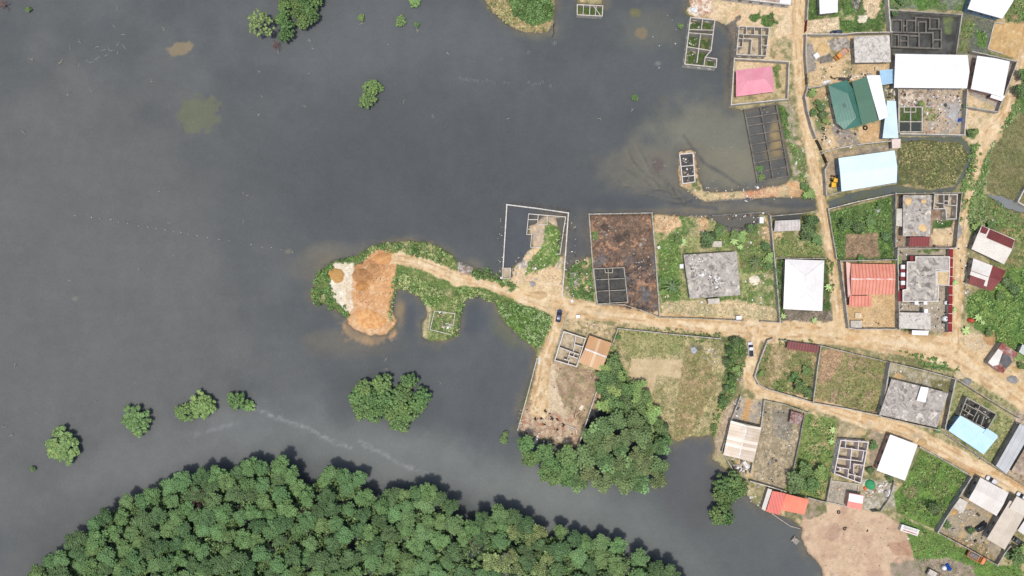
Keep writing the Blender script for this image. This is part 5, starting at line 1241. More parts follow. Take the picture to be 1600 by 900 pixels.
def green_house():
    gm = roof_mat(C(76,128,112), C(68,116,102), ang=deg((1294,133),(1323,125)), seam=.9, seamk=.15, scale=.12, c3=C(100,138,112), t3=.6)
    t_ = thing('green_roofed_house', 'large house under a hipped dark green metal roof with a patched west side', 'house', (*P(1320,165,G0), G0))
    E = 3.35; pts = [(1294,133),(1323,125),(1334,141),(1345,180),(1346,196),(1320,203),(1307,192)]
    w = [P(x, y, E) for x, y in pts]; add_walls(t_, w, G0, E - .02, WALLC, .5)
    V = [(*p, E) for p in w]; A = P3(1326,147,4.9); B = P3(1339,184,4.9); V += [A, B]; n = 7
    b = MB(); b.add(V, [(0,7,1),(1,7,2),(2,7,8,3),(3,8,4),(4,8,5),(5,8,6),(6,8,7,0)])
    b.add([(*p, E - .1) for p in w], [tuple(range(n))]); b.add([(*p, E) for p in w] + [(*p, E - .1) for p in w], [(i, (i+1)%n, n+(i+1)%n, n+i) for i in range(n)])
    o = b.build('roof', gm, t_); fix_normals(o)
    b = MB(); b.tube(A, B, .12, .12, 5); b.tube(A, V[0], .12, .1, 5); b.tube(B, V[5], .12, .1, 5); b.tube(A, V[2], .1, .1, 5); b.tube(B, V[3], .1, .1, 5); b.build('ridge_cap', roof_mat(C(64,112,96), ang=0), t_)
    b = MB()
    for x, y, s in ((1322,164,1.8),(1318,152,1.2)): 
        c = P3(x, y, 4.45 - (0 if s > 1.5 else .25)); b.box(c[0], c[1], c[2] - .35, c[2], s, s * .8, .3)
    b.build('patch_sheet', roof_mat(C(96,126,112), ang=.2), t_)
green_house()
house('plain green gabled roof wedged between the big green hip roof and a white one', [(1331,128),(1354,120),(1372,188),(1347,195)], 'gable', 0, 3.3, .5, roof_mat(C(82,124,104), C(86,120,98), ang=deg((1331,128),(1354,120)), seamk=.1, scale=.1), ridge=[(1339,160),(1364,155)])
house('narrow tall white roof beside the plain green gabled roof', [(1354,118),(1374,118),(1387,183),(1374,188)], 'mono', 'E', 3.3, .4, WHITE(.25))
house('small square sky blue roof at the corner of the widest white hall', [(1374,110),(1396,108),(1397,130),(1377,133)], 'mono', 'N', 2.7, .2, roof_mat(C(170,208,234), ang=0, seamk=.06), windows=False, name='shed', cat='shed')
house('long pale blue roof with a blue wall south of the narrow white roof', [(1386,157),(1399,158),(1403,216),(1379,216)], 'mono', 'E', 3.0, .3, roof_mat(C(214,236,254), ang=0, seamk=.06), WALLB, over=.35)
house('tiny cream flat roofed cabin at the end of the alley by the marsh', [(1393,218),(1407,217),(1407,231),(1394,232)], 'mono', 'N', 2.6, .1, roof_mat(C(236,216,204), ang=0, seamk=.05), windows=False, name='cabin', cat='cabin')
house('large hall with a pale cyan gabled roof by the brown marsh', [(1310,247),(1398,235),(1401,285),(1315,299)], 'gable', 0, 4.0, .8, roof_mat(C(226,250,255), C(220,246,254), ang=deg((1310,247),(1398,235)), seamk=.05), WALLB, ridge=[(1313,272),(1402,260)])
house('cream white cross hipped roof house beside the north road', [(1227,405),(1288,407),(1285,486),(1224,483)], 'hip', 1, 3.2, 1.6, roof_mat(C(246,242,238), C(238,234,230), ang=0, seamk=.05), ridge=[(1258,431),(1261,458)], cap=roof_mat(C(240,236,232), ang=0))
house('salmon orange sheet roofed house with a white patched ridge, main wing', [(1330,412),(1399,413),(1398,460),(1330,461)], 'gable', 0, 3.2, 1.1, roof_mat(C(238,158,134), C(226,142,118), ang=0, seam=1.15, seamk=.75, sw=.4), WALLP, ridge=[(1330,436),(1399,436)], cap=mat('white_ridge', C(240,228,222), C(226,150,130), scale=.5))
house('south wing of the salmon orange roofed house, striped sheets', [(1327,462),(1361,462),(1361,479),(1327,479)], 'mono', 'N', 3.0, .25, roof_mat(C(238,154,130), C(224,136,114), ang=0, seam=1.15, seamk=.75, sw=.4), WALLP, name='house_wing')
house('faded pink lean-to strip on the west side of the salmon roof', [(1322,409),(1330,412),(1330,466),(1325,464)], 'mono', 'E', 2.5, .4, roof_mat(C(230,180,168), ang=0, seamk=.1), WALLP, over=.2, windows=False, name='lean_to', cat='lean-to')
slab_house('bulky unfinished house with sand piles on its grey flat slab', [(1411,305),(1456,305),(1453,369),(1411,369)], 3.1, SLAB, CONC, stubs=1)
house('dark red lean-to roof below the slab with the sand piles', [(1421,370),(1452,370),(1452,385),(1420,385)], 'mono', 'N', 2.5, .3, roof_mat(C(138,62,60), ang=0, seamk=.1), over=.2, windows=False, name='lean_to', cat='lean-to')
slab_house('low grey concrete annex west of the slab with the sand piles', [(1401,326),(1411,326),(1410,354),(1400,353)], 2.4, CONC_L, CONC, over=.15, windows=False, name='annex', cat='annex')
slab_house('flat roofed villa with white parapets behind dark red topped walls', [(1430,401),(1483,401),(1483,423),(1462,422),(1462,446),(1466,447),(1465,471),(1410,471),(1410,453),(1416,452),(1417,409),(1430,409)], 3.2, SLAB, CONC, parapet=CONC_W, over=.3)
slab_house('square sand strewn terrace in the east side of the villa slab', [(1463,424),(1483,424),(1482,446),(1463,445)], 2.9, mat('sandy_slab', C(222,196,152), C(200,174,132), scale=.7, c3=C(176,150,116)), CONC, parapet=CONC_W, over=.1, windows=False, name='terrace', cat='terrace')
slab_house('square gatehouse slab at the south end of the red walled villa', [(1405,488),(1454,489),(1454,515),(1405,513)], 2.9, SLAB_L, CONC, over=.2)
house('small white awning roof hanging over the gatehouse south wall', [(1425,516),(1451,517),(1450,524),(1425,523)], 'mono', 'N', 2.5, .1, WHITE(0), walls=False, name='awning', cat='awning')
house('upper hut by the east path, half dark red half off white sheets', [(1534,352),(1586,374),(1569,413),(1518,389)], 'gable', 0, 3.0, .9, mat('metal_roof', C(232,226,214), C(220,212,200), scale=.2, c3=C(200,180,160), seam=.9, ang=deg((1534,352),(1586,374)), seamk=.1, t3=.64), CONC, ridge=[(1527,367),(1581,391)])
house('lower hut by the east path, white sheets over dark red', [(1521,403),(1572,423),(1550,455),(1513,443)], 'gable', 0, 3.0, .8, roof_mat(C(134,66,62), C(122,56,54), ang=deg((1521,403),(1572,423)), seam=.9, seamk=.2), CONC)
house('rusty tin hut with white patches at the right edge of the sand road', [(1565,535),(1590,552),(1567,584),(1543,568)], 'mono', 'N', 2.6, .3, mat('metal_roof', C(150,84,76), C(196,176,166), scale=.5, c3=C(120,60,54), seam=.6, ang=deg((1565,535),(1590,552)), seamk=.5), CONC, windows=False, over=.25, name='tin_hut', cat='hut')
slab_house('long stained slab house between the road and the lane', [(1393,592),(1482,614),(1464,668),(1374,648)], 3.1, mat('stained_slab', C(192,184,174), C(164,156,148), scale=.45, c3=C(130,122,116), t3=.52, s3=.28, d3=2.2, c4=C(222,214,202), t4=.44, s4=.5, fine=2.0, fa=.2, lo=.3, hi=.7), CONC)
house('sky blue roofed house below the dark roofless shell', [(1499,649),(1558,682),(1537,710),(1482,673)], 'mono', 'N', 3.2, .5, roof_mat(C(202,236,252), C(190,228,250), ang=deg((1499,649),(1558,682)), seamk=.05), WALLB, over=.4)
house('plain white roof beside the large green plot', [(1391,679),(1434,695),(1414,751),(1370,735)], 'gable', 1, 3.2, .7, WHITE(deg((1391,679),(1434,695))), WALLP)
house('cream ribbed sheet roof with a white ridge line near the south shore', [(1142,657),(1190,668),(1177,723),(1130,711)], 'gable', 1, 3.2, .8, roof_mat(C(222,206,186), C(204,184,160), ang=deg((1142,657),(1130,711)), seam=1.1, seamk=.35, sheets=C(238,226,208)), CONC, ridge=[(1167,665),(1154,716)], cap=mat('ridge_sheet', C(244,238,232)))
house('bright red roof at the south shore', [(1207,767),(1226,770),(1217,804),(1197,799)], 'mono', 'E', 3.0, .7, roof_mat(C(214,84,68), C(204,76,60), ang=.2, seamk=.1), CONC, windows=False, name='shed', cat='shed')
house('orange roof joined to the east side of the bright red one at the shore', [(1227,771),(1263,780),(1257,804),(1220,797)], 'mono', 'N', 2.9, .4, roof_mat(C(246,142,112), C(238,128,98), ang=deg((1227,771),(1263,780)), seamk=.15, c3=C(214,96,74), t3=.66, s3=.5), CONC, windows=False, name='shed', cat='shed')
house('grey lean-to wall roof on the west side of the bright red shed', [(1200,763),(1206,765),(1195,798),(1190,795)], 'mono', 'E', 2.2, .3, roof_mat(C(206,198,190), ang=.2, seamk=.1), CONC, windows=False, over=.15, name='lean_to', cat='lean-to')
house('small pink sheet roof with a white upper half beside the bare fill', [(1327,770),(1350,774),(1346,797),(1323,792)], 'mono', 'N', 2.7, .3, roof_mat(C(240,152,138), C(232,140,126), ang=.2, seamk=.1), WALLP, windows=False, over=.25, name='shed', cat='shed')
house('pale ribbed gable roof house south of the lane in the bottom right', [(1532,746),(1576,770),(1557,806),(1513,781)], 'gable', 0, 3.3, .8, roof_mat(C(236,230,222), C(224,216,206), ang=deg((1532,746),(1576,770)), seam=1.1, seamk=.14), CONC, ridge=[(1523,764),(1568,788)])
house('long beige roofed house in the bottom right corner', [(1578,782),(1606,797),(1570,859),(1542,842)], 'gable', 1, 3.3, .5, roof_mat(C(216,204,186), C(206,192,172), ang=deg((1578,782),(1606,797)), seamk=.1), CONC)
house('raised beige roof at the right edge north of the long beige roof', [(1588,775),(1612,788),(1600,806),(1577,794)], 'mono', 'N', 3.8, .2, roof_mat(C(224,214,198), ang=.4, seamk=.08), CONC, windows=False)
house('off white roof cut by the right edge below the beige roofs', [(1606,804),(1630,812),(1622,850),(1590,829)], 'mono', 'N', 3.0, .2, roof_mat(C(232,228,220), ang=.4, seamk=.08), CONC, windows=False)
slab_house('small beige flat roofed outbuilding in the bottom right yard', [(1500,778),(1512,785),(1505,802),(1489,793)], 2.5, CONC_L, CONC, over=.15, windows=False, name='outbuilding', cat='outbuilding')
house('tan striped gable roof beside the white walled shell', [(921,524),(956,536),(939,580),(904,566)], 'gable', 0, 3.2, .9, roof_mat(C(206,160,112), C(196,150,104), ang=deg((921,524),(956,536)), seam=.9, seamk=.1, sheets=C(216,184,146)), CONC, ridge=[(914,545),(948,558)], cap=mat('ridge_sheet', C(244,238,232)))
slab_house('stained grey slab roof house in the middle of its green garden', [(1068,398),(1151,393),(1157,461),(1078,467)], 3.2, SLAB, CONC, stubs=1)
slab_house('narrow concrete porch slab on the south side of the stained slab house', [(1106,467),(1124,466),(1125,474),(1107,475)], 2.6, CONC_L, CONC, over=.15, windows=False, name='porch', cat='porch')
slab_house('light streaked slab roof house beside the orange dump truck', [(1334,57),(1390,55),(1392,97),(1336,98)], 3.2, SLAB_L, CONC)
house('small grey fibre cement shed with patched sheets beside the north road', [(1211,345),(1250,343),(1250,360),(1209,362)], 'gable', 0, 2.6, .4, mat('metal_roof', C(216,208,202), C(186,176,168), scale=.3, seam=1.2, ang=0.0, seamk=.5), CONC, windows=False, name='shed', cat='shed')
house('long dark red roof against the main road wall', [(1231,533),(1280,540),(1278,552),(1229,545)], 'mono', 'N', 2.4, .3, roof_mat(C(130,64,62), C(118,56,54), ang=-.14, seamk=.25), walls=False, name='open_shed', cat='shed')
house('little dark red and white scrap roof at the wall by the lane', [(1236,642),(1256,648),(1250,664),(1233,661)], 'mono', 'N', 2.2, .2, mat('metal_roof', C(126,70,66), C(176,160,152), scale=.8, seam=.8, ang=0.0, seamk=.3), walls=False, name='open_shed', cat='shed')
house('long pale grey sheet roof at the right edge below the sand road', [(1594,662),(1612,672),(1572,740),(1556,728)], 'mono', 'E', 3.0, .3, roof_mat(C(200,202,202), C(188,190,190), ang=deg((1594,662),(1612,672)), seam=2.2, seamk=.3), CONC, windows=False, name='long_shed', cat='shed')
slab_house('brown flat roof at the right edge beside the long pale grey roof', [(1606,692),(1640,706),(1622,752),(1580,736)], 2.6, mat('stained_slab', C(196,176,152), C(140,124,112), scale=.4, c3=C(116,98,86)), CONC, windows=False, over=.2, name='outbuilding', cat='outbuilding')
slab_house('white walled building with open rubble roof at the top edge', [(1133,-44),(1238,-38),(1235,8),(1132,-4)], 2.9, mat('rubble_roof', C(196,176,156), C(160,140,124), scale=.6, c3=C(228,214,200)), CONC_W, parapet=CONC_W, over=.15)
house('small white roof on the east end of the rubble roofed building', [(1220,-12),(1236,-11),(1235,6),(1218,4)], 'mono', 'N', 3.5, .1, WHITE(0), walls=False, name='roof_shelter', cat='shelter')
house('pale greenish shed roof cut by the right edge in the east plot', [(1597,538),(1625,548),(1618,566),(1592,550)], 'mono', 'N', 2.4, .2, roof_mat(C(206,212,204), ang=.3, seamk=.1), windows=False, name='shed', cat='shed')
# sheets lying over the two huts, made parts of their roofs by look: separate sheets resting on top
def sheet(label, pts, z, m, name='roof_sheet', cat='roof sheet', dz=None, th=.05):
    dz = dz or [0] * len(pts); w = [P3(x, y, z + d) for (x, y), d in zip(pts, dz)]; n = len(w)
    b = MB(); b.add([tuple(p) for p in w] + [(p[0], p[1], p[2] - th) for p in w], [tuple(range(n)), tuple(range(2 * n - 1, n - 1, -1))] + [(i, (i + 1) % n, n + (i + 1) % n, n + i) for i in range(n)])
    o = b.build(name, m, None, origin=w[0]); fix_normals(o); return tag(o, label, cat)
LIGHTS = roof_mat(C(238,234,226), C(224,218,208), ang=.35, seamk=.08)
DR = roof_mat(C(130,66,62), C(118,58,54), ang=deg((1534,352),(1586,374)), seam=.9, seamk=.2)
E1 = G0 + 3.0
sheet('dark red sheets covering the rear slope of the upper hut', [(1547,358),(1585.5,375),(1581,388.5),(1541.5,371.5)], E1 + .12, DR, dz=[0,0,.84,.84])
sheet('dark red sheets at the north west corner of the upper hut', [(1534.5,352.8),(1545,357.5),(1540.5,366),(1531,363)], E1 + .12, DR, dz=[0,0,.5,.5])
sheet('white sheets laid on the north slope of the lower hut', [(1521,403.6),(1551,415.2),(1545.5,433),(1517.3,422.6)], E1 + .12, LIGHTS, dz=[0,0,.78,.78])
sheet('white sheets reaching over the ridge of the lower hut', [(1517.2,423.4),(1545.3,433.8),(1541.5,448),(1537,446),(1540,438),(1515.6,429.5)], E1 + .14, LIGHTS, dz=[.76,.76,.1,.1,.46,.5])
sheet('white upper half of the small pink roof', [(1327,771),(1349.3,775),(1347.5,787),(1325.5,783)], G0 + 2.95, WHITE(.2), dz=[.12,.12,0,0])
sheet('white sheet resting on the long stained slab house', [(1439,604),(1451,606),(1446,629),(1432,626)], G0 + 4.1, WHITE(.2))
sheet('step in the north east of the sky blue roof', [(1542,669),(1559,680),(1553,688),(1536,677)], G0 + 3.85, roof_mat(C(200,232,248), ang=.4, seamk=.05))
sheet('white scrap sheets on the left of the rusty tin hut', [(1560,545),(1567,550),(1560,570),(1551,572),(1544,566)], G0 + 2.98, LIGHTS, dz=[0,0,-.06,-.12,-.12])
sheet('grey tarpaulin thrown over the rusty tin hut', [(1568,552),(1578,556),(1582,566),(1572,576),(1562,566)], G0 + 3.03, mat('grey_tarp', C(110,108,108)), name='tarpaulin', cat='tarpaulin')

# ---- roofless shells
GRF = mat('weedy_floor', C(84,106,54), C(62,84,44), scale=.8, c3=C(136,128,96), fine=4)
DRF = mat('dirt_floor', C(204,190,164), C(176,160,136), scale=.7, c3=C(112,106,90), fine=4)
WSF = mat('wet_shade_floor', C(84,84,82), C(64,64,64), scale=.7, c3=C(104,96,84), fine=4)  # wet basin floor; in the brown yard rooms its dark tone is painted shade
shell('tall roofless house standing in the lake with green weeds inside', [(1079,27),(1117,31),(1111,79),(1102,89),(1120,92),(1119,105),(1070,100)], [[(1098,29),(1096,46)],[(1077,46),(1115,47)],[(1076,51),(1114,54)],[(1095,52),(1089,98)],[(1074,73),(1111,79)],[(1102,89),(1100,103)]], 3.2, .34, CONC_L, GRF)
shell('roofless house with many small rooms above the pink roofed house', [(1155,41),(1202,43),(1197,87),(1151,85)], [[(1154,53),(1200,55)],[(1167,41),(1166,53)],[(1179,42),(1179,54)],[(1190,42),(1190,87)],[(1155,60),(1175,61),(1173,84)],[(1162,54),(1160,73),(1151,73)],[(1190,70),(1199,71)]], 3.0, .26, CONC_L, DRF)
shell('low flooded foundation grid with two columns of cells beside the north road weeds', [(1163,171),(1213,163),(1233,275),(1184,284)], [[(1188,167),(1208,279)]] + [[(1163 + 21 * k, 171 + 113 * k), (1213 + 20 * k, 163 + 112 * k)] for k in (.12, .23, .36, .49, .61, .74, .87)], .8, .48, BEAM, None, name='foundation', cat='foundation', base=.0)
shell('small three cell block basin at the end of the sandy causeway', [(1062,241),(1083,239),(1086,284),(1067,287)], [[(1064,260),(1084,258)],[(1066,276),(1085,274)]], .9, .3, CONC_W, WSF, name='foundation', cat='foundation')
dk = [[(1393,31),(1409,31),(1409,49)],[(1393,50),(1436,51),(1436,74)],[(1417,49),(1417,32),(1431,32)],[(1431,50),(1431,27),(1453,28),(1453,44)],[(1453,29),(1467,29),(1467,45)],[(1451,45),(1471,45),(1471,76)],[(1435,50),(1435,34),(1447,34),(1447,50)],[(1436,51),(1458,51),(1458,74)],[(1393,54),(1404,54),(1404,72)],[(1407,72),(1407,55),(1419,55),(1419,73)],[(1421,56),(1435,56)],[(1407,64),(1419,64)],[(1458,62),(1470,62)],[(1412,31),(1412,49)],[(1412,40),(1417,40)]]
shell('dark flooded foundation maze inside the walled pool at the top right', [(1393,31),(1393,73),(1470,76)], dk, .9, .6, BEAM, None, closed=False, name='foundation', cat='foundation', base=.1)
shell('flooded four cell basin with green scum in the debris yard', [(1405,167),(1441,167),(1441,206),(1405,206)], [[(1423,167),(1423,206)],[(1405,190),(1441,190)],[(1413,167),(1413,175),(1431,175),(1431,167)],[(1442,172),(1442,166),(1460,166)]], .8, .3, CONC_L, None, name='foundation', cat='foundation')
shell('thin white wall stubs of a started house inside the flooded compound', [(826,334),(884,339),(880,363)], [[(826,334),(823,366),(831,366),(829,386),(845,387)],[(841,335),(840,351)],[(825,343),(841,343)],[(840,351),(855,351),(855,336)],[(825,358),(832,358)],[(880,364),(875,397),(868,397)]], .8, .24, CONC_W, None, closed=False, name='foundation', cat='foundation')
shell('single square block cistern at the corner of the flooded compound', [(785,419),(798,419),(797,435),(785,435)], [], 1.0, .26, CONC_L, DRF, name='cistern', cat='cistern')
shell('roofless rooms with floors coloured dark as shade in the corner of the brown yard', [(928,420),(975,418),(981,472),(933,475)], [[(950,420),(953,473)],[(931,437),(976,435)],[(932,455),(977,453)],[(945,420),(946,426),(957,426),(957,419)]], 1.6, .28, CONC_M, WSF)  # shade inside these walls is put into the floor colour
shell('white walled roofless house beside the tan striped roof', [(881,518),(915,529),(901,573),(867,563)], [[(900,524),(896,549)],[(875,543),(891,549),(887,561)],[(897,538),(911,542)],[(891,549),(905,554)],[(888,555),(903,560)],[(898,551),(896,558)],[(881,561),(889,563),(888,569)]], 2.8, .3, CONC_W, DRF)
shell('pinkish roofless house with many rooms south of the lane', [(1314,688),(1357,691),(1345,755),(1304,740)], [[(1322,689),(1321,699)],[(1342,689),(1341,702)],[(1313,699),(1354,705)],[(1331,700),(1328,733)],[(1309,716),(1347,721)],[(1350,705),(1347,721)],[(1308,730),(1326,733),(1325,747)],[(1334,740),(1334,725),(1350,727)],[(1336,740),(1335,752)],[(1325,740),(1347,746)],[(1312,730),(1313,736),(1309,736)]], 3.0, .3, mat('pink_grey_block', C(240,230,224), C(220,208,202), scale=.4), DRF)
shell('dark roofless shell above the sky blue roof', [(1511,621),(1557,647),(1543,671),(1500,649)], [[(1532,633),(1520,657)],[(1507,630),(1527,641)],[(1504,639),(1521,650)],[(1524,637),(1546,653)],[(1516,641),(1512,648)],[(1530,648),(1525,660)],[(1538,650),(1533,665)],[(1512,632),(1508,642)]], 2.8, .28, CONC_M, WSF)
shell('roofless rooms with grey floors east of the slab with the sand piles', [(1461,304),(1496,304),(1494,342),(1479,342),(1478,326),(1459,326)], [[(1475,305),(1475,325)],[(1483,305),(1482,320)],[(1475,314),(1482,314)],[(1461,317),(1475,318)],[(1475,320),(1495,321)]], 3.0, .3, CONC_L, DRF)
shell('square roofless pad with broken slabs south of the pink walled shell', [(1297,751),(1342,757),(1337,795),(1292,784)], [], .5, .26, CONC_L, None, closed=False, name='foundation', cat='foundation')
shell('small fallen foundation frame on the weedy islet south of the causeway', [(679,486),(711,490),(706,523),(672,515)], [[(672,490),(670,516)],[(696,505),(710,508)]], .35, .26, CONC_L, None, closed=True, name='foundation', cat='foundation')
shell('little flooded cellar with rafters at the top edge near the islet', [(902,7),(942,9),(941,25),(902,23)], [[(912,7),(911,23)],[(922,8),(921,24)],[(932,8),(930,24)],[(927,8),(938,24)]], 1.8, .3, CONC_L, GRF)

# ---- boundary walls
wall('pale wall with coping all round the pink roofed house', [(1146,93),(1231,98),(1229,156),(1141,165)], closed=True, m=CONC_L, t=.3)
wall('grey wall along the east side of the north road from the top edge', [(1262,-60),(1261,0),(1259,32)], m=CONC)
gate('dark red steel gate of the first plot on the north road', (1259.5,33), (1258,50), REDP)
wall('wall between the first grassy plot and the truck yard', [(1257,55),(1320,55),(1335,53),(1391,52)], m=CONC_L)
wall('short road wall of the truck yard', [(1258,57),(1257,85),(1259,114)], m=CONC)
gate('grey steel gate of the truck yard on the north road', (1259,116), (1260,132), STEEL)
wall('bowed grey road wall of the green roofed house', [(1261,134),(1256,152),(1260,175),(1267,200),(1273,216)], m=CONC)
wall('north garden wall running to the green roof', [(1262,139),(1280,136),(1294,131)], m=CONC)
gate('upper of two dark gates at the pinched road bend', (1275,219), (1283,235), DARKST)
gate('lower of two dark gates at the pinched road bend', (1285,241), (1291,255), DARKST)
wall('dividing wall running east to the cream cabin', [(1284,239),(1310,232),(1345,226),(1392,221)], m=CONC_L)
wall('wall stub below the two dark gates beside the yellow loader', [(1292,257),(1287,266),(1289,304)], m=CONC)
wall('thick grey wall along the west of the flooded foundation yard', [(1382,-60),(1385,0),(1389,51)], m=CONC_L, t=.34)
wall('dark wall enclosing the flooded foundation maze', [(1389,17),(1501,24),(1492,84)], m=CONC_M, h=1.6, t=.3)
wall('grey wall joining the white hall and the slab house', [(1394,86),(1394,130),(1401,142),(1401,208)], m=CONC_M)
wall('wall round the stepped white house and its yard', [(1508,142),(1507,168),(1556,176),(1586,98),(1516,82)], m=CONC)
wall('pale wall on the south of the debris yard by the marsh', [(1404,210),(1460,211),(1504,212),(1507,172)], m=CONC_L, t=.3)
wall('low retaining wall of the dark drain under the pale cyan hall', [(1290,306),(1322,298),(1400,287)], m=CONC, h=.7, pillars=0)
wall('long thin wall on the south bank of the drain', [(1293,327),(1340,315),(1398,303)], m=CONC_L, h=1.2)
wall('thin wall down the road side of the overgrown plot', [(1293,328),(1300,370),(1306,404)], m=CONC_M, h=1.4)
wall('dark wall round the slab with sand piles, marsh side', [(1397,386),(1397,303),(1500,302),(1491,386)], m=CONC_M)
wall('grey wall round the salmon roofed house', [(1398,406),(1311,408),(1324,512),(1334,514),(1398,514)], m=CONC)
wall('grey wall between the salmon roof and the villa', [(1400,390),(1401,440),(1403,514)], m=CONC, t=.3)
wall('grey top wall of the villa with the red segments', [(1401,388),(1489,388)], m=CONC)
def red_wall():
    pts = [(1486.5,389),(1486,450),(1485,519)]; w = [P(x, y, G0 + 2.3) for x, y in pts]
    t_ = thing('red_topped_wall', 'broad dark red topped wall in square segments facing the east path', 'wall', (*w[0], G0))
    b = MB(); b.strip(w, G0 - .3, G0 + 2.2, .3); b.build('wall_panel', CONC_W, t_)
    n = 9
    for i in range(n):
        y0, y1 = 389 + i * 14.5, 389 + (i + 1) * 14.5 - .9; x0, x1 = 1486.5 - (y0 - 389) * .012, 1486.5 - (y1 - 389) * .012
        a, c = P(x0, y0, G0 + 2.4), P(x1, y1, G0 + 2.4); b = MB(); b.strip([a, c], G0 + 2.21, G0 + 2.36, 1.25); b.build('coping_panel', REDP, t_)
    for i in range(n + 1):
        x, y = P(1486.5 - i * .17, 389 + i * 14.5 - .45, G0 + 2.4); b = MB(); b.box(x, y, G0 - .3, G0 + 2.45, 1.35, .16); b.build('pillar', CONC_W, t_)
red_wall()
for lb, pts in (('red awning strip along the west side of the villa slab', [(1407,413),(1416,413),(1415,451),(1407,451)]), ('red awning over the north west step of the villa', [(1422,400),(1430,400),(1430,408),(1422,408)]), ('thin red awning at the south west of the villa', [(1404,454),(1409.5,454),(1409.5,471),(1404,471)])):
    house(lb, pts, 'mono', 'N', 2.4, .05, roof_mat(C(140,48,50), ang=0, seamk=.15), walls=False, name='awning', cat='awning')
wall('long wall between the brown yard and the slab house garden', [(1018,334),(1024,410),(1030,494)], m=CONC, h=1.7)
wall('wall on the west and north of the brown burnt looking yard', [(933,475),(926,420),(920,335),(1018,333)], m=CONC, h=1.7)
wall('crooked roadside wall of the brown yard', [(935,476),(975,476),(1000,484),(1029,495)], m=CONC_M, h=1.2)
wall('road wall of the slab house garden, western run', [(1031,496),(1100,498),(1160,501)], m=CONC_M, h=1.4)
wall('short road wall of the slab house garden, eastern run', [(1188,502),(1222,504)], m=CONC_M, h=1.4)
wall('east wall of the slab house garden', [(1202,338),(1206,380),(1212,440),(1217,502)], m=CONC)
wall('thin wall of the grey shed plot along the channel', [(1204,338),(1250,334),(1274,330)], m=CONC_M, h=1.3)
wall('wall between the grey shed plot and the hipped roof house', [(1211,403),(1250,404),(1289,404)], m=CONC_M, h=1.6)
wall('dark low wall north of the garden puddle', [(1112,337),(1150,335),(1200,331)], m=CONC_D, h=.7, pillars=0)
wall('wall of the dry field along the main road', [(965,513),(1040,521),(1124,529)], m=CONC, h=1.4)
wall('wall stub beside the tan striped roof', [(965,513),(959,530),(955,540)], m=CONC_M)
wall('east wall of the long walled yard down to the grove', [(941,583),(922,640),(903,697)], m=CONC_L, h=2.0)
wall('west waterside wall of the long walled yard', [(839,560),(826,610),(809,671)], m=CONC_L, h=1.6)
wall('lane side wall by the parked blue car', [(886,492),(876,525),(866,564)], m=CONC_M, h=1.4)
wall('long curved wall at the pickup corner', [(1207,529),(1198,532),(1193,545),(1184,568),(1178,588),(1184,600),(1196,607),(1230,617),(1268,628)], m=CONC, h=1.7, t=.3)
wall('wall along the main road behind the dark red roof', [(1218,531),(1281,540),(1330,552),(1388,566)], m=CONC_M, h=1.6)
wall('wall between the two scrubby plots south of the road', [(1281,541),(1275,580),(1269,627)], m=CONC, h=1.7)
wall('lane wall of the eastern scrubby plot', [(1269,629),(1320,638),(1373,649)], m=CONC_L, h=1.6)
wall('thick wall west of the long stained slab house', [(1388,567),(1382,605),(1374,646)], m=CONC, t=.4, h=2.4)
wall('long wall of the slab house plot on the sand road', [(1389,566),(1440,578),(1491,592)], m=CONC)
wall('wall between the long slab house and the dark shell', [(1490,593),(1482,630),(1474,669)], m=CONC, t=.36)
wall('wall from the dark shell along the sand road to the right edge', [(1491,591),(1540,622),(1590,652)], m=CONC_M, h=2.0)
wall('lane wall under the long stained slab house', [(1374,650),(1420,661),(1464,671)], m=CONC, h=1.8)
wall('lane wall under the sky blue roof down to the right edge', [(1466,671),(1510,700),(1560,734),(1612,766)], m=CONC_M, h=1.8)
wall('wall on the west of the cream ribbed roof', [(1156,619),(1142,655),(1127,704),(1147,738)], m=CONC, h=1.6)
wall('wall on the east of the cream ribbed roof', [(1193,626),(1188,664),(1172,738)], m=CONC, h=1.6)
wall('thin lane wall of the rubble plot', [(1193,625),(1226,632),(1262,645)], m=CONC_M, h=1.3)
wall('dark wall between the rubble plot and the green plot', [(1256,647),(1248,690),(1238,735)], m=CONC_D, h=1.2)
wall('pale wall behind the bright red and orange roofs', [(1171,751),(1200,759),(1226,767)], m=CONC_L, h=1.8)
wall('wall of the green plot above the bare fill', [(1262,777),(1290,784),(1297,747)], m=CONC_M, h=1.6)
wall('lane wall of the large green plot', [(1436,698),(1480,722),(1516,743)], m=CONC, h=1.4)
wall('west wall of the bottom right yard with the dark car', [(1515,745),(1490,785),(1463,829)], m=CONC, h=2.0, t=.3)
wall('south wall of the bottom right yard beside the orange truck', [(1463,831),(1510,856),(1555,881)], m=CONC_M, h=1.8)
wall('little wall corner south of the long beige house', [(1556,882),(1568,862),(1576,852)], m=CONC, h=1.8)
wall('thin white wall round the flooded compound in the lake', [(878,462),(881,430),(888,333),(840,326),(792,320),(786,419)], m=CONC_W, h=.9, t=.3, pillars=2.2, base=.1)
wall('thick rim wall of the swamp pool at the right edge', [(1610,285),(1597,298),(1588,316),(1606,326)], m=CONC_L, h=1.6, t=.4)
wall('retaining wall edge of the yellow sand platform', [(1567,37),(1553,36),(1543,77),(1566,84)], m=CONC_L, h=.5, pillars=0, base=.2)
wall('crumbling wall between the green plot and the white rubbish', [(1396,752),(1390,775),(1376,797)], m=CONC_M, h=1.0)
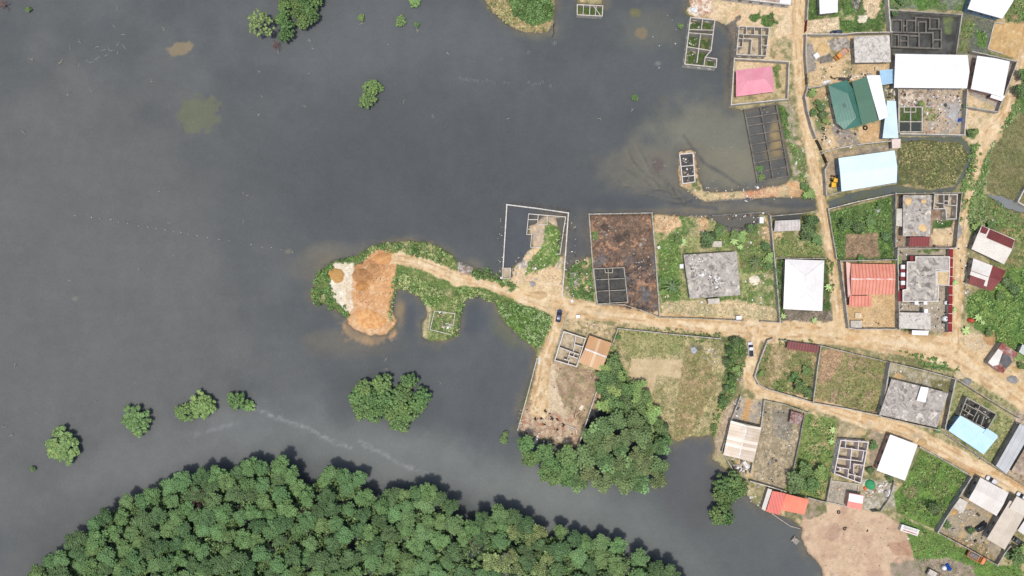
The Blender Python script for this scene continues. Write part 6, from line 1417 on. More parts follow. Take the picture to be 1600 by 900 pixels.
# ------------------------------------------------------------------ vehicles
def paint(c, rough=.3): return mat('car_paint', c, tuple(v * .92 for v in c), rough=rough, spec=.5, fa=.03, bump=0.0)
TYRE = mat('tyre_rubber', C(48,46,46), C(38,37,37), rough=.9)
RIM = mat('wheel_rim', C(150,150,150), rough=.4, metal=.6)
LAMP = mat('headlamp', C(230,230,225), rough=.2, fa=.02)
TAIL = mat('tail_lamp', C(150,30,30), rough=.3, fa=.02)
PLAST = mat('dark_plastic', C(52,52,54), rough=.7)
def loft(b, st, n=14, mi=0, pw=3.2):
    """st: list of (x, half width, z0, z1) rounded-square sections along x"""
    vs = []
    for x, w, z0, z1 in st:
        for i in range(n):
            a = 2 * math.pi * (i + .5) / n; c, s = math.cos(a), math.sin(a)
            r = (abs(c) ** pw + abs(s) ** pw) ** (-1 / pw)
            vs.append((x, w * c * r, (z0 + z1) / 2 + (z1 - z0) / 2 * s * r))
    fs = [(j * n + i, j * n + (i + 1) % n, (j + 1) * n + (i + 1) % n, (j + 1) * n + i) for j in range(len(st) - 1) for i in range(n)]
    fs += [tuple(range(n - 1, -1, -1)), tuple(range((len(st) - 1) * n, len(st) * n))]
    b.add(vs, fs, mi)
def wheels(t_, xs, tw, r=.33, w=.22):
    for x in xs:
        for s in (-1, 1):
            b = MB(); b.tube((x, s * (tw - w / 2), r), (x, s * (tw + w / 2), r), r, r, 16); o = b.build('wheel', TYRE, t_, smooth=False)
            b = MB(); b.tube((x, s * (tw + w / 2), r), (x, s * (tw + w / 2 + .015), r), r * .6, r * .55, 12); b.build('rim', RIM, o)
def lamps(t_, xf, xr, y, z):
    for s in (-1, 1):
        b = MB(); b.box(xf, s * y, z - .07, z + .07, .1, .34); b.build('headlight', LAMP, t_)
        b = MB(); b.box(xr, s * y, z - .05, z + .1, .08, .26); b.build('tail_light', TAIL, t_)
def car(label, px, py, ang, col, L=4.4, W=1.76, kind='car', rear=None, z=G0):
    """ang: heading in degrees, measured in the picture, 0 = east, 90 = north"""
    x, y = P(px, py, z + .8); t_ = thing('parked_' + kind, label, kind); h = L / 2; w = W / 2; pm = paint(col)
    b = MB(); loft(b, [(-h, w*.78, .42, .78), (-h+.12, w*.93, .30, .90), (-h+.7, w, .26, .97), (-.3, w, .25, .95), (h-1.2, w, .26, .93), (h-.4, w*.95, .28, .82), (h-.08, w*.82, .34, .70), (h, w*.66, .42, .62)])
    b.build('body', pm, t_, smooth=True)
    if kind == 'pickup':
        c0, c1 = -.25, 1.25
        b = MB(); loft(b, [(c0, w*.80, .9, 1.42), (c0+.12, w*.84, .9, 1.66), (c1-.5, w*.84, .9, 1.66), (c1+.35, w*.82, .88, .98)], 14); b.build('window', GLASS, t_, smooth=True)
        b = MB(); loft(b, [(c0+.1, w*.74, 1.60, 1.70), (c0+.3, w*.78, 1.60, 1.73), (c1-.6, w*.78, 1.60, 1.73), (c1-.42, w*.72, 1.6, 1.69)]); b.build('roof', pm, t_, smooth=True)
        b = MB(); b.box((-h + c0) / 2 + .02, 0, .8, .99, (c0 + h) - .3, W * .8); b.build('cargo_bed', PLAST, t_)
        b = MB(); b.strip([(-h+.08, -w*.88), (c0-.06, -w*.88), (c0-.06, w*.88), (-h+.08, w*.88)], .8, 1.12, .08, True); b.build('bed_rail', pm, t_)
    else:
        r0, r1 = (-h + .28, h - 1.75) if kind != 'saloon' else (-h + .75, h - 1.7)
        b = MB(); loft(b, [(r0, w*.80, .88, 1.0), (r0+.45, w*.83, .88, 1.40), (r0+1.0, w*.84, .88, 1.49), (r1-.3, w*.83, .88, 1.47), (r1+.75, w*.84, .86, .96)], 14); b.build('window', GLASS, t_, smooth=True)
        b = MB(); loft(b, [(r0+.36, w*.70, 1.36, 1.43), (r0+.6, w*.80, 1.40, 1.52), (r0+1.2, w*.82, 1.42, 1.55), (r1-.3, w*.81, 1.42, 1.53), (r1-.02, w*.74, 1.36, 1.45)]); b.build('roof', pm, t_, smooth=True)
    for s in (-1, 1):
        b = MB(); b.box(h - 1.55, s * (w + .07), .92, 1.05, .12, .18); b.build('mirror', pm, t_)
    wheels(t_, (-h + .85, h - .8), w - .12); lamps(t_, h - .1, -h + .05, w * .62, .66)
    t_.location = (x, y, z); t_.rotation_euler = (0, 0, math.radians(ang)); return t_
car('dark blue car parked where the yard lane meets the main road', 873.5, 493.5, 80, C(58,68,104), kind='car')
car('white pickup with an open black bed parked in the side lane', 1173, 546, 94, C(236,236,238), L=5.1, W=1.85, kind='pickup')
car('dark blue grey car parked inside the first grassy plot', 1307, 51, 180, C(62,76,96), L=3.9)
car('black car parked under the trees of the bottom right yard', 1534, 823, 38, C(44,46,52), L=4.5)
car('dark grey car beside the long beige house near the right edge', 1591, 846, -35, C(74,78,76), L=4.0)
car('white car with a dark rear window parked on the lane by the ribbed roof', 1550, 750.5, 148, C(228,228,232), L=4.1)
car('white car cut by the right edge on the lane', 1598, 776, 150, C(240,240,244), L=4.3)
def truck(label, px, py, ang, cabc, bedc, L=6.0, W=2.3, load=None, cat='truck'):
    x, y = P(px, py, G0 + 1.5); t_ = thing('dump_truck', label, cat); h = L / 2; w = W / 2; cm = paint(cabc, .5); bm_ = mat('truck_bed', bedc, tuple(v*.8 for v in bedc), scale=1.2)
    b = MB(); b.box(0, 0, .55, .8, L * .95, W * .4); b.build('chassis', DARKST, t_)
    b = MB(); loft(b, [(h-1.65, w*.9, .6, 2.3), (h-1.5, w*.95, .55, 2.42), (h-.6, w*.95, .55, 2.38), (h-.15, w*.93, .55, 1.7), (h, w*.85, .6, 1.45)], 16, 0, 5); b.build('cab', cm, t_, smooth=False)
    b = MB(); b.box(h - .36, 0, 1.5, 2.1, .30, W * .8); b.build('windscreen', GLASS, t_)
    x0, x1 = -h + .05, h - 1.85
    b = MB(); b.box((x0 + x1) / 2, 0, .95, 1.1, x1 - x0, W * .96); b.strip([(x0, -w + .05), (x1, -w + .05), (x1, w - .05), (x0, w - .05)], 1.1, 1.75, .1, True); b.build('cargo_bed', bm_, t_)
    if load: b = MB(); b.prism([(x0 + .3, -w + .3), (x1 - .3, -w + .3), (x1 - .3, w - .3), (x0 + .3, w - .3)], 1.102, 1.6, top=[(x0 + .8, -w + .7), (x1 - .8, -w + .7), (x1 - .8, w - .7), (x0 + .8, w - .7)]); b.build('load', load, t_)
    wheels(t_, (-h + .9, -h + 2.0, h - 1.0), w - .18, .48, .3); lamps(t_, h - .03, -h, w * .7, .85)
    t_.location = (x, y, G0); t_.rotation_euler = (0, 0, math.radians(ang)); return t_
truck('small orange dump truck with a faded pinkish bed in the sandy yard', 1315.5, 84, 218, C(232,150,60), C(206,166,140), L=5.0, W=2.0)
truck('orange truck with a cluttered grey middle parked outside the bottom right wall', 1526, 871, -28, C(236,150,90), C(236,156,96), L=6.4, W=2.6, load=mat('scrap_load', C(150,140,132), C(92,86,84), scale=2.5))
truck('orange and white truck cut by the bottom edge on the trodden ground', 1461, 899, -28, C(232,180,110), C(214,206,196), L=5.2, W=2.2)
def loader():
    x, y = P(1303, 285, G0 + 1.2); t_ = thing('yellow_loader', 'yellow loader parked at the west end of the pale cyan hall', 'loader', (x, y, G0), math.radians(84)); Y = paint(C(248,190,30), .5)
    t0 = thing.__call__ if False else None
    for o in (t_,): o.location = (0, 0, 0)
    b = MB(); loft(b, [(-1.7, .7, .7, 1.4), (-1.5, .8, .6, 1.6), (-.2, .8, .6, 1.6), (.2, .7, .6, 1.2)], 12, 0, 5); b.build('engine_cover', Y, t_)
    b = MB(); b.box(.55, 0, .7, 2.3, 1.1, 1.2, taper=.85); b.build('window', GLASS, t_)
    b = MB(); b.box(.55, 0, 2.3, 2.42, 1.25, 1.3); b.build('cab_roof', Y, t_)
    b = MB()
    for s in (-1, 1): b.tube((.9, s * .6, 1.2), (2.1, s * .6, .6), .1, .1, 6)
    b.build('lift_arm', Y, t_)
    b = MB(); b.add([(2.0,-1,.15),(2.0,1,.15),(2.6,1,.1),(2.6,-1,.1),(2.0,-1,.8),(2.0,1,.8)], [(0,1,2,3),(0,4,5,1)]); b.add([(1.96,-1,.12),(1.96,1,.12),(1.96,1,.83),(1.96,-1,.83)], [(0,1,2,3)]); b.build('bucket', DARKST, t_)
    wheels(t_, (-1.1, 1.0), .85, .5, .35)
    t_.location = (x, y, G0)
loader()
def banner_stall():
    # long white boxed stall with a lettered top: rows of unreadable dark marks and a red stripe
    a = -math.radians(18); t_ = thing('market_stall', 'long white box stall with lettered panel and red stripe on the grass verge', 'stall')
    Wm = mat('white_panel', C(240,238,232), C(226,224,216), fa=.04); L, W, Hh = 6.2, 2.1, 1.5
    b = MB(); b.box(0, 0, 0, Hh, L, W); b.build('box', mat('white_side', C(206,208,200), C(188,190,182)), t_)
    b = MB(); b.box(.05, 0, Hh + .003, Hh + .05, L + .1, W + .1); o = b.build('panel', Wm, t_)
    b = MB(); r = random.Random(4)
    for row, yy in enumerate((.62, .22)):
        x = -L / 2 + .9
        while x < L / 2 - .6:
            w = r.uniform(.18, .34); b.box(x, yy, Hh + .053, Hh + .056, w, .26); x += w + .14
    b.build('lettering', mat('grey_lettering', C(170,160,156), C(150,140,136)), o)
    b = MB(); b.box(.2, -.55, Hh + .053, Hh + .056, L - 1.2, .3); b.build('red_stripe', mat('red_stripe', C(176,60,56), C(206,120,110), scale=2.0), o)
    for s in (-1, 1):
        b = MB(); b.tube((s * 2, -W/2 - .02, .3), (s * 2, W/2 + .02, .3), .3, .3, 12); b.build('wheel', TYRE, t_)
    x, y = P(1420.5, 828, G0 + 1.2); t_.location = (x, y, G0); t_.rotation_euler = (0, 0, a)
banner_stall()

# ------------------------------------------------------------------ heaps of sand and gravel
def heap(label, px, py, rx, ry, h, c1, c2, a=0.0, name='sand_heap', cat='sand heap', seed=0, sharp=1.3):
    n, m = 34, 11; x, y = P(px, py); r = np.random.default_rng(seed); V = [(0, 0, h)]; F = []
    ph = r.uniform(0, 6.28, 3)
    for j in range(1, m + 1):
        for i in range(n):
            t = 2 * math.pi * i / n; k = 1 + .10 * math.sin(2 * t + ph[0]) + .07 * math.sin(3 * t + ph[1]) + .05 * math.sin(7 * t + ph[2]); u = j / m
            X, Y = rx * S * u * k * math.cos(t), ry * S * u * k * math.sin(t)
            Z = h * (1 - u ** sharp) + (vnoise(np.array(X * 1.6 + 40 + seed), np.array(Y * 1.6 + 40), 3) - .5) * .3 * h * (1 - u) - .12 * (u > .98)
            V.append((X * math.cos(a) - Y * math.sin(a), X * math.sin(a) + Y * math.cos(a), float(Z)))
    for i in range(n): F.append((0, 1 + i, 1 + (i + 1) % n))
    for j in range(m - 1):
        for i in range(n): A = 1 + j * n; B = A + n; F.append((A + i, B + i, B + (i + 1) % n, A + (i + 1) % n))
    b = MB(); b.v = V; b.f = F; b.mi = [0] * len(F)
    o = b.build(name, mat('heap', c1, c2, scale=.8, fine=4, fa=.12, bump=.7), None, smooth=True); o.location = (x, y, G0 - .02)
    return tag(o, label, cat)
heap('yellow brown sand heap on the white ground at the road tip', 526, 430, 13, 12, 1.3, C(206,162,100), C(188,142,84), seed=1)
heap('dark excavated sand heap touching the white ground', 566, 430, 16, 12, 1.2, C(186,140,94), C(164,118,76), seed=2)
heap('grey brown sand heap in the middle of the orange fill', 582, 420, 10, 9, 1.0, C(196,150,102), C(176,132,88), seed=3)
heap('sand heap with steep lower side below the tyre ruts', 566, 447, 11, 8, 1.1, C(206,152,92), C(180,130,78), seed=4)
heap('orange sand heap at the north end of the orange fill', 598, 404, 17, 9, 1.4, C(208,150,96), C(222,170,114), seed=5)
heap('broad low sand mound at the water end of the orange fill', 578, 499, 25, 16, .7, C(230,180,122), C(208,150,94), seed=6, sharp=2.5)
heap('pale sand heap by the road inside the flooded compound', 822, 448, 12, 9, .9, C(228,202,158), C(214,188,142), seed=7)
heap('larger pale sand heap at the gate of the flooded compound', 842, 461, 13, 7, .9, C(212,184,140), C(204,172,126), seed=8)
heap('little grey gravel heap on the sand of the flooded compound', 831, 444, 7, 5, .6, C(168,166,160), C(146,144,138), name='gravel_heap', cat='gravel heap', seed=9)
heap('round yellow sand heap in the truck yard', 1286, 74, 9, 8, .9, C(222,190,138), C(204,170,120), seed=10)
heap('white limestone heap in the first grassy plot', 1347, 31, 7, 6, .7, C(240,228,206), C(226,212,186), name='lime_heap', cat='lime heap', seed=11)
heap('white bright heap of lime east of the stained slab house', 1179, 438, 8, 9, .7, C(244,232,212), C(230,214,190), name='lime_heap', cat='lime heap', seed=12)
heap('large cream sand heap below the grey floored roofless rooms', 1470, 370, 16, 12, 1.3, C(226,202,162), C(214,186,144), seed=13)
heap('pale grey gravel heap on the east path beside the sand', 1496, 361, 8, 13, .9, C(172,174,172), C(156,156,152), name='gravel_heap', cat='gravel heap', seed=14)
heap('tan sand heap in the green east plot by the rusty hut', 1546, 528, 11, 11, 1.2, C(196,156,112), C(180,140,98), seed=15)
heap('round pale sand heap on the verge at the plot wall corner', 1498, 586, 9, 7, .8, C(218,198,160), C(204,184,146), seed=16)
heap('grey gravel heap next to the pale sand heap on the verge', 1511, 596, 8, 6, .7, C(150,150,148), C(132,132,130), name='gravel_heap', cat='gravel heap', seed=17)
heap('grey gravel heap below the rusty tin hut', 1582, 593, 9, 7, .8, C(160,158,156), C(140,138,136), name='gravel_heap', cat='gravel heap', seed=18)
heap('sand heap with planks just right of the rusty tin hut', 1588, 577, 7, 6, .7, C(206,176,124), C(190,158,110), seed=19)
heap('yellowish sand heap where the lane leaves the pink walled shell', 1344, 675, 9, 7, .8, C(214,190,146), C(196,170,126), seed=20)
heap('sand heap on the lane edge above the plain white roof', 1441, 691, 9, 6, .7, C(206,176,126), C(188,158,112), seed=21)
heap('small yellow sand heap in the bottom right yard', 1487, 800, 8, 6, .7, C(212,174,112), C(196,158,98), seed=22)
heap('pale grey gravel spread in the debris yard', 1490, 178, 10, 10, .6, C(186,184,182), C(168,166,164), name='gravel_heap', cat='gravel heap', seed=23)
heap('sand heap beside the garden of the long slab house', 1404, 588, 8, 6, .6, C(214,184,136), C(196,164,118), seed=24)
def roof_heap(label, px, py, r, h, seed):
    o = heap(label, px, py, r, r, h, C(236,204,150), C(222,186,132), seed=seed); x, y = P(px, py, G0 + 3.35); o.location = (x, y, G0 + 3.31)
roof_heap('larger round sand heap on the grey flat slab roof', 1419.5, 314.5, 6, .8, 31)
roof_heap('smaller round sand heap on the grey flat slab roof', 1444, 314.5, 4.2, .7, 32)
roof_heap('spread sand heap at the south end of the grey flat slab roof', 1442, 356, 6.5, .35, 33)

# ------------------------------------------------------------------ posts, snags and tyres in the lake
sb = MB(); sb.tube((0, 0, -.6), (.05, .03, .45), .2, .16, 8); sb.tube((0, 0, .1), (.35, .1, .3), .08, .04, 5)
sb.tube((0, 0, 0), (-.3, -.15, .1), .07, .04, 5)
stake = sb.build('stake', PALEBARK, smooth=True); SM = stake.data; bpy.data.objects.remove(stake)
def lone(me, name, label, cat, px, py, z=0.0, rz=0., s=1.0, group=None):
    o = bpy.data.objects.new(name, me); link(o); o.location = (*P(px, py, z), z); o.rotation_euler = (0, 0, rz); o.scale = (s, s, s)
    return tag(o, label, cat, group)
row = [(118,337),(144,340),(157,342),(174,343),(186,347),(200,349),(217,353),(232,355),(245,357),(259,359),(272,362),(283,363),(295,366),(309,368),(325,371),(343,374),(358,376),(393,382),(410,386),(425,387),(440,390),(458,394)]
for i, (x, y) in enumerate(row):
    lone(SM, 'stake', 'wooden stake in the long slanting row of stakes across the open lake', 'stake', x, y, 0, i * 1.1, .9 + .2 * (i % 2), 'stakes in the long slanting row')
def snag(seed, n=4, L=1.1):
    b = MB(); r = random.Random(seed); b.tube((0, 0, -.3), (r.uniform(-.1, .1), 0, .35), .14, .08, 6)
    for i in range(n):
        a = r.uniform(0, 6.28); l = L * r.uniform(.4, 1); b.tube((0, 0, .05), (l * math.cos(a), l * math.sin(a), r.uniform(.05, .6)), .09, .035, 5)
    o = b.build('snag', PALEBARK, smooth=True); me = o.data; bpy.data.objects.remove(o); return me
SN = [snag(i, 3 + i % 4) for i in range(5)]
SL = [(126,66,'forked pale snag at the upper left of the drifting sticks'),(152,73,'biggest star shaped snag among the drifting sticks'),(96,97,'branched snag at the lower left of the drifting sticks'),(49,93,'snag stub alone at the left of the drifting sticks'),(257,46,'pale snag above the tan shoal'),(238,128,'short snag left of the green shoal'),(185,12,'snag near the top edge left of the tan shoal'),(38,207,'snag stub at the left edge height of the green shoal'),(107,147,'dark snag below the drifting sticks'),(144,143,'thin pale stick left of centre below the drifting sticks'),
 (24,570,'pale snag at the left edge above the lone mangroves'),(8,667,'upper of two snags at the left edge by the mangroves'),(18,680,'lower of two snags at the left edge by the mangroves'),(485,64,'snag right of the dark clump at the top'),(434,80,'snag lying below the pale leaning tree'),(406,112,'curved pale snag south of the pale leaning tree'),(630,159,'pale antler shaped snag right of the northern mangrove clump'),(652,48,'brown floating log under a tiny mangrove'),(565,38,'small stick below the round mangrove bush'),(938,185,'forked snag below the stepping of tyres in the north'),(988,172,'thin snag below the olive seedling'),
 (273,399,'pale plank like snag under the slanting stake row'),(266,348,'white snag above the slanting stake row'),(217,420,'bright small snag left of the plank under the stake row'),(250,299,'snag above the stake row near the middle'),(380,302,'left of two stubs above the east end of the stake row'),(388,305,'right of two stubs above the east end of the stake row'),(381,346,'lone stub between stake row and the two stubs'),(110,438,'dark stub under the west end of the stake row'),(488,76,'stub below a snag right of the dark clump at the top'),(482,115,'stub in the open water under the dark clump'),(409,151,'stub south of the curved snag'),(476,166,'stub west of the northern mangrove clump'),(405,180,'lowest stub south of the curved snag'),(606,69,'dark stub between the bushes near the top'),(677,182,'dark stub far right of the antler snag'),(793,185,'tiny stub in the middle of the northern water'),(603,561,'small white snag above the big mangrove clump'),(603,577,'second small white snag above the big mangrove clump'),(689,598,'tiny white stub right of the big mangrove clump'),(213,598,'white stub above the second lone mangrove'),(151,627,'white stub between the left mangroves'),(700,84,'dark stub in the water between the bushes and the islet'),
 (1112,232,'left stub in the turbid shallows'),(1142,231,'cluster of sticks in the turbid shallows'),(1169,228,'stub near the flooded foundation grid'),(1114,283,'stub above the sandy causeway'),(1022,254,'white stick on the dark round shoal'),(1039,259,'short white stick right of the dark round shoal')]
for i, (x, y, lb) in enumerate(SL): lone(SN[i % 5], 'snag', lb, 'snag', x, y, 0, i * .9, .9 if i > 20 else 1.15)
r = random.Random(12)
for i, (x, y) in enumerate([(109,74),(178,41),(193,54),(185,68),(194,73),(170,75),(167,86),(152,91),(143,97),(162,78),(124,101),(136,95),(175,79),(184,83)]):
    b = MB(); a = r.uniform(0, 3.14); l = r.uniform(.5, 1.1); b.tube((-l * math.cos(a), -l * math.sin(a), .02), (l * math.cos(a), l * math.sin(a), .12), .06, .04, 5); o = b.build('floating_stick', PALEBARK); o.location = (*P(x, y, 0), 0)
    tag(o, 'short pale stick floating in the loose field of sticks at the upper left', 'stick', 'floating sticks at the upper left')
tb = MB(); tb.torus((0, 0, 0), .34, .11, 18, 8); o = tb.build('tyre', mat('sun_bleached_tyre', C(132,132,134), C(110,112,114), fa=.1), smooth=True); TM = o.data; bpy.data.objects.remove(o)
for i, (x, y) in enumerate([(719,122),(723,125),(728,124),(733,126),(737,125),(741,126),(747,127),(755,127),(761,126),(768,128),(773,129),(788,129),(795,130),(826,129),(832,133),(837,131),(843,131),(848,128),(860,134)]):
    lone(TM, 'tyre', 'old tyre half sunk in the line of tyres across the northern water', 'tyre', x, y, .04, 0, 1.15, 'tyres in the sunken line')
for i, (x, y, lb) in enumerate([(783,92,'old tyre floating alone north of the sunken tyre line, left one'),(826,82,'old tyre floating alone north of the sunken tyre line, right one'),(865,69,'old tyre below the little island with the black pipe'),(868,66,'half hidden tyre beside the black pipe of the little island')]):
    lone(TM, 'tyre', lb, 'tyre', x, y, .04, 0, 1.25)
b = MB(); b.tube((*P(865,37,0), .1), (*P(865.5,53,0), .1), .13, .13, 8); b.tube((*P(865.5,53,0), .1), (*P(862,59,0), .1), .12, .1, 8); tag(b.build('drain_pipe', mat('black_pipe', C(50,50,52))), 'black pipe running off the little island into the lake', 'pipe')
for lb, pth in (('dark floating weed line north of the flooded compound', [(798,318),(815,318),(838,321),(849,323)]), ('second dark weed line north of the flooded compound', [(860,323),(872,326),(884,329),(892,330)])):
    b = MB(); rr = random.Random(5)
    for (ax, ay), (bx, by) in zip(pth[:-1], pth[1:]):
        for k in range(18):
            u = rr.random(); x, y = P(ax + (bx - ax) * u, ay + (by - ay) * u + rr.uniform(-2, 2), 0); a = rr.uniform(0, 3); b.tube((x, y, .02), (x + .5 * math.cos(a), y + .5 * math.sin(a), .08), .07, .03, 4)
    tag(b.build('weed_line', mat('dark_weed', C(104,90,84), C(80,74,72))), lb, 'weed', kind='stuff')
# big tyres and rings on land
def ring(label, px, py, R, r_, m=TYRE, z=G0, name='tyre', cat='tyre'):
    b = MB(); b.torus((0, 0, r_), R, r_, 20, 8); o = b.build(name, m, smooth=True); o.location = (*P(px, py, z), z); return tag(o, label, cat)
ring('large black tyre lying on the orange sand under the green roof', 1351.5, 200, .62, .24)
ring('black tyre in the garden west of the green roof', 1286, 201, .42, .18)
ring('tyre on the bare fill near its top edge', 1310, 800, .45, .17)
ring('tyre lying in the middle of the bare fill', 1319, 826, .4, .15)
for i in range(30):
    x = 1098 + i * 2.5 + (i % 3) * .4; y = 313 - (i % 2) * 1.2 + max(0, (1112 - x)) * .1
    if 1172 < x: break
    o = lone(TM, 'tyre', 'sand filled tyre set in the edging row of the sandy causeway', 'tyre', x, y, .22, 0, .95, 'tyres edging the causeway')
ring('concrete well ring near the corner of the brown yard', 902, 409, .55, .12, CONC_L, name='well_ring', cat='well ring')

# ------------------------------------------------------------------ small objects
def box(label, px, py, sx, sy, sz, m, a=0., name='crate', cat='crate', z=G0, detail=True):
    t_ = thing(name, label, cat, (*P(px, py, z + sz), z), 0); x, y = P(px, py, z + sz); b = MB(); b.box(x, y, z, z + sz, sx, sy, a); b.build('body', m, t_)
    if detail: b = MB(); b.box(x, y, z + sz + .003, z + sz + .06, sx * 1.06, sy * 1.06, a); b.build('lid', m, t_)
    return t_
WP = mat('white_plastic', C(244,244,244), C(232,232,232), rough=.4, fa=.03); BP = mat('blue_tarp', C(36,92,190), C(28,74,160), scale=1.2, rough=.5)
box('square white water tank on its stand in the truck yard', 1276, 87, 1.6, 1.6, 1.2, WP, .6, 'water_tank', 'tank')
box('white box by the cistern pad west of the stained slab house', 1065, 416, 1.2, 1.4, 1.2, WP, 0, 'water_tank', 'tank')
box('white tank in the north east corner of the slab house garden', 1190, 344, 1.3, 2.0, 1.3, WP, 0, 'water_tank', 'tank')
box('small white hut roof at the main road wall', 1154.5, 496.5, 1.7, 1.2, 1.6, WP, 0, 'kiosk', 'kiosk')
box('tiny white kiosk at the top of the lane by the blue car', 903, 494.5, 1.1, 1.0, 1.2, WP, 0, 'kiosk', 'kiosk')
box('concrete tank with a low wall north of the slab house', 1120.5, 381.5, 3.2, 2.0, .9, CONC_L, 0, 'cistern', 'cistern', detail=False)
box('small square hut in the rubble field behind the slab', 1280, 499, .1, .1, .1, CONC_L) if False else None
box('grey concrete tank slab in the salmon roof yard', 1338, 507, 3.8, 2.6, .9, CONC_L, 0, 'cistern', 'cistern', detail=False)
box('pale round cornered tank cover in the salmon roof yard', 1341, 493, 2.0, 1.8, .5, mat('cream_cover', C(232,212,176)), 0, 'tank_cover', 'tank')
for i, (x, y, lb) in enumerate([(1411,417,'upper white unit on the red awning west of the villa'),(1411,429,'middle white unit on the red awning west of the villa'),(1411,442,'lower white unit on the red awning west of the villa'),(1432,473,'left white unit on the south edge of the villa'),(1446,473,'right white unit on the south edge of the villa'),(1447,486,'white unit on the gatehouse slab edge')]):
    box(lb, x, y, 1.2, 1.3, .8, WP, 0, 'cooling_unit', 'cooling unit', z=G0 + 2.5)
b = MB(); b.lathe(0, 0, [(.9, 0), (.95, .1), (.95, 1.5), (.6, 1.8), (.2, 1.9)], 20); t_ = thing('water_tank', 'round white water tank in the villa yard', 'tank', (*P(1478.5, 498, G0 + 1.6), G0)); o = b.build('body', WP, None, smooth=True); o.parent = t_; KIDS.setdefault(t_.name, []).append(o)
b = MB(); b.lathe(0, 0, [(.25, 1.9), (.25, 2.0)], 12); o = b.build('lid', PLAST); o.parent = t_
b = MB(); b.lathe(0, 0, [(.7, 0), (.72, 1.1), (.4, 1.3), (.1, 1.35)], 18); t_ = thing('water_tank', 'smaller round white tank above the big one in the villa yard', 'tank', (*P(1479.5, 473, G0 + 1.2), G0)); o = b.build('body', WP, None, smooth=True); o.parent = t_
b = MB(); b.lathe(0, 0, [(.2, 1.35), (.2, 1.42)], 12); o = b.build('lid', PLAST); o.parent = t_
b = MB(); b.lathe(0, 0, [(.75, 0), (.75, 1.2), (.5, 1.45), (.1, 1.5)], 18); t_ = thing('water_tank', 'white round tank beside the blue tarpaulin on the trodden ground', 'tank', (*P(1476, 888, G0 + 1.2), G0)); o = b.build('body', WP, None, smooth=True); o.parent = t_
def cloth(label, pts, z, m, bump=.25, name='tarpaulin', cat='tarpaulin', seed=0, h=0.0):
    """crumpled cloth over a heap: fan of rings inside an outline"""
    w = [P(x, y, z) for x, y in pts]; cx = sum(p[0] for p in w) / len(w); cy = sum(p[1] for p in w) / len(w); n = len(w) * 3; r = random.Random(seed); ring_ = []
    for i in range(len(w)):
        a, c = w[i], w[(i + 1) % len(w)]
        for k in range(3): ring_.append((a[0] + (c[0] - a[0]) * k / 3, a[1] + (c[1] - a[1]) * k / 3))
    V = [(0, 0, h + bump)]; F = []; m_ = 4
    for j in range(1, m_ + 1):
        for p in ring_: u = j / m_; V.append(((p[0] - cx) * u, (p[1] - cy) * u, h * (1 - u ** 3) + r.uniform(0, bump) * (u < 1) - .05 * (u == 1)))
    for i in range(n): F.append((0, 1 + i, 1 + (i + 1) % n))
    for j in range(m_ - 1):
        for i in range(n): A = 1 + j * n; F.append((A + i, A + n + i, A + n + (i + 1) % n, A + (i + 1) % n))
    b = MB(); b.v = V; b.f = F; b.mi = [0] * len(F); o = b.build(name, m, None); fix_normals(o); o.location = (cx, cy, z); return tag(o, label, cat)
cloth('blue tarpaulin over goods on the trodden ground at the bottom', [(1476,881),(1481,879),(1487,888),(1485,891),(1481,892)], G0, BP, .3, h=.9, seed=1)
cloth('round green net heap between the pink walled shell and white rubbish', [(1353,751),(1358,748),(1365,751),(1368,757),(1367,763),(1362,766),(1354,763),(1351,757)], G0, mat('green_net', C(76,172,116), C(60,150,98), scale=1.5), .25, h=1.0, seed=2, name='covered_heap', cat='covered heap')
cloth('orange tarpaulin beside the green net heap', [(1348,761),(1352,759),(1355,765),(1350,767)], G0, mat('orange_tarp', C(236,126,80), C(214,104,62)), .15, h=.5, seed=3)
cloth('orange red tent in the east plot weeds', [(1511,497),(1518,496),(1523,501),(1519,505),(1510,502)], G0, mat('orange_tarp', C(206,92,70), C(186,76,56)), .1, h=1.2, seed=4, name='tent', cat='tent')
cloth('small orange awning at the shore east of the narrow mangroves', [(1160,763),(1166,761),(1168,766),(1162,770)], G0, mat('orange_tarp', C(236,120,70), C(216,100,54)), .1, h=.9, seed=5)
cloth('blue tarpaulin scrap in the corner of the debris yard', [(1497,185),(1502,184),(1502,190),(1496,191)], G0, BP, .15, h=.5, seed=6)
cloth('white sheet heap on the bank just above the roofless lake house', [(1077,14),(1083,10),(1091,13),(1090,21),(1080,20)], G0, WP, .35, h=.7, seed=7, name='sheet_heap', cat='sheet heap')
cloth('pale grey tarpaulin heap in the dry field', [(1079,543),(1086,541),(1090,547),(1086,553),(1080,552)], G0, mat('pale_tarp', C(196,200,206), C(176,180,186)), .25, h=.5, seed=8)
cloth('white rubbish sheet along the wall below the plain white roof', [(1389,763),(1394,765),(1390,777),(1384,776)], G0, WP, .2, h=.4, seed=9)
cloth('long pale sheet heap beside the crumbling wall', [(1384,777),(1390,779),(1386,786),(1381,785)], G0, mat('pale_tarp', C(206,200,190), C(186,180,170)), .2, h=.4, seed=10)
cloth('grey white plastic on the north east of the overgrown plot', [(1366,326),(1377,323),(1375,331),(1368,334)], G0, mat('pale_tarp', C(176,180,178), C(150,156,150)), .15, h=.2, seed=11)
cloth('pale sheet wrapped goods north of the green roof', [(1284,128),(1294,124),(1300,127),(1288,134)], G0, WP, .25, h=.6, seed=12)
cloth('dark tarpaulin beside the fill wall by the small pink roof', [(1358,795),(1368,794),(1377,799),(1362,800)], G0, mat('dark_tarp', C(60,60,58), C(80,78,74)), .2, h=.4, seed=13)
cloth('white scrap of plastic at the yard wall near the lone saplings lane', [(841,560),(845,558),(844,568),(840,572)], G0, WP, .2, h=.3, seed=14)
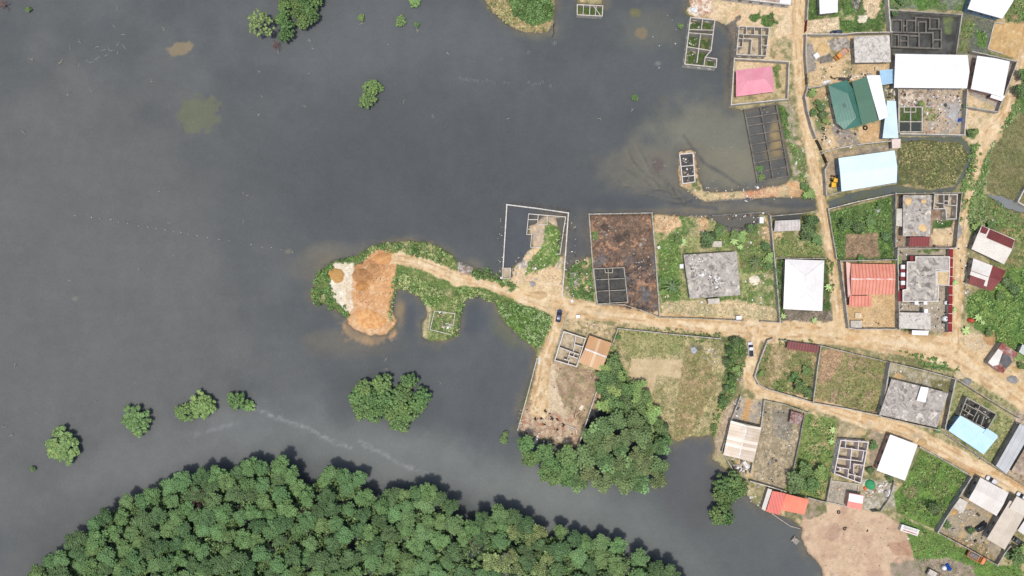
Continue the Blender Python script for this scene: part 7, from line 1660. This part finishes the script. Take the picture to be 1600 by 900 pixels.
def jetty():
    x, y = P(1243, 845, .6); t_ = thing('jetty_frame', 'small timber platform standing in the water by the bare fill', 'platform', (x, y, 0)); b = MB(); m = mat('grey_timber', C(176,168,156), C(150,142,132), scale=1.5)
    a = -.75
    for i in range(9): u = -1.0 + i * .25; b.box(x + u * math.cos(a) , y + u * math.sin(a), .6, .66, .22, 1.7, a)
    for i in range(5): u = -.8 + i * .4; b.box(x - .9 + u * .5 * math.sin(-a), y + .7 + u * .6, .602, .655, 1.0, .3, a + 1.57)
    b.build('deck', m, t_)
    for dx, dy in ((-1, .8), (1, -.9), (.6, .9), (-.8, -.8)): b = MB(); b.tube((x + dx, y + dy, -.6), (x + dx, y + dy, .95), .08, .07, 6); b.build('post', m, t_)
jetty()
b = MB(); m = mat('grey_timber', C(206,196,180), C(180,170,156), scale=1.5)
for (ax, ay), (bx, by) in zip([(1206,802),(1220,812),(1235,822),(1250,826)][:-1], [(1206,802),(1220,812),(1235,822),(1250,826)][1:]):
    p, q = P(ax, ay, .3), P(bx, by, .3); b.tube((*p, .32), (*q, .3), .16, .14, 6)
tag(b.build('floating_boom', m), 'pale log boom floating from the red roof to the bare fill', 'log boom')
b = MB(); p, q = P(1244, 809, .3), P(1250, 818, .3); b.tube((*p, .4), (*q, .3), .08, .08, 6); tag(b.build('pole', m), 'thin pole lying in the water under the orange roof', 'pole')
# timber stack and poles in the walled yard
b = MB(); rr = random.Random(2)
for i in range(16):
    x, y = P(900 + rr.uniform(-4, 5), 647 + rr.uniform(-7, 9)); a = rr.uniform(.4, 2.0); b.tube((x, y, G0 + .1), (x + 1.5 * math.cos(a), y + 1.5 * math.sin(a), G0 + .3), .07, .06, 5)
tag(b.build('brushwood_pile', mat('brushwood', C(120,90,78), C(92,68,60))), 'tangled brown brushwood pile by the east wall of the walled yard', 'brushwood')
b = MB()
for pts in ([(885,664),(900,670),(901,678)], [(888,668),(897,672)]):
    for p, q in zip(pts[:-1], pts[1:]): b.tube((*P(*p), G0 + .3), (*P(*q), G0 + .3), .09, .09, 6)
tag(b.build('pipe_frame', WP), 'white bent pipe frame on the ground of the walled yard', 'pipe')
box('white board box by the brushwood in the walled yard', 908.5, 637, 1.1, 1.9, .4, mat('cream_board', C(232,220,196)), -.5, 'board', 'board', detail=False)
for i, (x, y) in enumerate([(852,642),(836,654),(846,654),(862,654),(870,655),(851,663),(880,664),(871,671)]):
    b = MB(); rr = random.Random(i)
    for k in range(14): 
        a, d = rr.uniform(0, 6.28), abs(rr.gauss(0, .35)); X, Y = d * math.cos(a), d * math.sin(a); b.box(X, Y, -.02, rr.uniform(.08, .3), rr.uniform(.2, .5), rr.uniform(.2, .5), rr.uniform(0, 3), taper=.6)
    o = b.build('ash_heap', mat('charcoal', C(52,50,50), C(40,38,38), scale=2)); o.location = (*P(x, y), G0); tag(o, 'small black burnt heap, one of the cluster in the walled yard', 'ash heap', 'burnt heaps in the walled yard')

# ------------------------------------------------------------------ rubble, litter and planks: nobody could count them
def rubble(label, polys, dens, s0, s1, cols, seed=0, name='rubble', cat='rubble', flat=.5, long=1.0, z=G0):
    r = np.random.default_rng(seed); bs = [MB() for _ in cols]
    for p in polys:
        a = np.array(p); lo, hi = a.min(0), a.max(0); n = int((hi[0] - lo[0]) * (hi[1] - lo[1]) * S * S * dens)
        for k in range(n):
            q = r.uniform(lo, hi)
            if not inside(tuple(q), p) or fbm(np.array(q[0] / 9), np.array(q[1] / 9), seed) < .45: continue
            s = r.uniform(s0, s1) * (2.0 if r.random() < .06 else 1); x, y = P(q[0], q[1], z); b = bs[r.integers(len(cols))]
            b.box(x, y, z - .03, z + s * flat * r.uniform(.4, 1), s * r.uniform(.7, 1.3) * long, s * r.uniform(.5, 1.1), r.uniform(0, 3.14), taper=r.uniform(.6, 1))
    allb = MB(); 
    for i, b in enumerate(bs): allb.add(b.v, b.f, i)
    if not allb.f: return
    o = allb.build(name, cols); tag(o, label, cat, kind='stuff')
Rw = mat('white_scrap', C(240,238,234), C(220,216,210)); Rg = mat('grey_rubble', C(176,170,162), C(140,134,128)); Rd = mat('dark_rubble', C(92,86,82), C(66,62,60)); Rt = mat('tan_rubble', C(206,182,150), C(176,150,120)); Rp = mat('pink_brick', C(206,168,152), C(180,144,130)); Rb = mat('blue_scrap', C(70,110,180)); Rg2 = mat('mud_clod', C(150,122,90), C(120,96,72))
rubble('white and grey building rubble all over the debris yard', [[(1402,140),(1502,140),(1500,208),(1444,208),(1444,166),(1402,166)]], 1.6, .2, .7, [Rw, Rg, Rt, Rd, Rp], 1)
rubble('litter and rubble scattered in the yards round the green roof', [[(1262,142),(1296,140),(1310,200),(1345,210),(1378,200),(1392,220),(1288,234)],[(1300,190),(1330,205),(1345,230),(1310,230)]], .8, .2, .6, [Rw, Rg, Rd, Rt], 2)
rubble('planks and scrap lying along the north wall of the green roof', [[(1285,128),(1335,112),(1370,104),(1372,116),(1330,124),(1292,134)],[(1380,134),(1400,134),(1400,158),(1388,156)]], 2.2, .25, .8, [Rw, Rg, Rd, Rt], 3, long=2.0)
rubble('rubble and scrap in the yard of the orange dump truck', [[(1262,60),(1332,58),(1334,100),(1392,102),(1390,128),(1268,136)]], .35, .2, .6, [Rw, Rg, Rd, Rt], 4)
rubble('grey and white rubble where the bank meets the lake at the sandy spit top', [[(1080,-10),(1110,2),(1112,26),(1080,24)]], 1.6, .2, .6, [Rw, Rt, Rp], 5)
rubble('shells and pale litter on the bank between road and foundation grid', [[(1228,160),(1246,170),(1252,225),(1262,250),(1240,260),(1230,210)],[(1240,262),(1262,270),(1264,300),(1240,290)]], 1.6, .12, .35, [Rw, Rt, Rg], 6)
rubble('litter along the sandy causeway and the little basin', [[(1060,234),(1090,236),(1096,292),(1230,290),(1240,312),(1100,318),(1070,300)]], .9, .15, .45, [Rw, Rt, Rp], 7)
rubble('tan clods and litter on the shoreline of the slab house garden', [[(1022,334),(1110,336),(1200,330),(1204,342),(1110,344),(1022,344)]], 1.6, .15, .5, [Rw, Rd, Rt], 8)
rubble('white stones on the tip of the causeway road', [[(518,412),(554,408),(556,436),(550,480),(530,478),(512,440)],[(482,444),(492,444),(494,458),(484,456)]], .5, .15, .45, [Rw, Rt], 9)
rubble('white and grey debris round the flooded compound', [[(780,322),(790,322),(786,440),(774,440)],[(884,336),(900,336),(902,420),(880,440)],[(800,400),(832,395),(836,420),(800,432)]], .8, .15, .5, [Rw, Rg, Rd], 10)
rubble('dark and pale debris at the flooded compound road edge', [[(804,400),(880,416),(884,462),(800,450)],[(884,410),(924,404),(930,474),(884,470)]], .5, .2, .5, [Rw, Rg, Rt, Rp], 11)
rubble('scraps over the brown yard', [[(922,338),(1018,336),(1028,490),(985,480),(980,420),(926,414)]], .6, .15, .6, [Rd, Rt, Rg2, Rg], 12, flat=.3)
rubble('litter and blocks in the slab house garden', [[(1024,345),(1200,345),(1214,495),(1036,490)]], .14, .2, .6, [Rw, Rg, Rt], 13)
rubble('blocks and scrap on the roofed slab of the sand pile house', [[(1413,320),(1453,320),(1451,366),(1413,366)]], .8, .15, .5, [Rg, Rw, Rd, Rt], 14, z=G0 + 3.32, flat=.25)
rubble('scrap on the stained slab house roof', [[(1106,430),(1124,428),(1125,452),(1108,454)],[(1106,430),(1124,428),(1125,452),(1108,454)],[(1078,404),(1100,402),(1104,430),(1080,432)]], 2.6, .2, .6, [Rw, Rw, Rg, Rd], 15, z=G0 + 3.42, flat=.25)
rubble('white stone heap on the villa roof', [[(1432,430),(1448,430),(1448,442),(1432,442)]], 2.2, .15, .45, [Rw, Rp, Rd], 16, z=G0 + 3.42, flat=.3)
rubble('scrap and blocks round the sand pile house yard', [[(1400,304),(1410,304),(1412,386),(1400,386)],[(1455,342),(1492,342),(1488,386),(1455,386)],[(1462,306),(1494,306),(1492,340),(1462,324)]], 1.4, .15, .5, [Rg, Rw, Rd, Rt], 17)
rubble('boxes and scrap on the villa yard', [[(1402,392),(1418,392),(1408,512),(1402,512)],[(1405,474),(1456,474),(1456,488),(1405,486)],[(1458,450),(1482,450),(1480,516),(1458,514)]], .7, .2, .7, [Rg, Rw, Rd], 18)
rubble('litter in the salmon roof yard', [[(1314,412),(1322,412),(1330,510),(1326,510)],[(1340,484),(1396,484),(1396,511),(1330,511)]], .35, .2, .6, [Rw, Rd, Rg], 19)
rubble('blocks and litter round the east path huts', [[(1496,370),(1520,380),(1512,450),(1540,470),(1500,470)],[(1540,340),(1560,345),(1560,356),(1544,350)]], .6, .2, .7, [Rw, Rg, Rd], 20)
rubble('scrap in front of the tan striped roof', [[(884,494),(962,514),(954,534),(924,524),(884,516)],[(900,570),(934,580),(930,592),(900,584)]], 1.1, .15, .5, [Rw, Rg, Rt, Rd], 21)
rubble('scattered stones and scrap on the walled yard floor', [[(842,570),(866,566),(946,590),(904,694),(812,670)]], .3, .15, .5, [Rw, Rd, Rp, Rt], 22)
rubble('pale stones along the south edge of the walled yard', [[(810,668),(900,690),(902,699),(850,692),(812,678)],[(812,640),(822,640),(818,668),(808,668)]], 2.0, .2, .6, [Rw, Rt, Rp, Rg], 23)
rubble('white rubbish on the footpath across the dry field', [[(1094,542),(1122,534),(1126,560),(1112,572),(1096,556)]], 1.0, .2, .7, [Rw, Rg], 24)
rubble('litter beside the lane under the hedge', [[(1150,580),(1164,578),(1160,600),(1148,600)]], 2.0, .2, .6, [Rw, Rg, Rp], 25)
rubble('clods and rubble in the yard of the long slab house', [[(1392,570),(1486,594),(1480,612),(1394,590)]], 1.2, .15, .6, [Rg, Rw, Rt], 26)
rubble('rubble on the plot east of the cream ribbed roof', [[(1194,630),(1256,646),(1240,732),(1226,764),(1176,748)]], .9, .15, .5, [Rg, Rw, Rt, Rd], 27)
rubble('stacked blocks and scrap south of the cream ribbed roof', [[(1142,716),(1172,722),(1168,742),(1150,736)],[(1150,622),(1158,620),(1150,656),(1144,656)],[(1186,630),(1192,630),(1188,662),(1184,662)]], 3.0, .25, .9, [Rg, Rw, Rd], 28, long=1.6)
rubble('rubble at the pink walled shell and the broken pad', [[(1296,752),(1340,758),(1336,792),(1292,782)],[(1304,690),(1356,694),(1345,752),(1306,738)]], .9, .15, .5, [Rg, Rw, Rp, Rt], 29)
rubble('white rubbish heap under the plain white roof', [[(1372,748),(1398,754),(1392,770),(1368,770)],[(1346,764),(1376,766),(1372,780),(1346,776)]], 2.4, .25, .8, [Rw, Rw, Rg, Rt], 30)
rubble('scrap on the dark shell floor and the skyblue roof yard', [[(1504,626),(1554,648),(1542,668),(1504,648)],[(1520,700),(1540,712),(1536,720),(1514,708)]], 1.4, .15, .5, [Rd, Rg, Rw], 31)
rubble('debris in the bottom right yard', [[(1518,750),(1530,756),(1510,782),(1540,800),(1560,860),(1554,876),(1468,830)]], .7, .15, .6, [Rg, Rw, Rt, Rd], 32)
rubble('litter on the trodden ground and bare fill', [[(1250,790),(1400,800),(1440,840),(1560,900),(1290,900),(1255,830)]], .07, .12, .4, [Rw, Rd, Rg2], 33)
rubble('bricks and rubble at the shore west of the bright red roof', [[(1166,756),(1204,764),(1196,798),(1172,784)]], 1.2, .15, .6, [Rg, Rw, Rt], 34)
rubble('rubble on the small foundation of the weedy islet', [[(690,498),(712,500),(710,514),(690,512)],[(684,484),(696,486),(694,494),(684,494)]], 4.5, .2, .8, [Rw, Rp, Rg], 35)
rubble('scrap inside the roofless lake house', [[(1078,30),(1096,30),(1094,44),(1078,44)],[(1078,56),(1092,56),(1088,72),(1076,70)],[(1074,76),(1090,78),(1088,98),(1072,96)]], 1.6, .2, .6, [Rg, Rw, Rt], 36)
rubble('dark and white floating scraps in the basin cells', [[(1066,244),(1080,242),(1082,256),(1068,258)],[(1068,262),(1082,262),(1083,274),(1070,274)]], .8, .2, .6, [Rw, Rw, Rg], 37)
rubble('scraps floating along the flooded foundation grid', [[(1166,166),(1212,160),(1234,276),(1186,286),(1180,260),(1225,268),(1206,175),(1168,178)]], .35, .15, .4, [Rw, Rg], 38, z=.02)
rubble('clods over the first house plots beside the road', [[(1326,-10),(1346,-10),(1344,22),(1330,20)],[(1376,0),(1384,0),(1388,48),(1376,46)],[(1284,22),(1300,22),(1300,27),(1284,27)]], 1.4, .15, .5, [Rg, Rw, Rt, Rd], 39)
rubble('clods on the sandy ground of the north west plots', [[(1080,-5),(1240,5),(1236,95),(1210,95),(1206,40),(1130,30)]], .3, .12, .4, [Rt, Rg2, Rg], 40)
rubble('stones and clods along the main road edges', [[(640,400),(880,470),(1300,500),(1480,520),(1600,610),(1600,650),(1480,570),(1300,540),(1000,508),(860,490),(640,415)]], .10, .08, .28, [Rt, Rg2, Rg], 41)
rubble('orange clods on the excavated fill', [[(560,396),(618,400),(614,480),(556,480)]], .8, .12, .4, [mat('orange_clod', C(206,150,96), C(180,124,74)), Rg2], 42)
rubble('white floating litter near the roofless lake house', [[(1000,20),(1066,20),(1066,110),(1000,110)],[(1054,40),(1064,40),(1062,84),(1056,84)]], .03, .2, .45, [Rw], 43, z=.0)
rubble('grey scrap and broken wood on the south verge near the mangrove clump', [[(700,405),(740,415),(738,432),(716,428)]], 1.0, .15, .5, [Rw, Rg, Rp], 44)
